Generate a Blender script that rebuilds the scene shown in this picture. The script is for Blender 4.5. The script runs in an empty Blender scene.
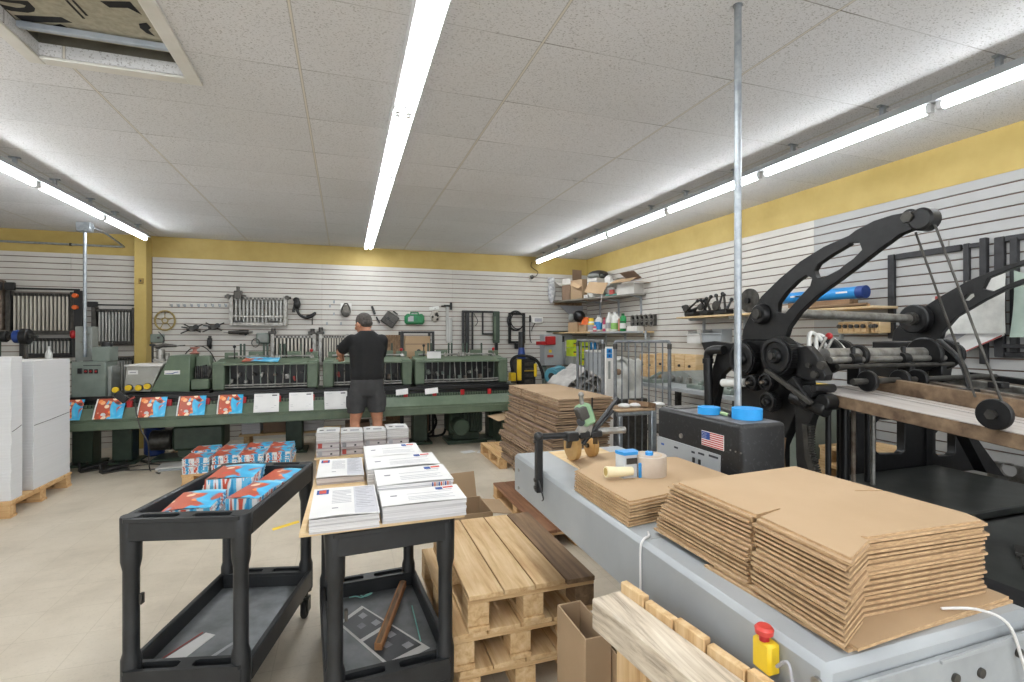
import bpy, bmesh, math, random
from mathutils import Vector, Matrix, Euler
random.seed(7)
PI = math.pi
SC = bpy.context.scene
COL = SC.collection
# ---------------------------------------------------------------- camera geometry (survey of the room)
FPX, CX, HY, CAMH, CEIL = 500.0, 512.0, 337.0, 1.48, 2.86
YAW = math.atan(167 / 500.0)
SN, CS = math.sin(YAW), math.cos(YAW)
YB, XR = 8.05, 4.10           # back wall, right wall
def _ray(px, py):
    a = (px - CX) / FPX
    return (SN + a * CS, CS - a * SN, (HY - py) / FPX)
def PZ(px, py, z):
    r = _ray(px, py); t = (z - CAMH) / r[2]; return Vector((r[0] * t, r[1] * t, z))
def PY(px, py, y):
    r = _ray(px, py); t = y / r[1]; return Vector((r[0] * t, y, CAMH + r[2] * t))
def PX(px, py, x):
    r = _ray(px, py); t = x / r[0]; return Vector((x, r[1] * t, CAMH + r[2] * t))
# ---------------------------------------------------------------- mesh collector
def AX(d):
    d = Vector(d).normalized()
    return d.to_track_quat('Z', 'Y').to_matrix().to_4x4()
class G:
    def __init__(s):
        s.b = bmesh.new(); s.mi = 0
    def _new(s, verts, faces, M=None):
        vs = [s.b.verts.new((M @ Vector(v)) if M is not None else v) for v in verts]
        out = []
        for f in faces:
            try:
                fc = s.b.faces.new([vs[i] for i in f]); fc.material_index = s.mi; out.append(fc)
            except ValueError:
                pass
        return vs, out
    def box(s, x0, x1, y0, y1, z0, z1, bev=0.0, M=None, seg=1):
        x0, x1 = min(x0, x1), max(x0, x1); y0, y1 = min(y0, y1), max(y0, y1); z0, z1 = min(z0, z1), max(z0, z1)
        v = [(x0,y0,z0),(x1,y0,z0),(x1,y1,z0),(x0,y1,z0),(x0,y0,z1),(x1,y0,z1),(x1,y1,z1),(x0,y1,z1)]
        f = [(0,3,2,1),(4,5,6,7),(0,1,5,4),(1,2,6,5),(2,3,7,6),(3,0,4,7)]
        vs, fs = s._new(v, f, M)
        if bev > 0:
            es = list({e for fc in fs for e in fc.edges})
            r = bmesh.ops.bevel(s.b, geom=es, offset=bev, segments=seg, affect='EDGES', profile=0.5)
            for fc in r['faces']: fc.material_index = s.mi
        return s
    def ob(s, c, size, rot=(0,0,0), bev=0.0, seg=1):
        M = Matrix.Translation(Vector(c)) @ (Euler(rot).to_matrix().to_4x4() if not isinstance(rot, Matrix) else rot)
        a, b, d = size[0]/2, size[1]/2, size[2]/2
        return s.box(-a, a, -b, b, -d, d, bev, M, seg)
    def bar(s, p0, p1, w, h, up=(0,0,1), bev=0.0):
        p0, p1 = Vector(p0), Vector(p1); d = p1 - p0; L = d.length; x = d.normalized(); u = Vector(up)
        y = u.cross(x)
        if y.length < 1e-4: y = Vector((1,0,0)).cross(x)
        y.normalize(); z = x.cross(y)
        M = Matrix((x, y, z)).transposed().to_4x4(); M.translation = p0
        return s.box(0, L, -w/2, w/2, -h/2, h/2, bev, M)
    def lathe(s, prof, c=(0,0,0), d=(0,0,1), n=24, capped=True):
        M = Matrix.Translation(Vector(c)) @ AX(d)
        rings = []
        for r, z in prof:
            if r < 1e-5: rings.append([s.b.verts.new(M @ Vector((0,0,z)))])
            else: rings.append([s.b.verts.new(M @ Vector((r*math.cos(2*PI*k/n), r*math.sin(2*PI*k/n), z))) for k in range(n)])
        def F(vs):
            try: s.b.faces.new(vs).material_index = s.mi
            except ValueError: pass
        for A, B in zip(rings, rings[1:]):
            for k in range(n):
                k2 = (k+1) % n
                if len(A) == 1 and len(B) == 1: continue
                if len(A) == 1: F([A[0], B[k2], B[k]][::-1])
                elif len(B) == 1: F([A[k], A[k2], B[0]])
                else: F([A[k], A[k2], B[k2], B[k]])
        if capped:
            if len(rings[0]) > 1: F(rings[0][::-1])
            if len(rings[-1]) > 1: F(rings[-1])
        return s
    def cyl(s, p0, p1, r, r2=None, n=16, bev=0.0):
        p0, p1 = Vector(p0), Vector(p1); L = (p1-p0).length; r2 = r if r2 is None else r2
        if bev: prof = [(r-bev,0),(r,bev),(r2,L-bev),(r2-bev,L)]
        else: prof = [(r,0),(r2,L)]
        return s.lathe(prof, p0, p1-p0, n)
    def tube(s, pts, r, n=8, closed=False):
        P = [Vector(p) for p in pts]; m = len(P); rr = r if isinstance(r, (list, tuple)) else [r]*m
        rings = []; nrm = None
        for i in range(m):
            if closed: t = (P[(i+1) % m] - P[i-1])
            elif i == 0: t = P[1]-P[0]
            elif i == m-1: t = P[-1]-P[-2]
            else: t = (P[i+1]-P[i]).normalized() + (P[i]-P[i-1]).normalized()
            if t.length < 1e-9: t = Vector((0,0,1))
            t.normalize()
            if nrm is None:
                nrm = t.orthogonal().normalized()
            else:
                nrm = nrm - t * nrm.dot(t)
                if nrm.length < 1e-6: nrm = t.orthogonal()
                nrm.normalize()
            bn = t.cross(nrm)
            rings.append([s.b.verts.new(P[i] + (nrm*math.cos(2*PI*k/n) + bn*math.sin(2*PI*k/n))*rr[i]) for k in range(n)])
        rng = range(m) if closed else range(m-1)
        for i in rng:
            A, B = rings[i], rings[(i+1) % m]
            for k in range(n):
                k2 = (k+1) % n
                s.b.faces.new([A[k], A[k2], B[k2], B[k]]).material_index = s.mi
        if not closed:
            s.b.faces.new(rings[0][::-1]).material_index = s.mi
            s.b.faces.new(rings[-1]).material_index = s.mi
        return s
    def plate(s, outer, th, M=None, holes=(), bev=0.0):
        """polygon in local XY, extruded +Z by th"""
        M = M or Matrix.Identity(4)
        tb = bmesh.new()
        edges = []
        for loop in [outer] + list(holes):
            vs = [tb.verts.new((p[0], p[1], 0)) for p in loop]
            edges += [tb.edges.new((vs[i], vs[(i+1) % len(vs)])) for i in range(len(vs))]
        if holes:
            bmesh.ops.triangle_fill(tb, edges=edges, use_beauty=True, use_dissolve=False)
        else:
            tb.faces.new([v for v in tb.verts])
        bmesh.ops.recalc_face_normals(tb, faces=tb.faces)
        if tb.faces and tb.faces[:][0].normal.z > 0: bmesh.ops.reverse_faces(tb, faces=tb.faces)
        ret = bmesh.ops.extrude_face_region(tb, geom=tb.faces[:])
        for e in ret['geom']:
            if isinstance(e, bmesh.types.BMVert): e.co.z += th
        bmesh.ops.recalc_face_normals(tb, faces=tb.faces)
        if bev:
            es = [e for e in tb.edges if len(e.link_faces) == 2 and e.calc_face_angle(0) > 0.9]
            bmesh.ops.bevel(tb, geom=es, offset=bev, segments=1, affect='EDGES')
        tb.verts.index_update()
        s._new([tuple(v.co) for v in tb.verts], [[v.index for v in f.verts] for f in tb.faces], M)
        tb.free(); return s
    def sph(s, c, r, n=14, m=9, M=None):
        r = (r, r, r) if not isinstance(r, (tuple, list)) else r
        T = Matrix.Translation(Vector(c)) @ (M or Matrix.Identity(4)) @ Matrix.Diagonal((r[0], r[1], r[2], 1))
        prof = [(math.sin(PI*i/m), -math.cos(PI*i/m)) for i in range(m+1)]
        rings = []
        for q, z in prof:
            if q < 1e-5: rings.append([s.b.verts.new(T @ Vector((0,0,z)))])
            else: rings.append([s.b.verts.new(T @ Vector((q*math.cos(2*PI*k/n), q*math.sin(2*PI*k/n), z))) for k in range(n)])
        for A, B in zip(rings, rings[1:]):
            for k in range(n):
                k2 = (k+1) % n
                vs = [A[0], B[k2], B[k]][::-1] if len(A) == 1 else ([A[k], A[k2], B[0]] if len(B) == 1 else [A[k], A[k2], B[k2], B[k]])
                s.b.faces.new(vs).material_index = s.mi
        return s
    def poly(s, pts):
        s._new([tuple(p) for p in pts], [list(range(len(pts)))]); return s
    def sheet(s, fn, nu, nv, th=0.0):
        V = [[s.b.verts.new(fn(i/nu, j/nv)) for j in range(nv+1)] for i in range(nu+1)]
        for i in range(nu):
            for j in range(nv):
                s.b.faces.new([V[i][j], V[i+1][j], V[i+1][j+1], V[i][j+1]]).material_index = s.mi
        if th:
            W = [[s.b.verts.new(Vector(fn(i/nu, j/nv)) - Vector((0,0,th))) for j in range(nv+1)] for i in range(nu+1)]
            for i in range(nu):
                for j in range(nv):
                    s.b.faces.new([W[i][j], W[i][j+1], W[i+1][j+1], W[i+1][j]]).material_index = s.mi
            def side(a, b, c, d): s.b.faces.new([a, b, c, d]).material_index = s.mi
            for i in range(nu):
                side(V[i+1][0], V[i][0], W[i][0], W[i+1][0]); side(V[i][nv], V[i+1][nv], W[i+1][nv], W[i][nv])
            for j in range(nv):
                side(V[0][j], V[0][j+1], W[0][j+1], W[0][j]); side(V[nu][j+1], V[nu][j], W[nu][j], W[nu][j+1])
        return s
def fin(g, name, mat, parent=None, smooth=40, origin=None):
    """link the collected shape as ONE mesh object; world coordinates in, local ones out"""
    me = bpy.data.meshes.new(name)
    b = g.b
    bmesh.ops.recalc_face_normals(b, faces=b.faces[:]) if not getattr(g, 'keep', False) else None
    o = bpy.data.objects.new(name, me)
    if parent is not None:
        inv = wm(parent).inverted()
        bmesh.ops.transform(b, matrix=inv, verts=b.verts[:])
        o.parent = parent
        if origin is None and parent.type == 'MESH': origin = None
    else:
        xs = [v.co.x for v in b.verts]; ys = [v.co.y for v in b.verts]; zs = [v.co.z for v in b.verts]
        L = Vector(((min(xs)+max(xs))/2, (min(ys)+max(ys))/2, min(zs))) if origin is None else Vector(origin)
        bmesh.ops.translate(b, vec=-L, verts=b.verts[:])
        o.location = L
    b.to_mesh(me); b.free()
    for m in (mat if isinstance(mat, (list, tuple)) else [mat]): me.materials.append(m)
    if smooth:
        me.shade_smooth(); me.set_sharp_from_angle(angle=math.radians(smooth))
    COL.objects.link(o)
    return o
def wm(o):
    M = Matrix.LocRotScale(o.location, o.rotation_euler.to_quaternion(), o.scale)
    return wm(o.parent) @ M if o.parent else M
def tag(o, label, cat, group=None, kind=None):
    o['label'] = label; o['category'] = cat
    if group: o['group'] = group
    if kind: o['kind'] = kind
    return o
def T(name, label, cat, loc=(0,0,0), rz=0.0, group=None):
    o = bpy.data.objects.new(name, None); COL.objects.link(o)
    o.empty_display_size = 0.05
    o.location = loc; o.rotation_euler = (0, 0, rz)
    return tag(o, label, cat, group)
def S(g, name, mat, parent=None, smooth=40):
    o = fin(g, name, mat, parent, smooth)
    if parent is None: o['kind'] = 'structure'
    return o
def dup(root, loc=None, rz=None, label=None, group=None, rot=None):
    r = root.copy(); COL.objects.link(r)
    if loc is not None: r.location = loc
    if rz is not None: r.rotation_euler = (0, 0, rz)
    if rot is not None: r.rotation_euler = rot
    if label: r['label'] = label
    if group: r['group'] = group
    for ch in [c for c in root.children]:
        c = ch.copy(); COL.objects.link(c); c.parent = r
        for gch in [q for q in ch.children]:
            d = gch.copy(); COL.objects.link(d); d.parent = c
    return r
def MYZ(x): # local (u,v,w) -> world (x+w, u, v)
    return Matrix(((0,0,1,x),(1,0,0,0),(0,1,0,0),(0,0,0,1)))
def MXZ(y): # local (u,v,w) -> world (u, y-w, v)
    return Matrix(((1,0,0,0),(0,0,-1,y),(0,1,0,0),(0,0,0,1)))
def circ(cx, cy, r, n=24, r2=None, a0=0):
    r2 = r if r2 is None else r2
    return [(cx + r*math.cos(a0+2*PI*k/n), cy + r2*math.sin(a0+2*PI*k/n)) for k in range(n)]
def smooth_loop(P, k=3):
    """Catmull-Rom through a closed 2D loop"""
    out = []; n = len(P)
    for i in range(n):
        p0, p1, p2, p3 = P[i-1], P[i], P[(i+1) % n], P[(i+2) % n]
        for j in range(k):
            t = j/k
            out.append(tuple(0.5*((2*p1[a]) + (-p0[a]+p2[a])*t + (2*p0[a]-5*p1[a]+4*p2[a]-p3[a])*t*t + (-p0[a]+3*p1[a]-3*p2[a]+p3[a])*t**3) for a in (0,1)))
    return out
def spline(P, k=5):
    P = [Vector(p) for p in P]; out = []; n = len(P)
    for i in range(n-1):
        p0, p1, p2, p3 = P[max(i-1,0)], P[i], P[i+1], P[min(i+2,n-1)]
        for j in range(k):
            t = j/k
            out.append(0.5*((2*p1) + (p2-p0)*t + (2*p0-5*p1+4*p2-p3)*t*t + (3*p1-p0-3*p2+p3)*t**3))
    out.append(P[-1]); return out
ORD = ['topmost','second from the top','third from the top','fourth from the top','fifth from the top','sixth from the top','seventh from the top','eighth from the top','ninth from the top','tenth from the top','eleventh from the top','twelfth from the top','thirteenth from the top','fourteenth from the top','fifteenth from the top','sixteenth from the top','seventeenth from the top','eighteenth from the top','nineteenth from the top','twentieth from the top']
# ---------------------------------------------------------------- materials
def _nt(name):
    m = bpy.data.materials.new(name); m.use_nodes = True
    nt = m.node_tree; bs = nt.nodes['Principled BSDF']
    return m, nt, bs
def lin(h):
    if isinstance(h, str):
        h = h.lstrip('#'); c = [int(h[i:i+2], 16)/255 for i in (0,2,4)]
    else: c = [x for x in h]
    return tuple(x/12.92 if x <= .04045 else ((x+.055)/1.055)**2.4 for x in c) + (1.0,)
def N(nt, t, **kw):
    n = nt.nodes.new(t)
    for k, v in kw.items():
        if k in n.inputs: n.inputs[k].default_value = v
        else: setattr(n, k, v)
    return n
def coords(nt, kind='Object', scale=(1,1,1), rot=(0,0,0)):
    tc = nt.nodes.new('ShaderNodeTexCoord'); mp = nt.nodes.new('ShaderNodeMapping')
    mp.inputs['Scale'].default_value = scale; mp.inputs['Rotation'].default_value = rot
    nt.links.new(tc.outputs[kind], mp.inputs['Vector']); return mp.outputs['Vector']
def ramp(nt, fac, stops, interp='LINEAR'):
    r = nt.nodes.new('ShaderNodeValToRGB'); r.color_ramp.interpolation = interp
    el = r.color_ramp.elements
    while len(el) > 1: el.remove(el[-1])
    el[0].position, el[0].color = stops[0]
    for p, c in stops[1:]:
        e = el.new(p); e.color = c
    nt.links.new(fac, r.inputs['Fac']); return r.outputs['Color']
def mixc(nt, fac, a, b, mode='MIX'):
    m = nt.nodes.new('ShaderNodeMix'); m.data_type = 'RGBA'; m.blend_type = mode
    for sock, v in ((m.inputs[0], fac), (m.inputs[6], a), (m.inputs[7], b)):
        if hasattr(v, 'is_linked'): nt.links.new(v, sock)
        else: sock.default_value = v
    return m.outputs[2]
def math_(nt, op, a, b=None, c=None):
    m = nt.nodes.new('ShaderNodeMath'); m.operation = op
    for i, v in enumerate((a, b, c)):
        if v is None: continue
        if hasattr(v, 'is_linked'): nt.links.new(v, m.inputs[i])
        else: m.inputs[i].default_value = v
    return m.outputs[0]
def bump(nt, bs, h, strength=0.2, dist=0.01):
    b = nt.nodes.new('ShaderNodeBump'); b.inputs['Strength'].default_value = strength; b.inputs['Distance'].default_value = dist
    nt.links.new(h, b.inputs['Height']); nt.links.new(b.outputs['Normal'], bs.inputs['Normal'])
def pm(name, c1, c2=None, scale=8.0, rough=0.5, metal=0.0, bp=0.0, stretch=(1,1,1), spread=(0.35, 0.65), detail=4, spec=0.5):
    m, nt, bs = _nt(name)
    bs.inputs['Roughness'].default_value = rough; bs.inputs['Metallic'].default_value = metal
    bs.inputs['Specular IOR Level'].default_value = spec
    c2 = c2 or c1
    nz = N(nt, 'ShaderNodeTexNoise', Scale=scale, Detail=detail, Roughness=0.6)
    nt.links.new(coords(nt, 'Object', stretch), nz.inputs['Vector'])
    nt.links.new(ramp(nt, nz.outputs['Fac'], [(spread[0], lin(c1)), (spread[1], lin(c2))]), bs.inputs['Base Color'])
    if bp: bump(nt, bs, nz.outputs['Fac'], bp, 0.004)
    m.diffuse_color = lin(c1)
    return m
def wood(name, c1, c2, c3, axis=1, scale=1.0, rough=0.75, stain=None):
    m, nt, bs = _nt(name); bs.inputs['Roughness'].default_value = rough
    st = [26*scale]*3; st[axis] = 1.6*scale
    v = coords(nt, 'Object', st)
    oi = nt.nodes.new('ShaderNodeObjectInfo')
    ad = nt.nodes.new('ShaderNodeVectorMath'); ad.operation = 'ADD'
    nt.links.new(v, ad.inputs[0]); cb = nt.nodes.new('ShaderNodeCombineXYZ')
    sc = math_(nt, 'MULTIPLY', oi.outputs['Random'], 37.0)
    for i in range(3): nt.links.new(sc, cb.inputs[i])
    nt.links.new(cb.outputs[0], ad.inputs[1]); v = ad.outputs[0]
    n1 = N(nt, 'ShaderNodeTexNoise', Scale=1.0, Detail=6.0, Roughness=0.65, Distortion=0.4); nt.links.new(v, n1.inputs['Vector'])
    col = ramp(nt, n1.outputs['Fac'], [(0.3, lin(c1)), (0.5, lin(c2)), (0.7, lin(c3))])
    n2 = N(nt, 'ShaderNodeTexNoise', Scale=5.0, Detail=3.0); nt.links.new(coords(nt, 'Object'), n2.inputs['Vector'])
    col = mixc(nt, ramp(nt, n2.outputs['Fac'], [(0.45, (0,0,0,1)), (0.75, (0.35,0.35,0.35,1))]), col, lin(stain or c1))
    nt.links.new(col, bs.inputs['Base Color']); bump(nt, bs, n1.outputs['Fac'], 0.25, 0.003)
    return m
def paperedge(name, c1, c2, period=0.004, axis=2, rough=0.8):
    """edges of stacked sheets: fine irregular layers"""
    m, nt, bs = _nt(name); bs.inputs['Roughness'].default_value = rough
    st = [1.2, 1.2, 1.2]; st[axis] = 1.0/period
    nz = N(nt, 'ShaderNodeTexNoise', Scale=1.0, Detail=3.0, Roughness=0.7); nt.links.new(coords(nt, 'Object', st), nz.inputs['Vector'])
    nt.links.new(ramp(nt, nz.outputs['Fac'], [(0.38, lin(c1)), (0.6, lin(c2))]), bs.inputs['Base Color'])
    return m
def glow(name, col, strength):
    m, nt, bs = _nt(name)
    bs.inputs['Base Color'].default_value = (0.9,0.9,0.9,1)
    bs.inputs['Emission Color'].default_value = col; bs.inputs['Emission Strength'].default_value = strength
    return m
# ================================================================ materials of the place
def m_floor():
    m, nt, bs = _nt('floor_tile'); bs.inputs['Roughness'].default_value = 0.42
    v = coords(nt, 'Object')
    n1 = N(nt, 'ShaderNodeTexNoise', Scale=1.3, Detail=6.0, Roughness=0.65); nt.links.new(v, n1.inputs['Vector'])
    c = ramp(nt, n1.outputs['Fac'], [(0.3, lin('#b3a896')), (0.5, lin('#c8bdab')), (0.72, lin('#d4cab9'))])
    n2 = N(nt, 'ShaderNodeTexNoise', Scale=70.0, Detail=4.0, Roughness=0.8); nt.links.new(v, n2.inputs['Vector'])
    c = mixc(nt, ramp(nt, n2.outputs['Fac'], [(0.55, (0,0,0,1)), (0.72, (0.35,0.35,0.35,1))]), c, lin('#8d8069'))
    n3 = N(nt, 'ShaderNodeTexNoise', Scale=5.0, Detail=8.0, Roughness=0.75, Distortion=1.2); nt.links.new(coords(nt, 'Object', (1, 2.2, 1)), n3.inputs['Vector'])
    c = mixc(nt, ramp(nt, n3.outputs['Fac'], [(0.56, (0,0,0,1)), (0.75, (0.3,0.3,0.3,1))]), c, lin('#857a66'))
    br = N(nt, 'ShaderNodeTexBrick', offset=0.0, Scale=1.0); nt.links.new(v, br.inputs['Vector'])
    br.inputs['Brick Width'].default_value = 0.305; br.inputs['Row Height'].default_value = 0.305
    br.inputs['Mortar Size'].default_value = 0.0022; br.inputs['Mortar Smooth'].default_value = 0.4
    br.inputs['Color1'].default_value = (0,0,0,1); br.inputs['Color2'].default_value = (0.09,0.09,0.09,1); br.inputs['Mortar'].default_value = (0.4,0.4,0.4,1)
    c = mixc(nt, br.outputs['Color'], c, lin('#9a8e77'))
    nt.links.new(c, bs.inputs['Base Color']); bump(nt, bs, n2.outputs['Fac'], 0.06, 0.002)
    return m
def m_ceiling():
    m, nt, bs = _nt('ceiling_tile'); bs.inputs['Roughness'].default_value = 0.95
    tc = nt.nodes.new('ShaderNodeTexCoord'); sp = nt.nodes.new('ShaderNodeSeparateXYZ'); nt.links.new(tc.outputs['Object'], sp.inputs[0])
    TX, TY = 1.1, 0.612
    u = math_(nt, 'DIVIDE', math_(nt, 'ADD', sp.outputs['X'], 1.32 + 11.0), TX)
    w = math_(nt, 'DIVIDE', math_(nt, 'ADD', sp.outputs['Y'], -3.40 + 6.12), TY)
    fu, fw = math_(nt, 'FRACT', u), math_(nt, 'FRACT', w)
    cb = nt.nodes.new('ShaderNodeCombineXYZ'); nt.links.new(math_(nt, 'FLOOR', u), cb.inputs[0]); nt.links.new(math_(nt, 'FLOOR', w), cb.inputs[1])
    wn = nt.nodes.new('ShaderNodeTexWhiteNoise'); wn.noise_dimensions = '2D'; nt.links.new(cb.outputs[0], wn.inputs['Vector'])
    base = ramp(nt, wn.outputs['Value'], [(0.0, lin('#d8d9db')), (1.0, lin('#e4e4e6'))])
    n0 = N(nt, 'ShaderNodeTexNoise', Scale=0.9, Detail=3.0); nt.links.new(tc.outputs['Object'], n0.inputs['Vector'])
    base = mixc(nt, ramp(nt, n0.outputs['Fac'], [(0.4, (0,0,0,1)), (0.7, (0.3,0.3,0.3,1))]), base, lin('#cbc9c5'))
    n1 = N(nt, 'ShaderNodeTexNoise', Scale=95.0, Detail=3.0, Roughness=0.7); nt.links.new(coords(nt, 'Object', (1, 1.6, 1)), n1.inputs['Vector'])
    spk = ramp(nt, n1.outputs['Fac'], [(0.56, (0,0,0,1)), (0.64, (0.75,0.75,0.75,1))])
    c = mixc(nt, spk, base, lin('#8f8d89'))
    # seams: thin gaps between tiles, uneven from tile to tile
    def near(fr, size, half):
        d = math_(nt, 'MULTIPLY', math_(nt, 'MINIMUM', fr, math_(nt, 'SUBTRACT', 1.0, fr)), size)
        return math_(nt, 'LESS_THAN', d, half)
    sx = near(fu, TX, 0.0045); sy = near(fw, TY, 0.0026)
    dx = math_(nt, 'MULTIPLY', math_(nt, 'MINIMUM', fu, math_(nt, 'SUBTRACT', 1.0, fu)), TX)
    gap = math_(nt, 'SUBTRACT', 1.0, math_(nt, 'MINIMUM', math_(nt, 'DIVIDE', dx, 0.30), 1.0))      # tiles sag open towards the bars
    seam = math_(nt, 'MULTIPLY', sy, math_(nt, 'ADD', math_(nt, 'MULTIPLY', gap, math_(nt, 'ADD', math_(nt, 'MULTIPLY', wn.outputs['Value'], .6), .3)), 0.28))
    c = mixc(nt, seam, c, lin('#5f594e'))
    c = mixc(nt, math_(nt, 'MULTIPLY', near(fu, TX, 0.0085), .55), c, lin('#8b8578'))  # shadow beside the ceiling bars, painted as a darker band
    c = mixc(nt, sx, c, lin('#d9d4c8'))
    nt.links.new(c, bs.inputs['Base Color']); bump(nt, bs, n1.outputs['Fac'], 0.35, 0.004)
    return m
MF, MC = m_floor(), m_ceiling()
M_yel = pm('yellow_paint', '#bda562', '#b29a56', 3, 0.6, bp=0.04)
M_slat = pm('white_slat_board', '#cfcbc4', '#c3bfb8', 1.4, 0.5)
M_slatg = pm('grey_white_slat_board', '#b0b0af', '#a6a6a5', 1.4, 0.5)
M_groove = pm('slat_groove', '#7b6458', '#6a564c', 3, 0.8)
M_white = pm('white_paint', '#dedcd8', '#d2d0cb', 6, 0.5)
M_grey = pm('grey_paint', '#8f938f', '#82857f', 9, 0.5, bp=0.04)
M_lgrey = pm('light_grey_enamel', '#a3a7a9', '#979b9e', 5, 0.38, bp=0.03, spread=(0.3,0.75))
M_galv = pm('galvanised_steel', '#aeb4b8', '#9299a0', 25, 0.38, 0.75, bp=0.03)
M_steel = pm('bare_steel', '#a9a7a2', '#7f7c76', 18, 0.4, 0.7, bp=0.05)
M_dsteel = pm('dark_steel', '#55534f', '#3d3b38', 18, 0.45, 0.6, bp=0.05)
M_rustw = pm('worn_rusty_steel', '#8d8377', '#5c4c3e', 14, 0.65, 0.35, bp=0.1, detail=8)
M_black = pm('black_enamel', '#1d1d1e', '#131314', 6, 0.38, bp=0.03)
M_iron = pm('black_cast_iron', '#1c1c1d', '#0e0e0f', 22, 0.38, 0.0, bp=0.12, detail=7, spec=0.4)
M_plastic = pm('black_plastic', '#242527', '#191a1b', 14, 0.5, bp=0.05)
M_rubber = pm('black_rubber', '#161616', '#202020', 10, 0.8)
M_green = pm('green_machine_paint', '#616f5b', '#546350', 7, 0.42, bp=0.05, detail=6)
M_dgreen = pm('dark_green_machine_paint', '#3b4b3d', '#2d3b30', 7, 0.45, bp=0.05, detail=6)
M_ggrey = pm('grey_green_machine_paint', '#7d877f', '#6f7972', 7, 0.45, bp=0.05)
M_card = pm('cardboard', '#ab9174', '#9e8566', 2.2, 0.85, bp=0.05, detail=7, spread=(0.3,0.7))
M_cardl = pm('light_cardboard', '#b69b7b', '#aa8f6e', 2.0, 0.85, bp=0.05, detail=7, spread=(0.3,0.7))
M_carde = pm('cardboard_cut_edge', '#c6a780', '#a2835f', 60, 0.9, bp=0.3, stretch=(1,1,6))
M_cardd = pm('brown_cardboard', '#8e7662', '#7d6653', 2.2, 0.85, bp=0.05)
M_yplas = pm('yellow_plastic', '#e8c52a', '#dcb71d', 8, 0.4)
M_red = pm('red_plastic', '#b52226', '#9c1a1f', 8, 0.4)
M_redw = pm('faded_red', '#a8473f', '#963c36', 8, 0.5)
M_orange = pm('orange_plastic', '#e06a2a', '#cc5a1e', 8, 0.45)
M_blue = pm('blue_plastic', '#2f8fd0', '#2480c2', 8, 0.4)
M_tblue = pm('blue_masking_tape', '#2a9ae0', '#2490d6', 20, 0.6)
M_navy = pm('dark_blue_plastic', '#1f3f86', '#19346f', 8, 0.4)
M_lime = pm('lime_box_print', '#c3d832', '#aec322', 6, 0.5)
M_paper = pm('white_paper', '#e0dfdd', '#d6d5d3', 3, 0.7)
M_pedge = paperedge('white_sheet_edges', '#a9a7a8', '#e6e5e4', 0.004)
M_pedge2 = paperedge('grey_white_sheet_edges', '#b9b8ba', '#d9d8d9', 0.006)
M_ink = pm('grey_ink', '#8e8e92', '#77777b', 40, 0.8)
M_inkd = pm('dark_ink', '#3a3a40', '#2c2c32', 40, 0.8)
M_inkl = pm('pale_grey_ink', '#a9a9ae', '#9f9fa4', 30, 0.8)
M_inkb = pm('blue_ink', '#2f4f94', '#27427d', 40, 0.8)
M_inkr = pm('red_ink', '#c8503e', '#b54434', 40, 0.8)
M_clear = pm('translucent_white_plastic', '#e4e4e0', '#d6d6d2', 6, 0.3)
M_foil = pm('foil_board', '#b5b09c', '#9d9886', 30, 0.5, 0.1, bp=0.15)
M_pine = [wood('pine_wood_%s' % 'xyz'[a], '#b48a57', '#cfa877', '#dcbd90', a, 1.0, stain='#a5794a') for a in range(3)]
M_pinel = [wood('pale_pine_wood_%s' % 'xyz'[a], '#b28c5e', '#d0b083', '#dfc59c', a, 1.3, stain='#a87f50') for a in range(3)]
M_wgrey = wood('weathered_grey_wood', '#8d8071', '#cbbda8', '#e2d8c6', 1, 2.6, stain='#6d6257')
M_wdark = wood('dark_stained_wood', '#5d4836', '#80664b', '#9a7d60', 1, 1.0, stain='#3d2c20')
M_ply = wood('plywood', '#c6a677', '#d3b88d', '#dcc5a0', 0, 0.5, stain='#b8925f')
# ================================================================ room shell
def boxes(*bs):
    g = G()
    for b in bs: g.box(*b)
    return g
XL, YF = -5.0, -3.2
S(boxes((XL-.1, XR+.1, YF-.1, YB+.1, -0.1, 0)), 'floor', MF, smooth=0)
HX0, HX1, HY0, HY1 = -1.42, -0.80, 1.86, 3.05     # ceiling hatch opening
ce = G()
ce.box(XL-.1, HX0, YF-.1, YB+.1, CEIL, CEIL+.06); ce.box(HX1, XR+.1, YF-.1, YB+.1, CEIL, CEIL+.06)
ce.box(HX0, HX1, YF-.1, HY0, CEIL, CEIL+.06); ce.box(HX0, HX1, HY1, YB+.1, CEIL, CEIL+.06)
o = S(ce, 'ceiling', MC, smooth=0)
# object coordinates in world metres for the tile seams
def world_origin(o):
    d = o.location.copy(); o.data.transform(Matrix.Translation(d)); o.location = (0,0,0)
world_origin(o); world_origin(bpy.data.objects['floor'])
# roof deck above the hatch so no sky shows
S(boxes((HX0-.3, HX1+.3, HY0-.3, HY1+.3, CEIL+.5, CEIL+.55)), 'ceiling_deck', M_foil, smooth=0)
PITCH, BAND = 0.0765, 2.575
def slats(run, zt):
    """list of (z0,z1) strips below zt"""
    z = zt; out = []
    while z > 0.02:
        out.append((max(z-PITCH+0.0105, 0), z)); z -= PITCH
    return out
D = 0.014
S(boxes((XL-.1, XR+.1, YB+D, YB+.1, 0, CEIL)), 'wall_back', [M_groove], smooth=0)
S(boxes((XL-.1, XR+.1, YB-.004, YB+D, BAND, CEIL)), 'wall_back_upper_band', M_yel, smooth=0)
def wall_strips(name, xa, xb, zt, seams):
    xs = [xa] + seams + [xb]
    for a, b in zip(xs, xs[1:]):
        g = G()
        for z0, z1 in slats(1, zt):
            g.box(a+.0012, b-.0012, YB, YB+D, z0, z1)
        S(g, name, M_slat, smooth=0)
wall_strips('wall_back_slat_panel', -2.50, XR, BAND, [-0.33, 1.66])
wall_strips('wall_back_slat_panel_alcove', XL, -2.64, BAND+.012, [-3.4])
S(boxes((XR+D, XR+.1, YF-.1, YB+.1, 0, CEIL)), 'wall_right', M_groove, smooth=0)
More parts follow.
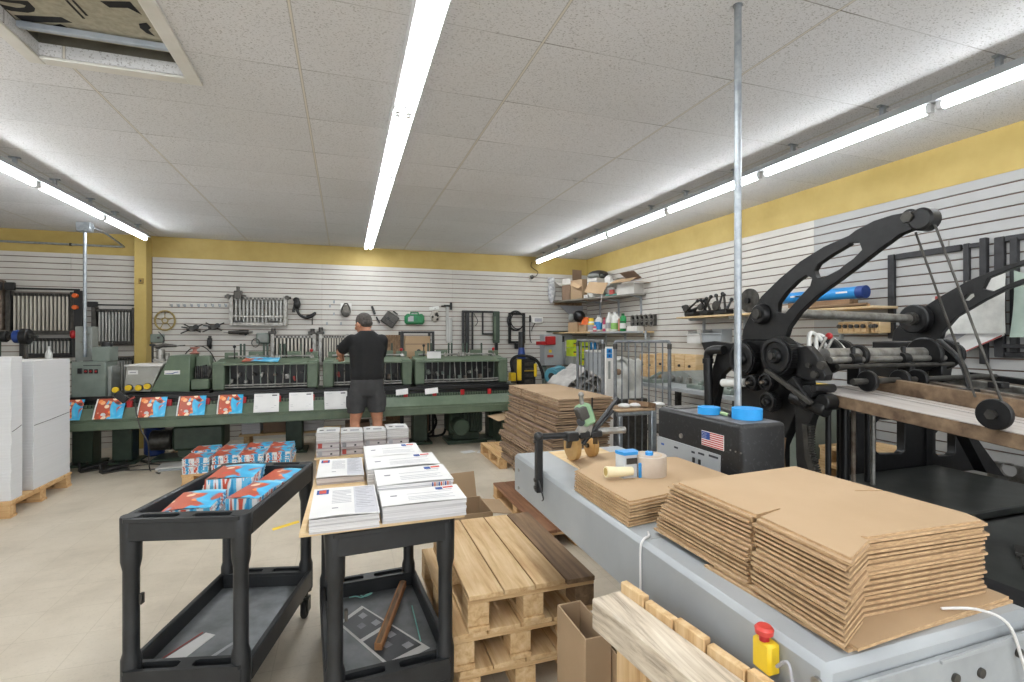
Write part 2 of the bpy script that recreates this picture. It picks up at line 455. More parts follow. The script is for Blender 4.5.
S(boxes((XR-.004, XR+D, YF-.1, YB, 2.555, CEIL)), 'wall_right_upper_band', M_yel, smooth=0)
seams = [3.49, 5.9]
ys = [YF] + [1.05] + seams + [YB]
for a, b in zip(ys, ys[1:]):
    g = G()
    for z0, z1 in slats(1, 2.555):
        g.box(XR, XR+D, a+.0012, b-.0012, z0, z1)
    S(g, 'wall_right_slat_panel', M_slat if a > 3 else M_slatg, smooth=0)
S(boxes((XL-.1, XL, YF-.1, YB+.1, 0, CEIL)), 'wall_left', M_white, smooth=0)
# unseen front wall; its window openings are added to let in sky light
WN = [(-4.4, -1.9), (-1.3, 1.2), (1.8, 3.8)]
g = G(); x = XL-.1
for a, b in WN:
    g.box(x, a, YF-.1, YF, 0, CEIL); g.box(a, b, YF-.1, YF, 0, 0.5); g.box(a, b, YF-.1, YF, 2.5, CEIL); x = b
g.box(x, XR+.1, YF-.1, YF, 0, CEIL)
S(g, 'wall_front', M_white, smooth=0)
# yellow pilaster in the back wall
g = G(); g.box(-2.64, -2.505, 7.84, YB, 0, CEIL, 0.004)
S(g, 'column_back', M_yel)
t = T('light_switch', 'small brass coloured switch box on the yellow column', 'switch', (-2.53, 7.84, 1.9))
g = G(); c = PY(141.3, 281, 7.84); g.box(c.x-.028, c.x+.03, 7.818, 7.839, c.z-.035, c.z+.035, .004); fin(g, 'cover_plate', pm('brass', '#a48a52', '#8d7442', 9, .4, .5), t)
g = G(); g.box(c.x-.006, c.x+.008, 7.806, 7.818, c.z-.012, c.z+.012, .002); fin(g, 'toggle', M_dsteel, t)
# ---------------------------------------------------------------- ceiling hatch (frame is trim, board above)
g = G(); w = 0.068
for a in ((HX0-w, HX0, HY0-w, HY1+w), (HX1, HX1+w, HY0-w, HY1+w), (HX0, HX1, HY0-w, HY0), (HX0, HX1, HY1, HY1+w)):
    g.box(*a, CEIL-.016, CEIL-.0005, .004)
S(g, 'trim_hatch', pm('off_white_trim', '#e2e0da', '#d6d4cc', 5, .5))
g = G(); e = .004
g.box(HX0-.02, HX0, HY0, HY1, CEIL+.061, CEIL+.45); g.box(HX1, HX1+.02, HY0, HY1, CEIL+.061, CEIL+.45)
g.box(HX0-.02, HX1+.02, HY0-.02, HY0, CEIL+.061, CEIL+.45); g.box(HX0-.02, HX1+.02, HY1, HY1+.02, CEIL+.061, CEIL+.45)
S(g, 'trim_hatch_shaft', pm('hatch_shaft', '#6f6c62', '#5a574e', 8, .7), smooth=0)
t = T('insulation_board', 'foil faced insulation board with black lettering lying above the ceiling hatch', 'insulation board', (-1.11, 2.4, CEIL+.07))
ZB = CEIL + .065
g = G(); g.box(HX0+.002, HX1-.002, HY0+.01, HY1-.09, ZB, ZB+.05); fin(g, 'board', M_foil, t)
def C8b(x, y): return x/5.39, y/5.39
M_print = pm('black_board_print', '#16171b', '#101114', 30, .7)
for nm, poly in (('letter', [(-60,-20),(60,0),(150,5),(190,45),(185,62),(150,68),(60,58),(0,40),(-60,20),(-60,0),(0,22),(90,42),(130,40),(140,30),(110,20),(40,12),(-60,-5)]),
                 ('letter', [(75,80),(330,92),(390,122),(130,118)]),
                 ('letter', [(215,150),(325,128),(385,160),(300,166)]),
                 ('letter', [(540,5),(700,8),(765,80),(690,42),(590,40)]),
                 ('letter', [(748,128),(790,122),(815,150),(800,160),(835,195),(790,178),(755,150)]),
                 ('printed_line', [(350,0),(364,0),(460,100),(446,100)]), ('printed_line', [(384,0),(398,0),(476,84),(462,84)])):
    g = G(); pts = [PZ(*C8b(*p), ZB) for p in poly]
    g.plate([(p.x, p.y) for p in pts], 0.0008, Matrix.Translation((0,0,ZB-.0009)))
    fin(g, nm, M_print, t, smooth=0)
g = G(); g.box(HX0+.004, HX1-.004, 2.86, 2.885, CEIL+.03, CEIL+.06, .004)
tag(fin(g, 'batten', pm('pale_blue_metal', '#b9c2cc', '#a9b3bf', 9, .4, .3)), 'pale metal batten across the open ceiling hatch under the foil board', 'batten')
# ---------------------------------------------------------------- ceiling lights
M_tube = glow('fluorescent_tube', (0.94, 0.975, 1.0, 1), 40.0)
M_body = pm('white_fixture', '#d9dadb', '#cfd0d2', 8, .4)
NAMES = []
def strip(name, X, joints, label, group, wrap=False):
    pairs = list(zip(joints, joints[1:]))
    for i, (a, b) in enumerate(pairs):
        t = T(name, label(i, len(pairs)), 'ceiling light', (X, (a+b)/2, CEIL), 0, group)
        a2, b2 = a+.012, b-.012
        g = G()
        if wrap:
            g.box(X-.06, X+.06, a2, b2, CEIL-.03, CEIL-.002, .004); fin(g, 'housing', M_body, t)
            for s in (-1, 1): g = G(); g.plate([(X+s*.0605,CEIL-.004),(X+s*.0665,CEIL-.004),(X+s*.0665,CEIL-.066),(X+s*.0605,CEIL-.066)], b2-a2, Matrix(((1,0,0,0),(0,0,1,a2),(0,1,0,0),(0,0,0,1)))); fin(g, 'side_reflector', M_body, t)
            for s in (-1, 1):
                g = G(); g.cyl((X+s*.031, a2+.03, CEIL-.053), (X+s*.031, b2-.03, CEIL-.053), .019, n=14); fin(g, 'tube', M_tube, t)
                for y in (a2, b2-.03):
                    g = G(); g.box(X+s*.031-.014, X+s*.031+.014, y, y+.03, CEIL-.072, CEIL-.03, .003); fin(g, 'socket', M_body, t)
        else:
            g = G(); g.box(X-.045, X+.045, a, b, CEIL-.108, CEIL-.100, .002); g.box(X-.028, X+.028, a, b, CEIL-.0999, CEIL-.06, .004); fin(g, 'housing', M_lgrey if not wrap else M_body, t)
            g = G(); g.cyl((X, a2+.03, CEIL-.135), (X, b2-.03, CEIL-.135), .0195, n=14); fin(g, 'tube', M_tube, t)
            for y in (a2, b2-.03):
                g = G(); g.box(X-.018, X+.018, y, y+.03, CEIL-.155, CEIL-.1, .004); fin(g, 'socket', M_body, t)
            for y in (a+.28, b-.28):
                g = G(); g.box(X-.012, X+.012, y-.012, y+.012, CEIL-.06, CEIL-.012); g.box(X-.035, X+.035, y-.012, y+.012, CEIL-.012, CEIL-.001)
                fin(g, 'hanger', M_galv, t)
OR = ['first','second','third','fourth','fifth','sixth','seventh','eighth','ninth']
strip('ceiling_light', 0.328, [7.80-1.2*k for k in range(10)][::-1], lambda i, n: 'white two-tube ceiling light of the middle row, %s from the back wall' % OR[n-1-i], 'middle row of fluorescent lights', True)
strip('ceiling_light', 3.045, [7.80-1.19*k for k in range(10)][::-1], lambda i, n: 'single-tube hanging light along the slat wall with frames, %s from the corner shelves' % OR[n-1-i], 'fluorescent lights by the frame-hung wall')
strip('ceiling_light', -2.40, [7.52-1.2*k for k in range(9)][::-1], lambda i, n: 'single-tube hanging light in the row ending at the yellow column, %s from the column' % OR[n-1-i], 'fluorescent lights by the yellow column')
# ---------------------------------------------------------------- camera, world, exposure
cam = bpy.data.cameras.new('camera'); co = bpy.data.objects.new('camera', cam); COL.objects.link(co)
co.location = (0, 0, CAMH); co.rotation_euler = (PI/2, 0, -YAW)
cam.sensor_width = 36; cam.lens = FPX/1024*36; cam.shift_y = -(341-HY)/1024; cam.clip_start = 0.02
SC.camera = co
w = bpy.data.worlds.new('sky'); SC.world = w; w.use_nodes = True
bg = w.node_tree.nodes['Background']; bg.inputs['Color'].default_value = (0.92, 0.96, 1.0, 1); bg.inputs['Strength'].default_value = 4.0
SC.view_settings.view_transform = 'Standard'; SC.view_settings.look = 'None'; SC.view_settings.exposure = -0.04; SC.view_settings.gamma = 1
SC.view_settings.use_curve_mapping = False
SC.cycles.max_bounces = 8; SC.cycles.diffuse_bounces = 5; SC.cycles.use_denoising = True
SC.cycles.sample_clamp_indirect = 6.0
# ================================================================ short part helpers
def bx(name, mat, par, x0, x1, y0, y1, z0, z1, bev=0.003):
    g = G(); g.box(x0, x1, y0, y1, z0, z1, bev); return fin(g, name, mat, par)
def cy(name, mat, par, p0, p1, r, r2=None, n=16, bev=0.0):
    g = G(); g.cyl(p0, p1, r, r2, n, bev); return fin(g, name, mat, par)
def tb(name, mat, par, pts, r, n=8, closed=False):
    g = G(); g.tube(pts, r, n, closed); return fin(g, name, mat, par, 60)
def ob(name, mat, par, c, size, rot=(0,0,0), bev=0.003):
    g = G(); g.ob(c, size, rot, bev); return fin(g, name, mat, par)
def pl(name, mat, par, outer, th, M, holes=(), bev=0.0):
    g = G(); g.plate(outer, th, M, holes, bev); return fin(g, name, mat, par)
# ================================================================ green binding line along the back wall
t = T('binding_machine_base', 'long dark green base beam of the binding line standing on legs before the slat wall', 'machine base', (-0.3, 6.9, 0))
bx('table_top', M_dgreen, t, -3.0, 2.3, 6.64, 7.40, .775, .812, .006)
g = G(); g.plate([(6.455,.60),(6.455,.575),(6.62,.575),(6.62,.70),(6.555,.705)], 5.28, MYZ(-2.98)); fin(g, 'apron', M_green, t)
bx('chain_bay', M_black, t, -2.97, 2.27, 6.64, 6.70, .576, .774, 0)
bx('chain_bed', M_dgreen, t, -2.98, 2.28, 6.60, 6.639, .70, .735, .002)
bx('front_beam', M_green, t, -3.0, 2.3, 6.45, 6.62, .48, .574, .006)
bx('rear_beam', M_dgreen, t, -3.0, 2.3, 7.2, 7.38, .55, .774, .006)
bx('chain_rail', M_black, t, -2.98, 2.28, 6.60, 6.638, .785, .83, .003)
g = G()
for k in range(150):
    x = -2.95 + k*.035; g.box(x, x+.016, 6.588, 6.601, .708, .742)
o = fin(g, 'chain_teeth', M_green, t, 0); o['kind'] = 'stuff'
for x in (-2.95, -2.57, -0.72, 0.89, 1.98):
    bx('leg', M_dgreen, t, x, x+.2, 6.98, 7.2, .03, .776, .01)
    bx('foot', M_dgreen, t, x-.06, x+.26, 6.9, 7.26, 0, .03, .006)
    g = G()
    for s in (0.035, 0.165): g.cyl((x+s, 6.93, .03), (x+s, 6.93, .055), .014, n=6)
    fin(g, 'bolts', M_dsteel, bpy.data.objects['foot'] if False else t)
for x in [-2.60+.375*k for k in range(13)]:                          # red pusher blocks beside each sheet
    bx('pusher', M_red, t, x+.32, x+.37, 6.56, 6.6, .70, .775, .004)
# gearbox and motor hanging under the base
m = T('drive_gearbox', 'dark green motor and gearbox under the end of the binding line near the corner', 'gearbox', (1.55, 6.95, 0))
bx('housing', M_dgreen, m, 1.36, 1.84, 6.8, 7.2, .14, .44, .03)
cy('motor', M_dgreen, m, (1.48,6.795,.27), (1.48,6.55,.27), .11, n=24, bev=.01)
for k in range(7): bx('cooling_fin', M_dgreen, m, 1.52+k*.045, 1.54+k*.045, 6.76, 6.80, .17, .42, .002)
bx('skid', M_dgreen, m, 1.34, 1.90, 6.78, 7.22, 0, .05, .006); bx('mount', M_dgreen, m, 1.42, 1.8, 6.86, 7.15, .05, .142, .004)
m = T('drive_gearbox', 'dark gearbox and pump under the binding line below the knob panel', 'gearbox', (-1.75, 7.0, 0))
bx('housing', M_dgreen, m, -1.95, -1.40, 6.9, 7.25, .12, .42, .03)
cy('motor', M_dsteel, m, (-1.98,7.05,.24), (-2.2,7.05,.24), .12, n=24, bev=.01)
bx('skid', M_dgreen, m, -2.16, -1.35, 6.9, 7.25, 0, .04, .006); bx('mount', M_dgreen, m, -1.9, -1.5, 6.95, 7.2, .04, .122, .004)
for x, z in ((-1.85,.42),(-1.68,.42),(-1.5,.42)): cy('oil_cap', M_black, m, (x,7.05,z-.002), (x,7.05,z+.05), .03, n=14)
m = T('blue_drum', 'blue plastic drum under the binding line by the white sheet stacks', 'drum', (-2.28, 7.15, .0))
cy('body', M_navy, m, (-2.26,7.35,.01), (-2.26,7.35,.36), .11, n=24, bev=.02); cy('lid', M_navy, m, (-2.26,7.35,.36), (-2.26,7.35,.375), .115, n=24)
# ---------------------------------------------------------------- feeder stations
def feeder(name, x0, x1, label, open_left=True):
    y0, zb = 6.75, .813; W = x1-x0
    t = T(name, label, 'feeder', ((x0+x1)/2, y0, zb), 0, 'green feeder stations of the binding line')
    bx('base_plate', M_black, t, x0+.02, x1-.02, y0-.02, y0+.45, zb, zb+.03, .003)
    bx('cheek', M_green, t, x0, x0+.13, y0, y0+.42, zb+.0301, zb+.37, .012)
    bx('cheek', M_green, t, x1-.13, x1, y0, y0+.42, zb+.0301, zb+.37, .012)
    bx('back_panel', M_black, t, x0+.131, x1-.131, y0+.26, y0+.30, zb+.031, zb+.34, .0)
    pl('top_shelf', M_green, t, [(y0-.02,zb+.345),(y0-.02,zb+.325),(y0+.40,zb+.371),(y0+.40,zb+.395)], W-.02, MYZ(x0+.01))
    for z in (.055, .085): cy('rail', M_steel, t, (x0+.128, y0+.03, zb+z), (x1-.128, y0+.03, zb+z), .010, n=10)
    n = max(6, int((W-.3)/.075)); rnd = random.Random(int(x0*100))
    for k in range(n):
        x = x0+.17 + (W-.34)*k/(n-1); 
        cy('gripper_rod', M_steel if k % 2 else M_ggrey, t, (x, y0+.09+rnd.uniform(0,.06), zb+.06), (x+rnd.uniform(-.012,.012), y0+.14, zb+.325), .007, n=8)
    for k in range(n):
        x = x0+.19 + (W-.4)*k/(n-1)+rnd.uniform(-.015,.015); z = zb+.1+rnd.uniform(0,.13)
        g = G(); g.ob((x, y0+.17, z), (rnd.uniform(.02,.05), .05, rnd.uniform(.03,.07)), (0, rnd.uniform(-.4,.4), 0), .004); g.cyl((x, y0+.14, z), (x, y0+.11, z), .013, n=10)
        fin(g, 'gripper', rnd.choice([M_dsteel, M_steel, M_dsteel, M_ggrey, M_redw if k % 3 == 0 else M_dgreen, M_rustw]), t)
    # hopper behind
    zt = zb+.47
    bx('side_plate', M_green, t, x0+.05, x0+.20, y0+.40, y0+.42, zb+.30, zt, .004)
    bx('side_plate', M_green, t, x1-.17, x1-.02, y0+.40, y0+.42, zb+.30, zt, .004)
    for fx, w in ((.27,.17),(.66,.17)):
        bx('hopper_plate', M_green, t, x0+W*fx, x0+W*fx+w, y0+.43, y0+.445, zb+.30, zt+.01, .004)
    for fx in (.19, .225, .42, .455, .585, .63, .80): bx('guide_post', M_dgreen, t, x0+W*fx-.012, x0+W*fx+.012, y0+.455, y0+.475, zb+.28, zb+.58, .003)
    cy('cross_shaft', M_steel, t, (x0+.1, y0+.38, zb+.42), (x1-.08, y0+.38, zb+.42), .012, n=10)
    for fx in (.35, .5, .55, .9): g = G(); g.cyl((x0+W*fx, y0+.36, zb+.395), (x0+W*fx+.05, y0+.36, zb+.41), .028, n=14, bev=.004); g.box(x0+W*fx+.01, x0+W*fx+.03, y0+.345, y0+.375, zb+.38, zb+.45, .003); fin(g, 'roller_clamp', M_steel, t)
    cy('post', M_dsteel, t, (x0+.17, y0+.36, zb+.36), (x0+.17, y0+.36, zb+.53), .008, n=8)
    g = G(); g.sph((x0+.17, y0+.36, zb+.545), .02); fin(g, 'knob', M_black, t)
    g = G(); g.sph((x1-.1, y0+.39, zt+.02), .022); fin(g, 'knob', M_red, t)
    return t
feeder('feeder_station', -1.496, -.323, 'green feeder station with a colourful cover lying on its shelf')
feeder('feeder_station', -.264, .848, 'green feeder station where the man in black works')
feeder('feeder_station', .887, 2.19, 'green feeder station beside the yellow strapping machine, white pad on its shelf')
# ---------------------------------------------------------------- delivery station with knobs
t = T('delivery_station', 'grey and green delivery head with four yellow knobs on the binding line', 'machine head', (-1.95, 6.75, .813))
y0 = 6.75
def yy(px, py, y=6.75): q = PY(px, py, y); return (q.x, q.z)
bx('base_plate', M_black, t, -2.4, -1.52, y0-.02, y0+.5, .813, .843, .003)
gp = [yy(124.4,391.6), yy(150,391.6), yy(161,366.8), yy(126.6,366.6)]
pl('control_panel', pm('warm_grey_panel', '#a3a39c', '#94948d', 6, .45, bp=.04), t, gp, .40, MXZ(y0+.40))
gp = [yy(150.4,391.6), yy(189.7,391.8), yy(189.7,355), yy(170,355.6)]
pl('cover', pm('olive_green_paint', '#5d6e58', '#51624e', 6, .42, bp=.05), t, gp, .42, MXZ(y0+.42), bev=.006)
gp = [yy(124,366.2), yy(162,366.4), yy(164,363.5), yy(125,365)]
pl('top_tray', M_white, t, gp, .42, MXZ(y0+.40))
for px, py in ((115.5,390),(128.3,388),(138.3,388),(147,386.5)):
    q = PY(px, py, y0-.03); k = cy('knob', M_yplas, t, (q.x, y0+.0, q.z), (q.x, y0-.045, q.z), .033, n=18, bev=.006)
    cy('knob_ring', M_black, k, (q.x, y0+.001, q.z), (q.x, y0-.02, q.z), .038, n=18); 
for (a, b), m in (((133,372.5),'w'), ((172,372.5),'w')):
    q = PY(a, b, y0-.002); w = .095 if a < 150 else .155
    lb = bx('label_plate', M_paper, t, q.x-w/2 if a < 150 else q.x-.075, q.x+w/2 if a < 150 else q.x+.08, y0-.006, y0+.001, q.z-.022, q.z+.024, .001)
    if a > 150:
        g = G(); g.plate([(q.x-.065,q.z-.008),(q.x+.0,q.z-.008),(q.x+.03,q.z+.004),(q.x+.065,q.z+.008),(q.x+.065,q.z+.0),(q.x+.035,q.z-.003),(q.x+.01,q.z-.016),(q.x-.065,q.z-.014)], .001, MXZ(y0-.006)); fin(g, 'stripe', M_inkb, lb)
    else:
        g = G(); g.box(q.x-.03, q.x+.03, y0-.007, y0-.0058, q.z-.004, q.z+.004); fin(g, 'lettering', M_ink, lb)
# folding unit to the side of the cover
q0, q1 = yy(190.5, 391), yy(207, 355)
bx('rear_cover', M_green, t, q0[0], q1[0]-.02, y0+.2, y0+.42, .843, 1.25, .01)
bx('side_bed', M_green, t, q0[0]+.002, -1.53, y0+.0, y0+.2, .86, .98, .01)
rnd = random.Random(4)
for k in range(7):
    g = G(); x = q0[0]+.02+.022*k; g.cyl((x, y0+.15, 1.0+rnd.uniform(0,.15)), (x+.03, y0+.15, 1.02+rnd.uniform(0,.12)), rnd.uniform(.012,.035), n=12); g.box(x-.005, x+.008, y0+.12, y0+.2, .98, 1.13, .002)
    fin(g, 'linkage', rnd.choice([M_steel, M_dsteel, M_black, M_black]), t)
# stitching head and air tools on top
g = G(); x, z = yy(155, 362); g.box(x-.06, x+.06, y0+.12, y0+.26, z, z+.03, .004); g.cyl((x, y0+.19, z+.02), (x, y0+.19, z+.14), .042, n=18, bev=.005); g.cyl((x+.065, y0+.19, z), (x+.065, y0+.19, z+.10), .025, n=14); fin(g, 'stitch_head', M_steel, t)
x2, z2 = yy(146.5, 363); cy('post', M_black, t, (x2, y0+.19, z2), (x2, y0+.19, z2+.20), .012, n=10); bx('post_cap', M_black, t, x2-.025, x2+.025, y0+.165, y0+.215, z2+.19, z2+.215, .004)
g = G(); xa, za = yy(150, 346.5); g.cyl((xa, y0+.19, za-.01), (xa+.10, y0+.19, za+.015), .022, n=12); g.cyl((xa+.09, y0+.19, za+.01), (xa+.21, y0+.19, za+.002), .026, .014, n=12); g.cyl((xa+.21, y0+.19, za+.002), (xa+.30, y0+.19, za+.01), .006, n=8); g.cyl((xa+.03, y0+.19, za-.09), (xa+.03, y0+.19, za), .014, n=10); fin(g, 'air_gun', M_dsteel, t)
xs, zs = yy(187.5, 355); g = G(); g.lathe([(.04,0),(.06,.012),(.025,.03),(.02,.06),(.05,.075),(.055,.085),(0,.09)], (xs, y0+.3, zs), n=18); fin(g, 'spool', pm('rusty_pink_spool', '#a8695c', '#b88476', 12, .6), t)
tb('hose', M_dsteel, t, spline([(xs-.1,y0+.3,zs+.002),(xs-.05,y0+.3,zs+.06),(xs+.06,y0+.32,zs+.10),(xs+.16,y0+.34,zs+.02),(xs+.22,y0+.36,zs-.12)]), .007)
# camera-like head on a hose hanging before the apron
t = T('hand_control', 'black hand control with red clip hanging by the first draped cover', 'hand control', (-2.1, 6.4, .6))
c = PY(121.5, 397, 6.36); ob('body', M_black, t, c, (.13,.06,.075), (0,.75,0), .008)
c2 = PY(130, 399.5, 6.38); ob('clip', M_redw, t, c2, (.10,.02,.02), (0,-.5,0), .003)
tb('hose', M_dsteel, t, spline([PY(133,399,6.40), PY(135,404,6.38), PY(137,416,6.36), PY(141,430,6.34), PY(148,444,6.30), PZ(150,470,.012), PZ(160,473,.012)]), .007)
# ---------------------------------------------------------------- control cabinet
t = T('control_cabinet', 'grey control cabinet with a row of push buttons at the end of the binding line', 'control cabinet', (-2.69, 6.75, .813))
(xa, za), (xb, zb) = yy(71, 391), yy(105.5, 362)
bx('cabinet', M_ggrey, t, xa, xb, y0, y0+.32, .813, 1.205, .008)
bx('side_cover', M_grey, t, xb, xb+.035, y0+.05, y0+.3, .813, 1.15, .004)
x3 = yy(89, 350)[0]; bx('transformer_box', M_ggrey, t, x3, xb+.02, y0+.06, y0+.28, 1.206, 1.37, .006)
cy('cap', M_black, t, (x3+.10, y0+.17, 1.37), (x3+.10, y0+.17, 1.425), .055, n=18, bev=.006)
q = PY(80, 371, y0); bx('selector_switch', M_black, t, q.x-.02, q.x+.02, y0-.015, y0+.001, q.z-.03, q.z+.03, .003)
for px, m in ((86, M_black),(91, M_black),(96.3, M_black)):
    q = PY(px, 371.3, y0); b = bx('push_button', m, t, q.x-.017, q.x+.017, y0-.008, y0+.001, q.z-.024, q.z+.024, .003)
    cy('button_cap', M_red if px > 85 else M_green, b, (q.x, y0-.007, q.z), (q.x, y0-.018, q.z), .01, n=12)
for px, py, w in ((74.5,361,.04),(88,361,.09),(92,365.5,.16)):
    q = PY(px, py, y0); bx('lettering', M_inkd, t, q.x-w/2, q.x+w/2, y0-.0012, y0+.001, q.z-.004, q.z+.004, 0)
t = T('junction_box', 'tall grey junction box with a galvanised conduit rising to the ceiling', 'junction box', (-2.75, 7.2, 1.2))
yj = 7.12
q0, q1 = PY(75, 361, yj), PY(92, 326.5, yj)
bx('box', M_grey, t, q0.x, q1.x, yj, yj+.16, q0.z-.03, q1.z, .006)
qa, qb = PY(84.3, 326, yj-.05), PY(83, 232, yj-.05)
cy('conduit', M_galv, t, (qa.x+.0, yj-.035, 1.25), (qa.x+.0, yj-.035, 2.74), .018, n=12)
ob('conduit_fitting', M_galv, t, (qa.x, yj-.035, 2.755), (.14,.10,.11), (0,0,0), .008)
for z in (1.35, 1.5): bx('strap', M_steel, t, qa.x-.03, qa.x+.03, yj-.02, yj+.001, z, z+.02, .002)
cy('lock', M_steel, t, (q0.x+.06, yj+.001, 1.42), (q0.x+.06, yj-.012, 1.42), .012, n=10)
bx('stand', M_dgreen, t, q0.x+.02, q1.x-.02, yj+.02, yj+.14, .813, q0.z-.03, .003)
t = T('wall_conduit', 'thin grey conduit along the yellow band near the column', 'conduit', (-3.4, 8.0, 2.69))
tb('pipe', M_galv, t, [(-4.95, 8.026, 2.69), (-2.86, 8.026, 2.69), PY(124,246.5,8.026), (qa.x+.05, 7.5, 2.765), (qa.x+.071, yj-.03, 2.76)], .014, 10)
for x in (-4.2, -3.4): bx('clip', M_dsteel, t, x-.012, x+.012, 8.01, 8.045, 2.672, 2.708, .001)
# ---------------------------------------------------------------- sheets draped over the apron
def m_cover(name, seed=0.0, sc=14.0):
    """summer-style magazine print: red, orange and cream blobs over a sky blue field"""
    m, nt, bs = _nt(name); bs.inputs['Roughness'].default_value = 0.35
    v = coords(nt, 'Object', (1,1,1))
    vo = N(nt, 'ShaderNodeTexVoronoi', Scale=sc); nt.links.new(v, vo.inputs['Vector'])
    sp = nt.nodes.new('ShaderNodeSeparateColor'); nt.links.new(vo.outputs['Color'], sp.inputs[0])
    cell = ramp(nt, sp.outputs[0], [(0.0, lin('#d9573a')), (.22, lin('#eb9150')), (.40, lin('#f5d9b8')), (.55, lin('#c8402e')), (.72, lin('#f0b27a')), (.88, lin('#5a342c'))], 'CONSTANT')
    ring = ramp(nt, vo.outputs['Distance'], [(0.0, (0,0,0,1)), (.36, (0,0,0,1)), (.42, (1,1,1,1))])
    nz = N(nt, 'ShaderNodeTexNoise', Scale=sc*.42, Detail=2.0, Distortion=0.5); nt.links.new(v, nz.inputs['Vector'])
    blue = ramp(nt, nz.outputs['Fac'], [(.3, lin('#1b86c4')), (.55, lin('#3fb4e0')), (.75, lin('#a8e0f2'))])
    blob = mixc(nt, ring, cell, lin('#b5533a'))
    tc = nt.nodes.new('ShaderNodeTexCoord'); sx_ = nt.nodes.new('ShaderNodeSeparateXYZ'); nt.links.new(tc.outputs['Object'], sx_.inputs[0])
    fld = math_(nt, 'ADD', nz.outputs['Fac'], math_(nt, 'MULTIPLY', sx_.outputs['X'], 1.1))      # the print turns blue towards one edge
    c = mixc(nt, ramp(nt, fld, [(0.50, (1,1,1,1)), (0.53, (0,0,0,1))]), blue, blob)
    nt.links.new(c, bs.inputs['Base Color']); return m
M_cover = m_cover('printed_cover', sc=17.0)
M_coverb = m_cover('printed_cover_bundle', sc=16.0)
def draped(name, px0, px1, ytop, ybot, mats, label, grp, white=False):
    xa, xb = PY(px0, 400, 6.56).x, PY(px1, 400, 6.56).x
    t = T(name, label, 'printed sheet', ((xa+xb)/2, 6.5, .6), 0, grp)
    def fn(u, v):
        s = v; z = .806 - .20*s; y = 6.583 - .150*s
        return (xa + (xb-xa)*u + .012*s, y - .006*math.sin(PI*u), z)
    g = G(); g.keep = False; g.sheet(fn, 4, 5, .0012); o = fin(g, 'sheet', mats, t)
    return t, xa, xb, fn
grp = 'colour covers draped along the binding line'
lab = ['bright cover nearest the white sheet stacks', 'bright cover beside the black hand control', 'bright cover under the yellow knobs and label', 'bright cover under the gap between delivery head and feeder', 'bright cover next to the first white sheet']
for (a, b), l in zip(((64,84),(98,125.5),(141,167),(180,206),(219.5,243)), lab):
    t, xa, xb, fn = draped('printed_cover', a, b, 0, 0, M_cover, l + ', draped over the green beam', grp)
    if a > 90: 
        g = G(); g.tube([fn(-.03, .02), fn(-.05, .5), fn(-.04, 1.0)], .007, 6); fin(g, 'fold_strip', M_paper, t)
    c = Vector(fn(.3, .8)); cy('white_spot', M_paper, t, c + Vector((0,-.0015,0)), c + Vector((0,-.006,-.0)), .022, n=14)
grp = 'white printed sheets draped along the binding line'
lab = ['white printed page draped just past the last bright cover', 'white printed page draped between two others before the middle of the line', 'white printed page draped by the shorts of the man']
for (a, b), l in zip(((254,279),(289,313),(324,347)), lab):
    t, xa, xb, fn = draped('printed_page', a, b, 0, 0, M_paper, l, grp)
    def strip_(u0, u1, v0, v1, nm, m):
        g = G(); e = Vector((0,-.0012,.0003)); g.poly([Vector(fn(u,v))+e for u, v in ((u0,v0),(u1,v0),(u1,v1),(u0,v1))]); fin(g, nm, m, t, 0)
    strip_(.72,.92,.08,.14,'logo',M_inkd); strip_(.06,.9,.66,.68,'text_line',M_inkl); strip_(.06,.8,.76,.775,'text_line',M_inkl); strip_(.06,.35,.12,.14,'text_line',M_inkl)
for (a, b, l) in ((396,408,'small white slip on the green beam past the man'), (425,438,'small tilted white slip on the green beam under the last feeder')):
    q0, q1 = PY(a, 390, 6.56), PY(b, 394, 6.56)
    g = G(); g.poly([(q0.x,6.578,.80),(q1.x,6.578,.815),(q1.x,6.545,.745),(q0.x,6.545,.73)]); o = fin(g, 'paper_slip', M_paper, None, 0)
    tag(o, l, 'paper slip', 'white paper slips on the beam')
# things lying on the feeders
q = PY(252, 363.5, 6.9)
t = T('loose_cover', 'colourful printed cover lying on the first green feeder shelf', 'printed sheet', q)
g = G(); g.sheet(lambda u, v: (-1.19+.40*u, 6.80+.26*v, 1.180+.034*v+.006*math.sin(5*u)+.006), 5, 3, .006); fin(g, 'sheet', M_cover, t)
q0, q1 = PY(433, 372, 6.80), PY(448, 372, 6.80)
t = T('paper_pad', 'white pad of paper standing on the last feeder shelf', 'paper pad', (q0.x, 6.95, 1.19))
ob('pad', M_paper, t, (1.16, 6.86, 1.235), (.19,.012,.10), (-.25,0,0), .001); bx('binding', M_inkl, t, 1.065, 1.255, 6.835, 6.85, 1.275, 1.285, .001)
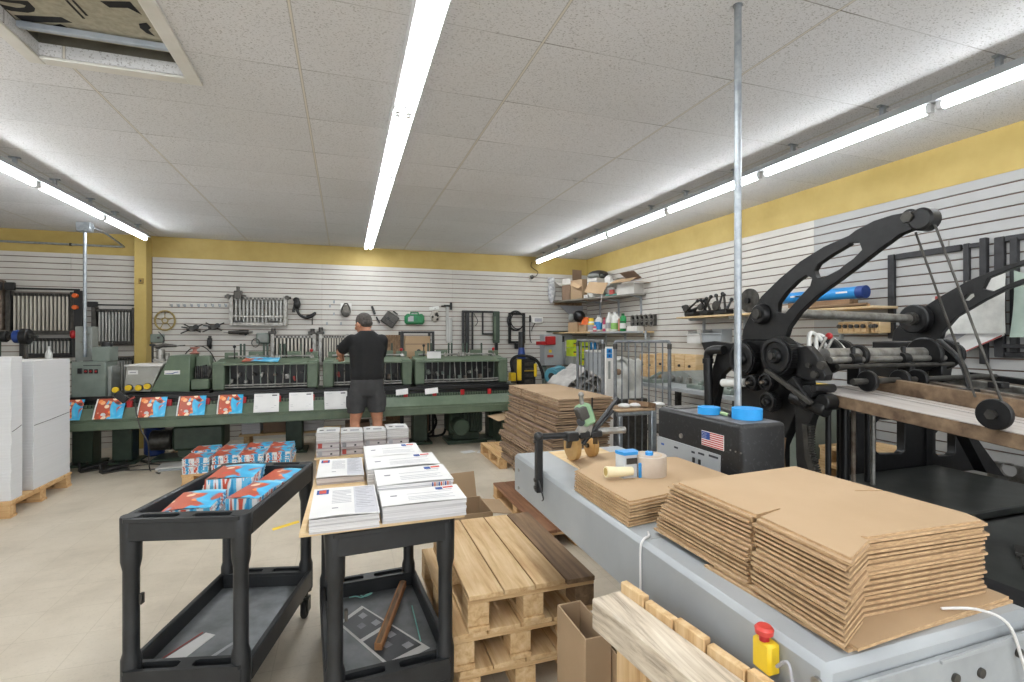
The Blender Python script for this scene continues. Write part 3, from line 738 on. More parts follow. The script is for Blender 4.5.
# ================================================================ the man at the feeder
def remesh(o, voxel, smooth_it=6, fac=0.5):
    m = o.modifiers.new('r', 'REMESH'); m.mode = 'VOXEL'; m.voxel_size = voxel; m.use_smooth_shade = True
    s = o.modifiers.new('s', 'SMOOTH'); s.factor = fac; s.iterations = smooth_it
    bpy.context.view_layer.update()
    dg = bpy.context.evaluated_depsgraph_get()
    me = bpy.data.meshes.new_from_object(o.evaluated_get(dg)); old = o.data
    o.modifiers.clear(); mats = [x for x in old.materials]; o.data = me
    me.materials.clear()
    for x in mats: me.materials.append(x)
    bpy.data.meshes.remove(old); me.shade_smooth(); return o
def loft(g, rings, n=20):
    """rings: (center, rx, ry, tilt about X) ellipses in X / Y"""
    R = []
    for c, rx, ry, *tl in rings:
        M = Matrix.Translation(Vector(c)) @ Matrix.Rotation(tl[0] if tl else 0, 4, 'X')
        R.append([g.b.verts.new(M @ Vector((rx*math.cos(2*PI*k/n), ry*math.sin(2*PI*k/n), 0))) for k in range(n)])
    for A, B in zip(R, R[1:]):
        for k in range(n): g.b.faces.new([A[k], A[(k+1) % n], B[(k+1) % n], B[k]])
    g.b.faces.new(R[0][::-1]); g.b.faces.new(R[-1])
def limb(g, pts, rad, n=14):
    pts = [Vector(p) for p in pts]
    g.tube(pts, rad, n)
    for p, r in ((pts[0], rad[0]), (pts[-1], rad[-1])): g.sph(p, r*.98, 12, 8)
M_skin = pm('skin', '#c08a6c', '#b27c60', 10, 0.55, bp=.02)
M_hair = pm('dark_greying_hair', '#2e2926', '#4d4742', 60, 0.7, bp=.3)
M_shirt = pm('black_cotton', '#161617', '#0f0f10', 5, 0.9, bp=.05)
M_short = pm('charcoal_cotton', '#3c3c3d', '#333334', 12, 0.9, bp=.1)
M_shoe = pm('dark_shoe', '#2a2a2c', '#1f1f21', 12, .7)
PXC, PYC = 0.245, 6.09
def pp(x, y, z): return (PXC+x, PYC+y, z)
SH_L, SH_R = pp(-.170,.02,1.452), pp(.168,.03,1.452)
EL_L, EL_R = pp(-.300,.12,1.305), pp(.165,.235,1.215)
WR_L, WR_R = pp(-.285,.38,1.225), pp(.06,.46,1.24)
g = G()
loft(g, [(pp(0,0,.86),.15,.115),(pp(0,.0,.95),.178,.13),(pp(0,.0,1.05),.172,.128),(pp(0,.01,1.18),.165,.118),(pp(0,.02,1.32),.182,.115),(pp(0,.03,1.42),.18,.10),(pp(0,.04,1.49),.115,.075),(pp(0,.055,1.545),.06,.06)])
limb(g, [pp(0,.05,1.50), pp(-.008,.075,1.56), pp(-.02,.09,1.61)], [.062,.056,.055])
for sh, el, wr in ((SH_L,EL_L,WR_L),(SH_R,EL_R,WR_R)):
    limb(g, [sh, el], [.060,.045]); mid = Vector(el).lerp(Vector(wr), .35); limb(g, [el, mid, wr], [.045,.044,.028])
for sx, fx in ((-.085,-.135),(.085,.118)):
    limb(g, [pp(sx,0,.90), pp(sx+.35*(fx-sx),.0,.70), pp(fx,.01,.50)], [.10,.085,.06])
    limb(g, [pp(fx,.01,.50), pp(fx,-.022,.36), pp(fx,-.012,.22), pp(fx,0,.08)], [.058,.060,.045,.036])
    g.sph(pp(fx,.06,.045), (.042,.12,.04))
# head: skull, jaw, nose, ears (looking down to the work, turned to the side)
HM = Matrix.Translation(pp(-.035,.105,1.632)) @ Matrix.Scale(1.13, 4) @ Matrix.Rotation(.62, 4, 'Z') @ Matrix.Rotation(-.32, 4, 'X')
def hs(c, r): g.sph((0,0,0), r, 16, 10, None) if False else g.sph(HM @ Vector(c), r, 16, 10, HM.to_3x3().to_4x4())
hs((0,-.01,.025), (.076,.095,.088)); hs((0,.035,-.03), (.06,.062,.075)); hs((0,.055,-.085), (.032,.035,.025))
hs((0,.098,-.012), (.013,.022,.026)); hs((0,.088,.02), (.05,.016,.012)); hs((0,.088,-.058), (.024,.012,.012))
for s in (-1,1): hs((s*.078,-.005,-.012), (.012,.022,.034)); hs((s*.04,.07,-.02), (.024,.022,.022))
# hands with five fingers each
def hand(wr, d, side, curl=.5):
    d = Vector(d).normalized(); up = Vector((0,0,1)); sd = d.cross(up).normalized(); nrm = sd.cross(d).normalized()
    w = Vector(wr)
    g.tube([w, w+d*.03, w+d*.09], [.026,.032,.036], 10)
    M = Matrix((sd, d, nrm)).transposed().to_4x4(); M.translation = w+d*.055
    g.sph((0,0,0), 1, 12, 8, None) if False else g.sph(w+d*.055, (.038,.05,.016), 12, 8, M.to_3x3().to_4x4())
    for i, L in enumerate((.068,.078,.074,.058)):
        b = w + d*.09 + sd*((i-1.5)*.021); a1 = d*math.cos(curl*.5)-nrm*math.sin(curl*.5); a2 = d*math.cos(curl*1.4)-nrm*math.sin(curl*1.4)
        limb(g, [b-d*.015, b+a1*L*.5, b+a1*L*.5+a2*L*.5], [.0095,.0088,.0072], 8)
    b = w+d*.03+sd*(-side*.03); a = (d*.75 - sd*side*.65).normalized()
    limb(g, [b, b+a*.035, b+a*.035+(d*.95-nrm*.3)*.032], [.012,.011,.009], 8)
hand(WR_L, (-.02,1,-.12), 1, .55); hand(WR_R, (-.25,1,-.12), -1, .6)
person = fin(g, 'person', M_skin); remesh(person, .0065, 5)
tag(person, 'person with back turned at the green feeders, black t-shirt and dark grey shorts', 'person')
g = G()
for s in (-1,1): hs((s*.033,.087,-.004), (.012,.010,.009))
fin(g, 'eyes', M_paper, person)
g = G(); hs((0,-.016,.037), (.080,.093,.084)); hs((0,-.048,-.002), (.072,.054,.052)); 
for s in (-1,1): hs((s*.068,-.012,.028), (.014,.040,.04))
h = fin(g, 'hair', M_hair, person)
# carve the hair back from the face
bm = bmesh.new(); bm.from_mesh(h.data); MI = HM.inverted() @ wm(h)
bmesh.ops.delete(bm, geom=[v for v in bm.verts if (lambda q: q.y > .052 and q.z < .075)(MI @ v.co)], context='VERTS')
bm.to_mesh(h.data); bm.free()
g = G(); 
loft(g, [(pp(0,-.0,.985),.192,.145),(pp(0,-.002,1.05),.196,.15),(pp(0,.0,1.14),.194,.142),(pp(0,.01,1.24),.196,.134),(pp(0,.018,1.34),.208,.132),(pp(0,.025,1.42),.202,.12),(pp(0,.03,1.475),.170,.105),(pp(0,.036,1.52),.118,.09),(pp(0,.045,1.555),.08,.078)])
for sh, el in ((SH_L,EL_L),(SH_R,EL_R)):
    a, b = Vector(sh), Vector(el); limb(g, [a+Vector((0,0,-.012)), a.lerp(b,.4), a.lerp(b,.72)], [.077,.074,.072])
sh_ = fin(g, 'tshirt', M_shirt, person); remesh(sh_, .012, 5)
g = G()
loft(g, [(pp(0,0,.80),.17,.125),(pp(0,-.003,.88),.19,.145),(pp(0,-.003,.96),.188,.146),(pp(0,0,1.02),.178,.136)])
for sx, fx in ((-.09,-.128),(.088,.112)):
    loft(g, [(pp(sx,0,.90),.10,.12),(pp(sx+.3*(fx-sx),0,.82),.112,.122),(pp(sx+.6*(fx-sx),.0,.72),.106,.114),(pp(fx,.005,.60),.098,.106)])
    g.box(PXC+fx+(.075 if fx > 0 else -.105), PXC+fx+(.105 if fx > 0 else -.075), PYC-.06, PYC+.06, .66, .80, .01)
so = fin(g, 'shorts', M_short, person); remesh(so, .012, 4)
for fx in (-.135,.118):
    g = G(); x, y, z = pp(fx,.05,0); g.sph((x, y, .055), (.052,.145,.052), 16, 10); g.box(x-.05, x+.05, y-.14, y+.15, 0.0, .03, .012); fin(g, 'shoe', M_shoe, person)
    g = G(); g.cyl(pp(fx,0,.09), pp(fx,-.005,.17), .044, .047, 14); fin(g, 'sock', M_paper, person)
# ================================================================ things hung on the back slat wall
YW = YB + .0006
def wq(px, py, y=YW): return PY(px, py, y)
def gate(name, label, cat, px0, py0, px1, py1, n, mats, group=None, depth=.10, back=None, sec=None, horizontal_top=True, y=None):
    """a fold-plate / roller grid: frame with upright bars"""
    y = y or YW
    a, b = wq(px0, py0, y-depth), wq(px1, py1, y-depth); x0, x1, z1, z0 = a.x, b.x, a.z, b.z
    mb, mf = mats
    t = T(name, label, cat, ((x0+x1)/2, y-depth/2, z0), 0, group)
    bx('side_rail', mf, t, x0, x0+.05, y-depth, y-.004, z0, z1, .004); bx('side_rail', mf, t, x1-.05, x1, y-depth, y-.004, z0, z1, .004)
    bx('bottom_rail', mf, t, x0+.0501, x1-.0501, y-depth, y-.02, z0, z0+.05, .004)
    bx('top_rail', mf, t, x0+.0501, x1-.0501, y-depth+.01, y-.02, z1-.06, z1-.02, .004)
    if back: bx('gap_dark_backing', back, t, x0+.0502, x1-.0502, y-.03, y-.006, z0+.0502, z1-.0602, 0)  # dark sheet added behind the bars to blacken the gaps
    for k in range(n):
        x = x0+.085+(x1-x0-.17)*k/(n-1); w = (x1-x0)/n*.21
        bx('bar', mb, t, x-w, x+w, y-depth+.012, y-depth+.05, z0+.0501, z1-.0601, .003)
        cy('bar_screw', M_dsteel, t, (x, y-depth+.005, z1-.04), (x, y-depth-.012, z1-.04), .014, n=8)
    return t, x0, x1, z0, z1
M_bar = pm('brushed_alloy', '#d2ccc0', '#b3ada2', 20, .42, .25, stretch=(1,1,.1))
M_barg = pm('grey_alloy', '#bdbdb9', '#9a9a96', 20, .42, .25, stretch=(1,1,.1))
t, x0, x1, z0, z1 = gate('fold_plate', 'large grid of pale rollers with orange knobs hung beyond the ceiling conduit', 'fold plate', 5, 290.5, 74.5, 334.5, 14, (M_bar, M_dsteel), back=M_black)
cy('top_shaft', M_black, t, (x0, YW-.11, z1+.03), (x1+.06, YW-.11, z1+.03), .012, n=10)
bx('side_bracket', M_black, t, x1+.0, x1+.10, YW-.13, YW-.03, z0+.10, z1+.02, .006); bx('side_bracket', M_rustw, t, x0-.10, x0-.02, YW-.13, YW-.03, z0+.05, z1+.13, .006)
for z in (z1-.05, z1-.20): cy('orange_knob', M_orange, t, (x1+.03, YW-.13, z), (x1+.03, YW-.18, z), .03, n=14, bev=.005)
g = G(); g.sph((x1+.0, YW-.14, z0+.0), (.035,.035,.055)); fin(g, 'red_lever', M_red, t)
for x in (x0-.06, x0+.07): bx('clamp', M_black, t, x-.05, x+.05, YW-.16, YW-.12, z1+.0, z1+.10, .006)
t, *_ = gate('fold_plate', 'lower grid of grey rollers hung under the grid with orange knobs', 'fold plate', 19, 336.5, 76, 357, 12, (M_barg, M_black), back=M_black)
t, x0, x1, z0, z1 = gate('fold_plate', 'grid of rollers hung between the ceiling conduit and the yellow column', 'fold plate', 91, 307, 136, 345, 10, (M_barg, M_dsteel), back=M_dsteel)
cy('top_shaft', M_black, t, (x0-.05, YW-.11, z1+.03), (x1, YW-.11, z1+.03), .010, n=10); bx('clamp', M_black, t, x0-.03, x0+.08, YW-.14, YW-.10, z1, z1+.07, .005)
t, *_ = gate('fold_plate', 'dark grid of rollers low on the wall behind the grey control cabinet', 'fold plate', 100, 356, 137, 396, 9, (M_barg, M_dsteel), back=M_black)
t, x0, x1, z0, z1 = gate('fold_plate', 'grey fold plate grid hung alone at the middle of the slat wall', 'fold plate', 229, 295, 287, 326, 13, (M_barg, M_steel))
bx('cross_rail', M_steel, t, x0+.051, x1-.051, YW-.108, YW-.092, z0+.12, z0+.15, .002)
g = G(); g.box(x0+.07, x0+.17, YW-.16, YW-.10, z1-.05, z1+.06, .006); g.cyl((x0+.12,YW-.13,z1), (x0+.12,YW-.13,z1+.12), .022, n=12); g.box(x0+.02, x0+.22, YW-.14, YW-.12, z1-.02, z1, .003); fin(g, 'adjuster', M_dsteel, t)
for x in (x0-.01, x1+.0): g = G(); g.cyl((x-.05,YW-.06,z1-.02), (x+.05,YW-.06,z1-.02), .02, n=12); g.cyl((x,YW-.08,z1-.02), (x,YW-.12,z1-.02), .032, n=12); fin(g, 'corner_knob', M_dsteel, t)
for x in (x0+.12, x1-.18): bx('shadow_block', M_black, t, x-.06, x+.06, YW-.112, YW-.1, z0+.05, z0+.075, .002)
t, x0, x1, z0, z1 = gate('fold_plate', 'bright silver grid of rollers standing behind the first green feeder', 'fold plate', 270.5, 334, 316, 365, 10, (M_bar, M_steel), back=M_dsteel)
for x in (x0+.03, x1-.05): g = G(); g.cyl((x,YW-.06,z1-.02), (x,YW-.06,z1+.08), .03, n=12); g.box(x-.06,x+.04,YW-.1,YW-.03,z1+.0,z1+.04,.004); fin(g, 'adjuster', M_dsteel, t)
t, x0, x1, z0, z1 = gate('fold_plate', 'silver grid of rollers on the wall just beside the man in black', 'fold plate', 318.5, 334, 349, 365, 8, (M_bar, M_steel), back=M_dsteel)
for x in (x0+.03,): g = G(); g.cyl((x,YW-.06,z1-.02), (x,YW-.06,z1+.10), .03, n=12); g.box(x-.06,x+.05,YW-.1,YW-.03,z1+.0,z1+.04,.004); fin(g, 'adjuster', M_dsteel, t)
# black wheels on a stand by the white sheets
t = T('roller_stand', 'green post with black and blue wheels standing behind the tall white sheet stacks', 'roller stand', (-3.2, 6.7, 0))
c = [PY(x, 336.5, 6.7) for x in (3, 18, 25)]
bx('post', M_dgreen, t, c[0].x-.16, c[0].x-.06, 6.65, 6.8, 0, 1.46, .01)
cy('shaft', M_dsteel, t, (c[0].x-.1, 6.72, 1.485), (c[2].x+.1, 6.72, 1.485), .015, n=10)
for q, m, r in zip(c, (M_black, M_navy, M_black), (.06,.07,.085)): 
    w = cy('wheel', m, t, (q.x-.03, 6.70, 1.485), (q.x+.04, 6.70, 1.485), r, n=24, bev=.008); cy('hub', M_dsteel, w, (q.x+.041, 6.70, 1.485), (q.x+.06, 6.70, 1.485), .03, n=12)
cy('post_leg', M_dsteel, t, (c[2].x, 6.72, 0), (c[2].x, 6.72, 1.40), .018, n=12)
t = T('bottle', 'small clear bottle standing behind the tall white sheet stacks', 'bottle', PY(34.5, 357, 7.2))
q = PY(34.5, 362, 6.68); g = G(); g.lathe([(.03,0),(.032,.02),(.032,.10),(.012,.135),(.012,.155),(0,.155)], (q.x, 6.95, 1.20), n=14); fin(g, 'body', M_clear, t); cy('cap', M_paper, t, (q.x,6.95,1.355), (q.x,6.95,1.375), .014, n=12)
t2 = T('cabinet', 'dark cabinet behind the tall white sheet stacks carrying a clear bottle', 'cabinet', (-2.9, 7.0, 0)); bx('body', M_ggrey, t2, q.x-.18, q.x+.14, 6.84, 7.06, .05, 1.18, .006); bx('lid', M_dgreen, t2, q.x-.2, q.x+.16, 6.82, 7.08, 1.181, 1.199, .004); bx('door', M_grey, t2, q.x-.17, q.x+.13, 6.825, 6.838, .1, 1.15, .004); bx('plinth', M_black, t2, q.x-.17, q.x+.13, 6.86, 7.04, 0, .049, 0)
# yellow ring with spokes, wire hooks
t = T('wheel_ring', 'thin yellow-brown wheel ring with spokes hung beside the yellow column', 'wheel ring', wq(164, 330))
c = wq(165, 320.5, YW-.03); M_ring = pm('yellow_brown_plastic', '#a5925a', '#8d7b49', 10, .5)
g = G(); R_ = .118
g.tube([(c.x+R_*math.cos(a), c.y, c.z+R_*1.12*math.sin(a)) for a in [2*PI*k/32 for k in range(32)]], .012, 8, True); fin(g, 'rim', M_ring, t)
for a in (.3, 1.6, 2.9, 4.2, 5.4): tb('spoke', M_ring, t, [(c.x+.03*math.cos(a), c.y, c.z+.03*math.sin(a)), (c.x+R_*math.cos(a), c.y, c.z+R_*1.12*math.sin(a))], .006, 6)
g = G(); g.tube([(c.x+.035*math.cos(a), c.y, c.z+.035*math.sin(a)) for a in [2*PI*k/16 for k in range(16)]], .008, 6, True); fin(g, 'hub', M_ring, t); cy('hanger', M_steel, t, (c.x, YW, c.z+.10), (c.x, c.y-.02, c.z+.10), .005, n=6)
t = T('wall_box', 'small grey box with looped wire hung below the yellow-brown ring', 'wall box', wq(157, 345))
a, b = wq(150, 334, YW-.07), wq(163, 342.5, YW-.07)
bx('box', M_ggrey, t, a.x, b.x, YW-.07, YW, b.z, a.z, .006); tb('wire_loop', M_dsteel, t, spline([(a.x+.02,YW-.08,b.z), (a.x+.05,YW-.10,b.z-.06), (b.x-.02,YW-.10,b.z-.05), (b.x+.02,YW-.09,b.z+.05), (b.x-.05,YW-.08,a.z+.03)]), .006); cy('bolt', M_dsteel, t, (a.x+.1,YW-.07,a.z-.05), (a.x+.1,YW-.09,a.z-.05), .015, n=8)
def hook(px, py, L=.11):
    c = wq(px, py, YW)
    t = T('hanging_hook', '', 'hook', c, 0, None)
    tb('wire', M_galv, t, [(c.x, YW, c.z), (c.x+.005, YW-L*.8, c.z-.01), (c.x+.005, YW-L, c.z+.02)], .004, 6)
    bx('plate', M_galv, t, c.x-.012, c.x+.012, YW-.003, YW+.001, c.z-.02, c.z+.02, 0)
    return t
hx = [172,179,185,192,199,206,213,220,226]
for k, x in enumerate(hx):
    t = hook(x, 305.5); t['label'] = 'chrome wire hook in the row beside the hung fold plate, %s from the plate' % OR[len(hx)-1-k]; t['group'] = 'wire hooks in a row'
for k, (x, y) in enumerate(((330,306),(334,314),(341,323.5),(327,323.5),(334,302))):
    t = hook(x, y); t['label'] = 'empty wire hook near the grey mesh bag, %s' % ['highest on its side','level with the bag','just under the bag','lowest and nearest the fold plate','topmost of them'][k]; t['group'] = 'wire hooks near the mesh bag'
# clamp tools
def starclamp(px, py, label, s=1.0, seed=1):
    c = wq(px, py, YW-.05); t = T('pipe_clamp', label, 'clamp', (c.x, YW, c.z-.06*s), 0, None)
    rnd = random.Random(seed)
    g = G(); g.cyl((c.x-.07*s,c.y,c.z-.01), (c.x+.06*s,c.y,c.z+.015), .022*s, n=12); g.box(c.x-.035*s,c.x+.035*s,c.y-.03,c.y+.02,c.z-.04*s,c.z+.035*s,.006); fin(g, 'body', M_dsteel, t)
    for k, (dx, dz) in enumerate(((-.14,-.07),(-.10,.06),(.13,.06),(.10,-.05),(-.13,.02))):
        tb('arm', M_dsteel if k % 2 else M_black, t, [(c.x+dx*.25*s,c.y,c.z+dz*.25*s),(c.x+dx*s,c.y-.01,c.z+dz*s)], .009*s, 8)
    cy('wing', M_black, t, (c.x+.05*s,c.y-.02,c.z+.02*s), (c.x+.05*s,c.y-.05,c.z+.02*s), .034*s, n=14)
    cy('peg', M_steel, t, (c.x,YW,c.z), (c.x,c.y,c.z), .008, n=8)
starclamp(192.5, 328.5, 'dark clamp with spread arms hung nearest the yellow-brown ring', 1.0)
starclamp(214, 327, 'dark clamp with a round wheel hung above the black holster', 1.0, 3)
t = T('holster', 'black tool holster hung under the round-wheeled clamp', 'holster', wq(209.5, 348)); c = wq(209.5, 343, YW-.03)
ob('sheath', M_black, t, (c.x,c.y,c.z+.015), (.055,.05,.12), (0,.08,0), .01); g = G(); g.cyl((c.x,c.y,c.z-.03),(c.x+.015,c.y,c.z-.085), .035, .012, 10); fin(g, 'tip', M_black, t); bx('belt_clip', M_dsteel, t, c.x-.02, c.x+.02, YW-.01, YW-.001, c.z+.02, c.z+.10, .002)
t = T('drill', 'grey air drill with a long bit lying on pegs under the hung fold plate', 'drill', wq(237, 335)); c = wq(241, 332, YW-.05)
g = G(); g.cyl((c.x-.16,c.y,c.z-.005),(c.x-.02,c.y,c.z), .022, .026, 12); g.cyl((c.x-.02,c.y,c.z),(c.x+.10,c.y,c.z), .035, .03, 14); fin(g, 'body', M_dsteel, t)
cy('chuck', M_steel, t, (c.x+.10,c.y,c.z),(c.x+.15,c.y,c.z), .018, n=12); tb('grip', M_black, t, [(c.x+.05,c.y,c.z),(c.x+.065,c.y,c.z-.05)], .018); cy('bit', M_steel, t, (c.x-.22,c.y,c.z-.005),(c.x-.16,c.y,c.z-.005), .007, n=8)
cy('peg', M_steel, t, (c.x,YW,c.z-.03), (c.x,c.y-.02,c.z-.03), .006, n=6)
t = T('wall_box', 'grey electrical box with a coiled wire hung behind the first feeder', 'wall box', wq(262, 345)); a, b = wq(256, 333, YW-.09), wq(269, 343.5, YW-.09)
bx('box', M_ggrey, t, a.x, b.x, YW-.09, YW, b.z, a.z, .012); tb('coil', M_dsteel, t, [(a.x+.0+.05*math.cos(k*.5), YW-.1-.002*k, b.z+.01+.06*math.sin(k*.5)) for k in range(26)], .005, 6); bx('cover', M_grey, t, a.x+.02, b.x-.02, YW-.097, YW-.089, b.z+.02, a.z-.02, .003)
# black air tool and cable
t = T('air_tool', 'black air tool with a curled cable hung beside the middle fold plate', 'air tool', wq(305, 322)); c = wq(297, 304, YW-.06)
g = G(); g.sph((c.x,c.y,c.z), (.05,.05,.085)); g.cyl((c.x-.03,c.y,c.z-.02),(c.x-.05,c.y,c.z-.12), .02, n=10); g.sph((c.x-.01,c.y,c.z+.06), (.045,.04,.04)); fin(g, 'body', M_black, t)
tb('cable', M_black, t, spline([(c.x+.0,c.y,c.z-.06),(c.x+.03,c.y-.01,c.z-.15),(c.x+.12,c.y,c.z-.20),(c.x+.20,c.y,c.z-.18),(c.x+.25,c.y,c.z-.13),(c.x+.20,c.y,c.z-.16),(c.x+.13,c.y,c.z-.185)]), .02, 10); cy('lance', M_dsteel, t, (c.x+.21,c.y,c.z-.15),(c.x+.21,c.y,c.z-.30), .009, n=8); cy('peg', M_steel, t, (c.x,YW,c.z+.03),(c.x,c.y,c.z+.03), .007, n=6)
# grey mesh bag, black bracket, tilted case, green case, clear bag
t = T('mesh_bag', 'grey knapsack-like bag in clear film hung above the man, nearest the hooks', 'bag', wq(346, 320)); c = wq(346, 311, YW-.05)
g = G(); g.sph((c.x,c.y,c.z-.0), (.075,.045,.095)); fin(g, 'pouch', pm('grey_fabric', '#77746d', '#5e5b55', 20, .9, bp=.1), t)
g = G(); g.tube([(c.x-.045+.0, c.y-.02, c.z-.0), (c.x-.05,c.y-.03,c.z+.05),(c.x-.02,c.y-.03,c.z+.11),(c.x+.02,c.y-.03,c.z+.11),(c.x+.05,c.y-.03,c.z+.05),(c.x+.045,c.y-.02,c.z)], .012, 8); fin(g, 'strap', M_dsteel, t); cy('peg', M_steel, t, (c.x,YW,c.z+.10),(c.x,c.y-.03,c.z+.10), .006, n=8)
ob('film', M_clear, t, (c.x,YW-.008,c.z+.06), (.16,.006,.12), (0,.03,0), .002); bx('pocket', M_dsteel, t, c.x-.05, c.x+.05, c.y-.05, c.y-.03, c.z-.07, c.z-.02, .008)
t = T('wall_bracket', 'thin black hinged bracket hung above the tilted black case', 'bracket', wq(374, 320)); a, b = wq(371.5, 306, YW-.03), wq(377, 318, YW-.03)
ob('arm', M_black, t, (a.lerp(b,.35)), (.035,.03,.13), (0,-.35,0), .004); ob('lower_arm', M_black, t, (b.x+.015,b.y,b.z-.03), (.022,.02,.11), (0,-.5,0), .003); cy('pin', M_steel, t, (a.x,YW,a.z),(a.x,YW-.05,a.z), .008, n=8)
t = T('tool_case', 'flat black tool case hung tilted beside the green case', 'tool case', wq(389.5, 329)); c = wq(390, 319.5, YW-.05)
cy('peg', M_steel, t, (c.x+.08,YW,c.z+.09),(c.x+.08,c.y-.01,c.z+.09), .007, n=8); ob('shell', M_dsteel, t, c, (.215,.08,.20), (0,.62,0), .012); ob('latch', M_black, t, (c.x-.02,c.y-.042,c.z+.02), (.05,.01,.02), (0,.62,0), .002); ob('handle', M_black, t, (c.x+.085,c.y,c.z+.105), (.09,.03,.02), (0,.62,0), .006); ob('rib', M_black, t, (c.x,c.y-.041,c.z-.02), (.19,.006,.012), (0,.62,0), .002)
t = T('tool_case', 'green plastic tool case with a pale label hung on the slat wall', 'tool case', wq(414.5, 326)); c = wq(414.5, 319, YW-.06)
M_gcase = pm('green_case_plastic', '#1f7a4a', '#17653c', 8, .4)
bx('shell', M_gcase, t, c.x-.155, c.x+.155, c.y-.045, c.y+.055, c.z-.085, c.z+.075, .03); cy('peg', M_steel, t, (c.x,YW,c.z+.085),(c.x,c.y-.01,c.z+.085), .007, n=8); tb('handle', M_gcase, t, [(c.x-.06,c.y,c.z+.07),(c.x-.055,c.y,c.z+.105),(c.x+.055,c.y,c.z+.105),(c.x+.06,c.y,c.z+.07)], .012)
bx('label_patch', M_inkl, t, c.x-.105, c.x-.02, c.y-.048, c.y-.044, c.z-.04, c.z+.045, .001); bx('seam', M_dgreen, t, c.x-.15, c.x+.15, c.y-.047, c.y-.042, c.z+.05, c.z+.056, 0)
for s in (-1,1): bx('latch', M_gcase, t, c.x+s*.1-.02, c.x+s*.1+.02, c.y-.055, c.y-.04, c.z+.03, c.z+.08, .004)
t = T('parts_bag', 'clear bag of small grey parts hung between the green case and the saw', 'parts bag', wq(435, 326)); c = wq(435, 315, YW-.03)
g = G(); g.sph((c.x,c.y,c.z-.02), (.075,.025,.10)); fin(g, 'bag', pm('clear_bag_film', '#b7b2a8', '#8d887e', 30, .4, bp=.3), t)
cy('peg', M_steel, t, (c.x,YW,c.z+.10),(c.x,c.y-.02,c.z+.10), .006, n=8); ob('header', M_clear, t, (c.x-.01,YW-.012,c.z+.11), (.16,.006,.05), (0,-.1,0), .002)
rnd = random.Random(5)
for k in range(6): g = G(); g.sph((c.x+rnd.uniform(-.045,.045), c.y-.02, c.z+rnd.uniform(-.08,.03)), .02, 8, 6); fin(g, 'small_part', M_dsteel, t)
t = T('saw_frame', 'long grey steel scraper blade with a black clamp hung on the slat wall', 'blade', wq(450, 342)); a = wq(446, 308, YW-.03); b = wq(450.5, 342.5, YW-.03)
bx('blade', M_barg, t, a.x, a.x+.045, YW-.035, YW-.01, a.z-.16, a.z+.03, .003); bx('wide_blade', M_barg, t, a.x+.0, a.x+.10, YW-.045, YW-.015, b.z, a.z-.161, .003)
g = G(); g.box(a.x-.04,a.x+.09,YW-.06,YW-.02,a.z+.02,a.z+.05,.004); g.cyl((a.x+.08,YW-.04,a.z-.03),(a.x+.08,YW-.04,a.z+.09), .02, n=10); fin(g, 'clamp', M_black, t); cy('clamp_handle', M_black, t, (a.x-.08,YW-.04,a.z+.03),(a.x-.04,YW-.04,a.z+.03), .01, n=8)
# tall black frame with green rule
t = T('chase_frame', 'tall black steel frame with a green upright hung above the last feeder', 'frame', wq(480, 352)); a, b = wq(462, 312.5, YW-.05), wq(498, 352, YW-.05)
for x, w in ((a.x,.04),(a.x+.06,.06),(a.x+.165,.025)): bx('upright', M_black, t, x, x+w, YW-.06, YW-.02, b.z, a.z, .004)
bx('top_bar', M_black, t, a.x, b.x-.08, YW-.055, YW-.025, a.z, a.z+.035, .004); bx('inner_bar', M_black, t, a.x+.36, b.x-.08, YW-.05, YW-.03, a.z-.36, a.z-.335, .003); bx('inner_upright', M_black, t, a.x+.34, a.x+.365, YW-.05, YW-.03, a.z-.36, a.z-.0, .003)
bx('green_upright', M_dgreen, t, b.x-.09, b.x+.02, YW-.09, YW-.03, a.z-.50, a.z+.03, .008); bx('green_edge', M_green, t, b.x-.085, b.x-.05, YW-.105, YW-.09, a.z-.45, a.z-.06, .004); bx('foot_bar', M_black, t, b.x-.05, b.x-.0, YW-.06, YW-.02, b.z-.1, a.z-.501, .003)
tb('wire', M_dsteel, t, spline([(a.x+.2,YW-.06,a.z-.02),(a.x+.26,YW-.07,a.z-.14),(a.x+.22,YW-.06,a.z-.22)]), .006)
# cardboard carton on a stand behind the feeders, brown bin
t = T('carton', 'plain cardboard carton standing in a black frame behind the feeders', 'carton', (1.2, 7.5, 1.2)); a, b = PY(405.5, 336, 7.55), PY(430, 357, 7.55)
bx('box', M_cardl, t, a.x, b.x, 7.55, 7.85, b.z, a.z, .004); bx('tape_seam', M_cardd, t, a.x+.001, b.x-.001, 7.546, 7.551, (a.z+b.z)/2+.03, (a.z+b.z)/2+.045, 0); cy('black_cap', M_black, t, ((a.x+b.x)/2+.01,7.551,b.z+.09),((a.x+b.x)/2+.01,7.52,b.z+.09), .03, n=14, bev=.004); bx('flap', M_card, t, a.x+.06, b.x-.1, 7.53, 7.549, b.z-.14, b.z-.001, .002)
f = T('black_stand', 'black steel frame stand holding a plain carton behind the feeders', 'stand', (1.2, 7.5, 0)); 
for x in (a.x-.05, b.x+.04): bx('upright', M_black, f, x-.02, x+.02, 7.5, 7.53, .0, a.z+.07, .003); 
for x in (a.x-.05, b.x+.04): bx('rear_upright', M_black, f, x-.02, x+.02, 7.86, 7.89, .0, a.z+.07, .003)
bx('top_bar', M_black, f, a.x-.03, b.x+.02, 7.5, 7.53, a.z+.04, a.z+.07, .003); bx('shelf', M_black, f, a.x-.03, b.x+.02, 7.5, 7.89, b.z-.17, b.z-.145, .003); bx('riser', M_black, f, a.x+.03, b.x-.03, 7.60, 7.84, b.z-.145, b.z-.001, .003)
t = T('file_box', 'dark brown ribbed board standing by the man behind the feeders', 'board', (.7, 7.8, 1)); a, b = PY(386, 335, 7.8), PY(400.5, 352, 7.8)
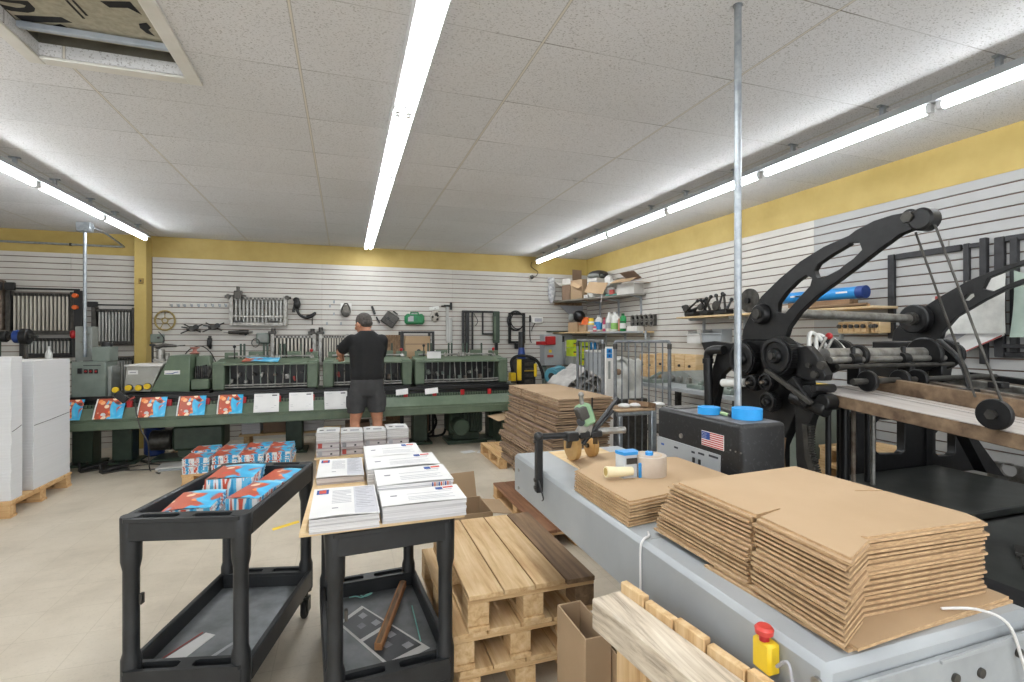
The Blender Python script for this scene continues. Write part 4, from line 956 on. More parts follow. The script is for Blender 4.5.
for k in range(6): bx('slat', M_wdark, t, a.x+(b.x-a.x)*k/6, a.x+(b.x-a.x)*(k+1)/6-.004, 7.8, 7.83, .3, a.z, .003)
bx('back', M_wdark, t, a.x, b.x-.004, 7.831, 7.845, 0, a.z-.02, 0)
# hoop of hose on a bracket
t = T('hose_hanger', 'black bracket hung with a coil of hose above the yellow strapping machine', 'hose hanger', wq(517, 345)); a, b = wq(507.5, 313, YW-.04), wq(526, 341, YW-.04)
for x in (a.x+.02, b.x-.06): bx('upright', M_black, t, x, x+.045, YW-.05, YW-.015, b.z, a.z, .004)
bx('bottom_bar', M_black, t, a.x+.02, b.x-.015, YW-.056, YW-.016, b.z-.04, b.z, .004); bx('top_bar', M_black, t, a.x+.03, b.x-.02, YW-.045, YW-.02, a.z-.03, a.z-.001, .003)
for r, dx in ((.135,0),(.12,.02),(.145,-.01)): tb('hose_loop', M_black, t, [((a.x+b.x)/2-.02+dx+r*math.cos(q), YW-.075-dx*.4, a.z-.13+r*1.15*math.sin(q)) for q in [2*PI*k/28 for k in range(28)]], .009, 8, True)
bx('neck', M_black, t, (a.x+b.x)/2-.04, (a.x+b.x)/2+.06, YW-.07, YW-.02, b.z-.13, b.z-.041, .006)
t = T('wall_box', 'small white phone-like box with hanging cords near the corner', 'wall box', wq(540, 324)); a, b = wq(532, 317, YW-.05), wq(543, 323, YW-.05)
bx('box', M_white, t, a.x, b.x, YW-.05, YW, b.z, a.z, .006); bx('front', M_inkl, t, a.x+.05, b.x-.02, YW-.054, YW-.049, b.z+.02, a.z-.02, .002)
tb('cord', M_black, t, spline([(a.x-.02,YW-.02,a.z+.02),(a.x-.03,YW-.02,b.z-.1),(a.x-.02,YW-.02,b.z-.28),(a.x-.0,YW-.03,b.z-.34)]), .007); tb('cord', M_black, t, spline([(a.x+.06,YW-.04,b.z),(a.x+.02,YW-.03,b.z-.08),(a.x+.0,YW-.02,b.z-.14)]), .006); bx('cord_plate', M_black, t, a.x-.035, a.x-.01, YW-.03, YW, b.z+.02, a.z+.03, .003)
t = T('security_camera', 'small dark dome camera with a hanging wire under the yellow band near the corner', 'camera', wq(531.5, 278)); c = wq(531.5, 277, YW-.04)
cy('mount', M_white, t, (c.x,YB-.0041,c.z+.01),(c.x,YB-.05,c.z+.01), .035, n=16); g = G(); g.sph((c.x,c.y-.02,c.z), .034); fin(g, 'dome', M_dsteel, t)
tb('wire', M_dsteel, t, spline([PY(532,262,YB-.02), PY(531,266,YB-.03), PY(534,269,YB-.03), PY(538,272,YB-.02), PY(536,276,YB-.02), (c.x+.03,YB-.03,c.z+.02)]), .005)
# ================================================================ pallets, paper and carts on the floor
def pallet(name, label, x0, x1, y0, y1, z0, h=.13, woods=None, nb=5, along='Y', grp=None, boards=None, dark=None, deck=None):
    """block pallet: deck boards run along `along`, runners cross them"""
    woods = woods or M_pine; ax = 1 if along == 'Y' else 0
    t = T(name, label, 'pallet', ((x0+x1)/2, (y0+y1)/2, z0), 0, grp)
    bt = .02
    def B(nm, a0, a1, b0, b1, c0, c1, m, bev=.002):   # a across boards, b along boards
        if ax == 1: return bx(nm, m, t, a0, a1, b0, b1, c0, c1, bev)
        return bx(nm, m, t, b0, b1, a0, a1, c0, c1, bev)
    A0, A1, B0, B1 = (x0, x1, y0, y1) if ax == 1 else (y0, y1, x0, x1)
    edges = boards or [A0+(A1-A0)*k/nb for k in range(nb+1)]
    for k, (a, b) in enumerate(zip(edges, edges[1:])):
        m = deck or (woods[ax] if not (dark and k in dark) else M_wdark)
        e = .004*((k*7) % 3)
        B('deck_board', a+.003, b-.003, B0+e, B1-e*.5, z0+h-bt, z0+h, m)
    for f in (0, .5, 1):
        b = B0+.01+(B1-B0-.12)*f
        B('cross_board', A0+.002, A1-.002, b, b+.10, z0+h-2*bt, z0+h-bt-.0005, woods[1-ax])
        for q in (0, .5, 1):
            a = A0+.002+(A1-A0-.094)*q
            m = woods[ax] if not (dark and q == 1) else M_wdark
            B('block', a, a+.09, b, b+.10, z0+bt+.0005, z0+h-2*bt-.0005, m)
    for q in (0, .5, 1):
        a = A0+.002+(A1-A0-.094)*q
        B('bottom_board', a, a+.09, B0, B1, z0, z0+bt, woods[ax])
    return t
def bundle_block(name, mat, par, x0, x1, y0, y1, z0, z1, wob=.004, n=10, seed=0, axis='Z'):
    """ragged block of sheets"""
    rnd = random.Random(seed); g = G()
    for k in range(n):
        d = [rnd.uniform(-wob, wob) for _ in range(4)]
        za, zb = z0+(z1-z0)*k/n, z0+(z1-z0)*(k+1)/n - .0004
        g.box(x0+d[0], x1+d[1], y0+d[2], y1+d[3], za, zb)
    return fin(g, name, mat, par, 0)
# ---------------------------------------------------------------- tall white sheet stacks
M_stk = paperedge('parent_sheet_edges', '#d9dadc', '#dddee0', 0.010)
pallet('wood_pallet', 'wooden pallet under the two tall stacks of white sheets', -3.6, -2.585, 5.16, 6.13, 0, .135, along='X', nb=7)
def wstack(label, x0, x1, y0, y1, z1, seed):
    t = T('sheet_stack', label, 'paper stack', ((x0+x1)/2, (y0+y1)/2, .136), 0, 'tall stacks of white sheets')
    rnd = random.Random(seed); g = G(); n = 46; ph = 0
    for k in range(n):
        za, zb = .136+(z1-.136)*k/n, .136+(z1-.136)*(k+1)/n-.0003
        w = .006*math.sin(k*.7+seed)+rnd.uniform(-.002,.002)
        f = min(1, k/n); g.box(x0, x1-abs(rnd.uniform(0,.0006)), y0+w+.008*math.sin(2.5*f), y1, za, zb)
    fin(g, 'sheets', M_stk, t, 0)
    bx('slip_sheet', M_paper, t, x0+.004, x1-.004, y0+.012, y1-.004, .68, .684, 0)
    bx('top_sheet', M_paper, t, x0, x1, y0+.01, y1, z1, z1+.001, 0)
    tb('band', M_dsteel, t, [(x1+.001, y0+.02, .70), (x1+.0012, (y0+y1)/2, .715), (x1+.001, y1-.01, .735)], .0025, 6)
wstack('tall stack of white sheets nearest the camera on the wooden pallet', -3.45, -2.60, 5.19, 5.345, 1.315, 1)
wstack('wide tall stack of white sheets on the pallet beside the binding line', -3.45, -2.60, 5.50, 6.12, 1.265, 2)
# ---------------------------------------------------------------- magazines on a floor pallet
M_spines = None
def m_spine():
    m, nt, bs = _nt('magazine_spines'); bs.inputs['Roughness'].default_value = .5
    n1 = N(nt, 'ShaderNodeTexNoise', Scale=1.0, Detail=2.0); nt.links.new(coords(nt, 'Object', (26, 26, 3)), n1.inputs['Vector'])
    c = ramp(nt, n1.outputs['Fac'], [(0.0, lin('#2f8fc4')), (.42, lin('#5fb4d8')), (.47, lin('#e6e4e2')), (.54, lin('#d3d0cf')), (.58, lin('#c8553e')), (.66, lin('#e2e0de')), (.72, lin('#33333a'))], 'CONSTANT')
    nt.links.new(c, bs.inputs['Base Color']); return m
M_spine = m_spine()
pallet('wood_pallet', 'low wooden pallet under the bundles of colourful magazines', -1.54, -.54, 5.72, 6.38, 0, .115, along='X', nb=5)
def magbundle(x0, x1, y0, y1, z0, z1, label, grp, seed, mats=None, top=True, bulge=.006):
    t = T('magazine_bundle', label, 'magazine bundle', ((x0+x1)/2, (y0+y1)/2, z0), 0, grp)
    bundle_block('magazines', mats or M_spine, t, x0, x1, y0, y1, z0, z1-.003, .006, 7, seed)
    if top:
        g = G(); g.sheet(lambda u, v: (x0+(x1-x0)*u, y0+(y1-y0)*v, z1-.0015+bulge*math.sin(PI*u)*math.sin(PI*v)), 4, 4, .0012); fin(g, 'top_cover', M_coverb, t)
    return t
k = 0
nm = ['first','second','third','fourth']
for lay, (z0, z1) in enumerate(((.116,.195),(.197,.275))):
    for i in range(4):
        x0 = -1.53+i*.25
        for j, (y0, y1) in enumerate(((5.73,6.00),(6.06,6.33))):
            dx = .006*((k*5) % 3-1); dz = .008*((i+j) % 2)
            magbundle(x0+dx+.004, x0+dx+.232, y0+.01*((k*3) % 3), y1, z0, z1-.002+ (dz if lay else 0), 'bundle of colourful magazines, %s layer, %s row, %s from the sheet-stack side' % ('upper' if lay else 'lower', 'near' if j == 0 else 'far', nm[i]), 'magazine bundles on the floor pallet', k, bulge=.006*lay)
            k += 1
# ---------------------------------------------------------------- white booklets on a low table
t = T('low_table', 'low wooden skid under the white booklets in front of the man', 'skid', (.2, 5.7, 0))
bx('top', M_ply, t, -.30, .68, 5.5, 5.86, .215, .237, .003)
for x in (-.28, .58):
    for y in (5.52, 5.76): bx('leg', M_pine[2], t, x, x+.08, y, y+.08, 0, .2145, .003)
k = 0
M_bk = paperedge('booklet_edges', '#8f8689', '#d2cdce', 0.008)
for lay in range(3):
    z0 = .238+lay*.078
    for i in range(4):
        x0 = -.285+i*.238; zt = z0+.0765+(.012 if lay == 2 and i in (0,3) else 0); sh = .03*((i*2+lay) % 3)/2
        t = T('booklet_bundle', 'bundle of white booklets, %s layer, %s from the corner shelves' % (('lower','middle','upper')[lay], nm[3-i]), 'booklet bundle', (x0+.11, 5.66, z0), 0, 'white booklets in front of the man')
        bundle_block('booklets', M_bk if lay < 2 else M_pedge, t, x0+.004, x0+.230, 5.52+sh, 5.84, z0, zt-.003, .003, 6, k)
        g = G(); g.sheet(lambda u, v: (x0+.002+.230*u, 5.515+sh+.325*v, zt-.0015+(lay == 2)*.007*math.sin(PI*u+.4)), 4, 3, .0012); fin(g, 'top_cover', M_paper, t)
        if lay == 2:
            g = G(); g.box(x0+.03, x0+.07, 5.66, 5.70, zt+.005, zt+.0065); fin(g, 'logo', M_inkd, t, 0)
            g = G(); g.box(x0+.10, x0+.19, 5.62, 5.70, zt+.005, zt+.0065); fin(g, 'print_block', M_inkl, t, 0)
        else: bx('shadow_tab', M_inkd, t, x0+.14, x0+.16, 5.516+sh, 5.521+sh, z0+.02, z0+.035, 0); bx('spine_print', [M_inkl, M_redw, M_ink, M_inkl][(i+lay) % 4], t, x0+.02, x0+.06, 5.516+sh, 5.521+sh, z0+.01, z0+.06, 0)
        k += 1
# boxes and scrap under the binding line
def carton(label, x0, x1, y0, y1, z0, z1, m, flaps=0, cat='carton', open_=False, nm='carton', rz=0):
    t = T(nm, label, cat, ((x0+x1)/2, (y0+y1)/2, z0), rz)
    if open_:
        w = .006
        for a in ((x0,x1,y0,y0+w),(x0,x1,y1-w,y1),(x0,x0+w,y0+w,y1-w),(x1-w,x1,y0+w,y1-w)):
            bx('side', m, t, *a, z0, z1, .0008)
        bx('bottom', m, t, x0+w, x1-w, y0+w, y1-w, z0, z0+.006, 0)
        return t
    bx('box', m, t, x0, x1, y0, y1, z0, z1, .004)
    bx('tape', M_cardl, t, (x0+x1)/2-.025, (x0+x1)/2+.025, y0-.001, y1, z1-.04, z1+.0008, 0)
    return t
carton('brown carton under the binding line by the colourful magazines', -1.02, -.62, 7.26, 7.5, .22, .455, M_cardd)
t = T('paper_shelf', 'wooden board loaded with cartons under the binding line', 'board shelf', (-.7, 7.1, 0)); bx('board', M_ply, t, -1.3, -.05, 7.225, 7.55, .19, .218, .002)
for x in (-1.25, -.65, -.12): bx('bearer', M_pine[1], t, x, x+.07, 7.27, 7.53, 0, .1895, .003)
for i, (x0, x1, z0, z1, l) in enumerate(((-.58,-.28,.219,.31,'lower white parcel beside the brown carton under the binding line'),(-.57,-.27,.312,.40,'upper white parcel beside the brown carton under the binding line'),(-1.27,-1.05,.219,.36,'white parcel on the knob side of the brown carton under the line'))):
    t = T('parcel', l, 'parcel', ((x0+x1)/2, 7.37, z0), 0, 'white parcels under the binding line'); bx('wrap', M_pedge2, t, x0, x1, 7.24, 7.5, z0, z1, .006); bx('lid', M_paper, t, x0-.003, x1+.003, 7.235, 7.505, z1, z1+.0015, 0)
carton('flat kraft carton in shadow under the man-side of the binding line', -.2+.2, .32, 7.0, 7.3, .0, .33, M_cardd)
carton('kraft carton under the binding line just past the man', .42, .72, 6.95, 7.25, .0, .30, M_card)
carton('kraft carton behind the centre leg of the binding line', 1.0, 1.2, 7.56, 7.8, .0, .36, M_cardd)
for i, (x, y, rz) in enumerate(((1.50,6.28,.3),(1.70,6.22,-.4))):
    g = G(); g.ob((x,y,.0025), (.17,.12,.0035), (0,0,rz)); o = fin(g, 'paper_scrap', M_paper, None, 0); tag(o, ('white paper scrap on the floor before the gearbox, nearer the man','white paper scrap on the floor before the gearbox, nearer the flattened boxes')[i], 'paper scrap', 'paper scraps on the floor')
# black hose loops, floor cords, scrap strips
t = T('hose', 'black hose looping from the centre leg of the binding line to the gearbox', 'hose', (1.2, 7.0, 0)); tb('tube', M_rubber, t, spline([(.97,7.30,.30),(1.08,7.36,.40),(1.22,7.34,.38),(1.27,7.32,.22),(1.18,7.3,.08),(1.05,7.3,.05),(1.12,7.28,.035),(1.35,7.24,.06),(1.40,7.235,.2)]), .018, 8); cy('coupling', M_dsteel, t, (.935,7.30,.28), (.985,7.30,.32), .028, n=12)
t = T('floor_cord', 'dark cord snaking over the floor before the binding line', 'cord', (-2.2, 6.2, 0))
tb('cord', M_dsteel, t, spline([PZ(x,y,.009) for x,y in ((84,463),(95,459),(112,461),(135,460),(160,462),(185,458),(170,455),(142,457),(140,461),(165,465),(190,462))]), .008, 6); tb('loop', M_black, t, spline([PZ(x,y,.012) for x,y in ((70,448),(80,449),(100,446),(118,440))]), .01, 6)
t = T('floor_cord', 'thin dark cord lying nearer the white stacks on the floor', 'cord', (-2.3, 5.9, 0))
tb('cord', M_dsteel, t, spline([PZ(x,y,.008) for x,y in ((82,467),(100,465),(125,467),(150,464),(168,466),(155,469),(130,470),(105,469),(90,468))]), .007, 6); bx('plug', M_black, t, PZ(82,467,0).x-.03, PZ(82,467,0).x+.02, PZ(82,467,0).y-.015, PZ(82,467,0).y+.02, .001, .028, .004)
for i, (a, b, w) in enumerate((((92,461),(122,449),.10),((112,462),(140,447),.11))):
    p, q = PZ(*a, .03)-Vector((-.05,.42,0)), PZ(*a, .03)-Vector((-.05-.20,.42-.14,0)); t = T('foot_pedal', ('black foot pedal on the floor by the leg nearest the white stacks','black foot pedal on the floor under the hand control')[i], 'pedal', (p.x, p.y, 0), 0, 'foot pedals on the floor')
    g = G(); g.bar((p.x,p.y,.031),(q.x,q.y,.06), w, .03, bev=.004); fin(g, 'treadle', M_black, t); g = G(); g.bar((p.x,p.y,.009),(q.x,q.y,.009), w*1.15, .017, bev=.002); fin(g, 'plate', M_dsteel, t)
    cy('spring', M_dsteel, t, (p.x*.6+q.x*.4,p.y*.6+q.y*.4,.018),(p.x*.6+q.x*.4,p.y*.6+q.y*.4,.045), .012, n=10); cy('pivot_post', M_black, t, (p.x,p.y,.05),(p.x,p.y,.11), .015, n=10)
for i in range(9):
    p = PZ(168+i*3.2, 456-i*.3, .01); q = PZ(186+i*4.0, 443-.7*(i % 3), .01); h = .006+.010*i
    g = G(); g.bar((p.x,p.y,.006+.0095*i),(q.x,q.y,.006+.0095*i), .05, .008, bev=.001); o = fin(g, 'cardboard_strip', [M_card, M_cardd, M_pine[1]][i % 3], None, 0)
    tag(o, 'narrow scrap strip on the floor behind the magazines, %s from the foot pedals' % OR[i], 'scrap strip', 'scrap strips behind the magazines')
a, b = PZ(140,452,.0), PZ(200,438,.0); t = T('white_board', 'flat white board lying on the floor under the binding line by the gearbox', 'board', (a.x, a.y, 0))
g = G(); g.bar((-1.25,6.68,.012),(-2.0,6.64,.012), .28, .02, bev=.002); fin(g, 'panel', M_white, t); g = G(); g.bar((-1.3,6.48,.008),(-1.95,6.46,.008), .06, .014, bev=.002); fin(g, 'edge_strip', M_lgrey, t)
# green tray with flaps beside the stacked boxes
t = T('green_crate', 'dark green bin with kraft flaps behind the flattened boxes', 'bin', (2.15, 6.9, 0))
bx('body', M_dgreen, t, 2.0, 2.45, 6.45, 6.85, .03, .40, .01); bx('base', M_black, t, 2.03, 2.42, 6.48, 6.82, 0, .03, 0)
ob('flap', M_cardl, t, (2.05, 6.38, .43), (.42,.30,.006), (.10,-.12,.2), .001); ob('flap', M_cardl, t, (2.28, 6.70, .47), (.40,.28,.006), (.22,.05,.1), .001); bx('hinge', M_dsteel, t, 2.02, 2.43, 6.44, 6.452, .36, .39, 0)
# ---------------------------------------------------------------- utility carts
M_cart = pm('scuffed_black_cart_plastic', '#27292b', '#1b1d1f', 9, 0.45, bp=.06, detail=8)
M_cartf = pm('dusty_tray_floor', '#888b8d', '#505355', 4, 0.55, bp=.03, detail=9, spread=(.35,.68))
def cart(label, loc, rz, ztop, zlow, W=.475, L=.84):
    t = T('utility_cart', label, 'cart', (0,0,0), 0, 'black utility carts')
    hw, hl = W/2, L/2
    def tray(nm, z):
        g = G()
        g.box(-hw+.03, hw-.03, -hl+.02, hl-.02, z-.088, z-.072, .004)
        for s in (-1, 1):
            g.box(s*hw, s*(hw-.024), -hl+.055, hl-.055, z-.09, z, .005)
        fin_o = None
        R = []
        for s in (-1, 1):
            ya, yb = (s*hl, s*(hl-.075))
            outer = smooth_loop([(-hw+.03, ya), (hw-.03, ya), (hw-.004, ya-s*.028), (hw-.004, yb), (-hw+.004, yb), (-hw+.004, ya-s*.028)], 1)
            hol = []
            for xc in (-.098, .098):
                yc = (ya+yb)/2; hol.append([(xc-.072, yc-.013), (xc-.06, yc-.02), (xc+.06, yc-.02), (xc+.072, yc-.013), (xc+.072, yc+.013), (xc+.06, yc+.02), (xc-.06, yc+.02), (xc-.072, yc+.013)])
            g.plate(outer, .014, Matrix.Translation((0,0,z-.0145)), hol)
            g.box(-hw+.02, hw-.02, s*(hl-.006), s*(hl-.028), z-.085, z-.014, .004)
            g.box(-hw+.03, hw-.03, s*(hl-.075), s*(hl-.060), z-.085, z-.014, .003)
        o = fin(g, nm, M_cart, t)
        g = G(); g.box(-hw+.025, hw-.025, -hl+.077, hl-.077, z-.0719, z-.069, 0); fin(g, 'tray_floor', M_cartf, o)
        return o
    tray('top_tray', ztop); tray('lower_tray', zlow)
    for sx in (-1, 1):
        for sy in (-1, 1):
            x, y = sx*(hw-.035), sy*(hl-.04)
            g = G(); g.lathe([(.027,.155),(.032,.165),(.034,zlow-.10),(.034,zlow+.03),(.027,zlow+.055),(.027,ztop-.20),(.034,ztop-.165),(.036,ztop-.004),(.034,ztop+.002),(0,ztop+.002)], (x,y,0), n=20); fin(g, 'leg', M_cart, t)
            g = G(); g.lathe([(.012,.075),(.012,.135),(.03,.136),(.03,.15),(.01,.156)], (x,y,0), n=14); g.box(x-.02,x-.014,y-.03,y+.02,.03,.10,.002); g.box(x+.014,x+.02,y-.03,y+.02,.03,.10,.002); g.box(x-.02,x+.02,y-.02,y+.02,.095,.105,.002); f = fin(g, 'caster_fork', M_dsteel, t)
            cy('caster_wheel', M_rubber, f, (x-.012,y-.015,.045),(x+.012,y-.015,.045), .045, n=20, bev=.006)
    bx('clip', M_dsteel, t, -hw+.066, -hw+.078, -hl+.03, -hl+.05, ztop-.33, ztop-.29, .002)
    t.location = loc; t.rotation_euler = (0, 0, rz); return t
cart('black utility cart with colourful magazines in its top tray', (-.478, 2.545, 0), -math.radians(13.8), .81, .25, .465, .83)
cart('black utility cart loaded with white printed papers beside the pallets', (.143, 2.295, 0), math.radians(3.9), .785, .25)
# magazines in the first cart
MC1 = Matrix.Translation((-.478, 2.545, 0)) @ Matrix.Rotation(-math.radians(13.8), 4, 'Z')
def inM(M, o):
    o.matrix_world = M @ o.matrix_world if False else o.matrix_world
def cartmag(label, cx, cy_, w, l, z0, z1, rz, seed, tilt=0):
    t = T('magazine_bundle', label, 'magazine bundle', (0,0,0), 0, 'magazines in the cart tray')
    n = 7
    rnd = random.Random(seed)
    g = G()
    for k in range(n):
        o_ = .010*k*tilt; g.box(-w/2+o_+rnd.uniform(-.003,.003), w/2+o_+rnd.uniform(-.003,.003), -l/2, l/2, (z1-z0)*k/n, (z1-z0)*(k+1)/n-.0005)
    fin(g, 'magazines', M_spine, t, 0)
    g = G(); q = .010*n*tilt; g.sheet(lambda u, v: (-w/2+q+w*u, -l/2+l*v, z1-z0+.001+.006*math.sin(PI*u)), 4, 3, .001); fin(g, 'top_cover', M_cover, t)
    p = MC1 @ Vector((cx, cy_, z0)); t.location = p; t.rotation_euler = (0, 0, rz-math.radians(13.8)); return t
zf = .81-.0685
cartmag('fanned pile of magazines filling the near half of the cart tray', -.085, -.16, .17, .25, zf, zf+.055, .2, 1, .1)
cartmag('magazine pile in the cart tray beside the fanned pile', .118, -.05, .135, .25, zf, zf+.060, -.06, 2, 0)
cartmag('tall magazine pile at the far end of the cart tray', -.075, .17, .20, .25, zf, zf+.085, .15, 3, .2)
cartmag('magazine pile against the far side rim of the cart tray', .128, .215, .145, .23, zf, zf+.05, 0.0, 4, 0)
t = T('long_magazine_row', 'row of magazines leaning on edge across the cart tray', 'magazine row', (0,0,0))
g = G(); 
for k in range(10): g.ob((-.13+.026*k, 0, .045), (.02,.20,.075), (0, .62, 0), .001)
fin(g, 'magazines', M_spine, t, 0); bx('end_sheet', M_paper, t, .125, .127, -.10, .10, .01, .08, 0)
p = MC1 @ Vector((.0, .03, zf+.087)); bpy.data.objects.remove([c for c in t.children][0]); bpy.data.objects.remove([c for c in t.children][0]); bpy.data.objects.remove(t)
def flatsheet(name, label, M, pts, z, mat, cat='paper', grp=None, cuts=()):
    g = G(); ps = [M @ Vector((x, y, z)) for x, y in pts]
    inv = Matrix.Translation((0,0,0)); g.plate([(p.x, p.y) for p in ps], .0012, Matrix.Translation((0,0,z)))
    o = fin(g, name, mat, None, 0); return tag(o, label, cat, grp)
zl = .25-.0688
flatsheet('paper_sheet', 'white sheet with a red edge in the lower tray of the magazine cart', MC1, [(-.19,-.30),(-.10,-.30),(-.04,-.08),(-.09,-.06)], zl, M_paper)
flatsheet('card_strip', 'white triangular strip lying in the lower tray of the magazine cart', MC1, [(.01,-.24),(.03,-.24),(.085,-.12),(.08,-.10)], zl, M_inkl)
flatsheet('card_strip', 'red paper strip in the lower tray of the magazine cart', MC1, [(-.20,-.30),(-.192,-.30),(-.10,-.06),(-.105,-.055)], zl+.0015, M_redw)
flatsheet('paper_sheet', 'narrow white sheet by the far rim of the lower tray of the magazine cart', MC1, [(.17,-.22),(.19,-.22),(.20,-.02),(.19,0)], zl, M_paper)
# ---------------------------------------------------------------- papers on the second cart
MC2 = Matrix.Translation((.143, 2.295, 0)) @ Matrix.Rotation(math.radians(3.9), 4, 'Z')
zb = .790
t = T('plywood_board', 'plywood board laid over the paper cart under the printed bundles', 'board', (.13, 2.36, zb))
g = G(); g.plate([(-.150,1.86),(.435,1.875),(.41,2.93),(-.132,2.90)], .013, Matrix.Translation((0,0,zb))); fin(g, 'sheet', M_ply, t); 
a, b = PZ(289.5,513,zb+.02), PZ(311,507,zb+.02); g = G(); g.bar((-.16,1.985,zb+.0145),(-.245,1.96,zb+.004), .022, .0012); fin(g, 'yellow_tape', M_yplas, t, 0)
zb += .0135
pmk = pm('mid_grey_ink', '#9a9a9e', '#8e8e92', 30, .8); M_inkp = pm('pale_grey_panel', '#c4c4c8', '#babac0', 30, .8)
def paperbundle(label, x0, x1, y0, y1, h, seed, rz=0.0, style='letter', edge=None, fan=False):
    t = T('printed_bundle', label, 'paper bundle', ((x0+x1)/2, (y0+y1)/2, zb), 0, 'printed bundles on the paper cart')
    z1 = zb+h
    cx, cyy = (x0+x1)/2, (y0+y1)/2
    bundle_block('sheets', edge or M_pedge, t, x0+.002, x1-.002, y0+.002, y1-.002, zb, z1-.001, .0018, 9, seed)
    def fn(u, v): return Vector((x0+(x1-x0)*u, y0+(y1-y0)*v, z1+.004*math.sin(PI*u)*(1-v)**2 + .002*math.sin(3*u+seed) + .003))
    g = G(); g.sheet(lambda u, v: fn(u, v), 8, 6, .0012); s = fin(g, 'top_sheet', M_paper, t)
    def mk(nm, m, u0, u1, v0, v1, dz=.0006):
        g = G(); n = 4
        g.sheet(lambda u, v: fn(u0+(u1-u0)*u, v0+(v1-v0)*v)+Vector((0,0,dz)), n, 2); fin(g, nm, m, s, 0)
    if style == 'letter':
        mk('fold_panel', M_inkp, .64, .985, .02, .98, .0003)
        mk('logo', M_inkb, .05, .24, .76, .93); mk('logo_mark', M_inkr, .09, .20, .79, .91, .0010)
        for k in range(9):
            mk('text_line', M_inkl, .30, .60-(.08 if k == 3 else 0), .84-.055*k, .860-.055*k)
        for k in range(13): mk('text_line', M_ink if k % 5 == 0 else pmk, .67, .94-.05*(k % 3), .93-.06*k, .945-.06*k, .0009)
        mk('signature', M_ink, .31, .40, .22, .25)
    else:
        mk('logo', M_inkb, .70, .79, .74, .90); mk('logo_name', M_inkr, .80, .93, .80, .90); mk('logo_line', M_ink, .72, .90, .70, .73)
        for k in range(5): mk('text_line', M_inkl, .10, .22, .62-.03*k, .63-.03*k) if k in (1,) else mk('text_line', M_inkl, .32, .88-.06*(k % 2), .60-.1*k, .625-.1*k)
        mk('stamp', M_ink, .12, .20, .52, .60)
    if fan: 
        for k in range(9):
            bx('tab', [M_inkb, M_orange, M_inkl][k % 3], t, x1-.09+.009*k, x1-.085+.009*k, y0-.001, y0+.002, z1-.035+.002*k, z1-.004, 0)
    return t

M_pinkedge = paperedge('warm_sheet_edges', '#8f8580', '#d8d0cc', 0.005)
paperbundle('printed letter bundle at the near corner of the cart, red and blue logo', -.118, .118, 1.838, 2.19, .050, 1)
paperbundle('printed letter bundle on the bare side of the plywood board, behind the near letter bundle', -.125, .085, 2.44, 2.80, .030, 2, edge=M_pinkedge)
paperbundle('thick bundle of printed sheets at the near edge of the cart beside the letters', .127, .44, 1.858, 2.05, .062, 3, style='news', edge=M_pedge2)
paperbundle('fanned bundle of printed sheets with striped edges, second from the near edge', .122, .43, 2.055, 2.31, .082, 4, style='news', fan=True)
paperbundle('bundle of printed sheets with a corner logo, third from the near edge', .095, .42, 2.315, 2.55, .084, 5, style='news')
paperbundle('bundle of printed sheets with a corner logo, farthest on the cart', .095, .375, 2.555, 2.83, .080, 6, style='news', edge=M_pinkedge)
# lower tray of the paper cart
M_print2 = pm('dark_grey_print', '#4d4f52', '#424447', 12, .5)
t = T('printed_poster', 'dark printed poster with white border in the lower tray of the paper cart', 'poster', (.12, 2.2, zl))
def q2(x, y): return PZ(290+x/3.963, 510+y/3.963, zl+.002)
g = G(); P4 = [q2(205,425), q2(285,378), q2(555,545), q2(395,625)]; P4[0] = q2(190,448)
g.plate([(p.x,p.y) for p in P4], .0012, Matrix.Translation((0,0,zl))); fin(g, 'sheet', M_paper, t, 0)
def inset(nm, m, u0, u1, v0, v1, dz):
    c = lambda u, v: P4[0].lerp(P4[1], v).lerp(P4[3].lerp(P4[2], v), u)
    g = G(); g.poly([c(u,v)+Vector((0,0,dz)) for u, v in ((u0,v0),(u1,v0),(u1,v1),(u0,v1))]); fin(g, nm, m, t, 0)
inset('panel', M_print2, .05, .43, .06, .94, .0005); inset('panel', M_print2, .48, .92, .06, .94, .0005)
for u, v in ((.1,.6),(.22,.3),(.3,.65),(.56,.6),(.66,.3),(.8,.62)): inset('text_block', M_inkl if v > .5 else M_ink, u, u+.08, v, v+.2, .0009)
t = T('wood_bar', 'brown wooden bar lying across the dark poster in the paper cart', 'wood bar', (.2, 2.2, zl))
a, b = q2(350,560), q2(448,305); g = G(); g.bar((a.x,a.y,zl+.02),(b.x,b.y,zl+.02), .034, .032, bev=.003); fin(g, 'bar', wood('brown_stained_bar', '#8a5a34', '#a8754a', '#b98a5e', 1, 1.0), t); g = G(); d = (b-a).normalized(); g.bar((a.x,a.y,zl+.037),(b.x,b.y,zl+.037), .016, .002); fin(g, 'groove', M_wdark, t)
M_tq = pm('turquoise_string', '#9fd9d2', '#86c6be', 10, .6)
for i, (l, pts) in enumerate((('turquoise string by the far rim of the paper cart tray', ((235,350),(260,345),(285,350),(300,340),(325,332),(300,345),(280,342))), ('turquoise string along the side rim of the paper cart tray', ((497,380),(505,410),(520,430),(530,470),(545,480),(560,515),(540,490),(525,440))))):
    o = tb('string', M_tq, None, spline([Vector((min(max(q2(*p).x,-.03),.305), q2(*p).y, zl+.006)) for p in pts], 3), .003, 5); tag(o, l, 'string', 'turquoise strings')
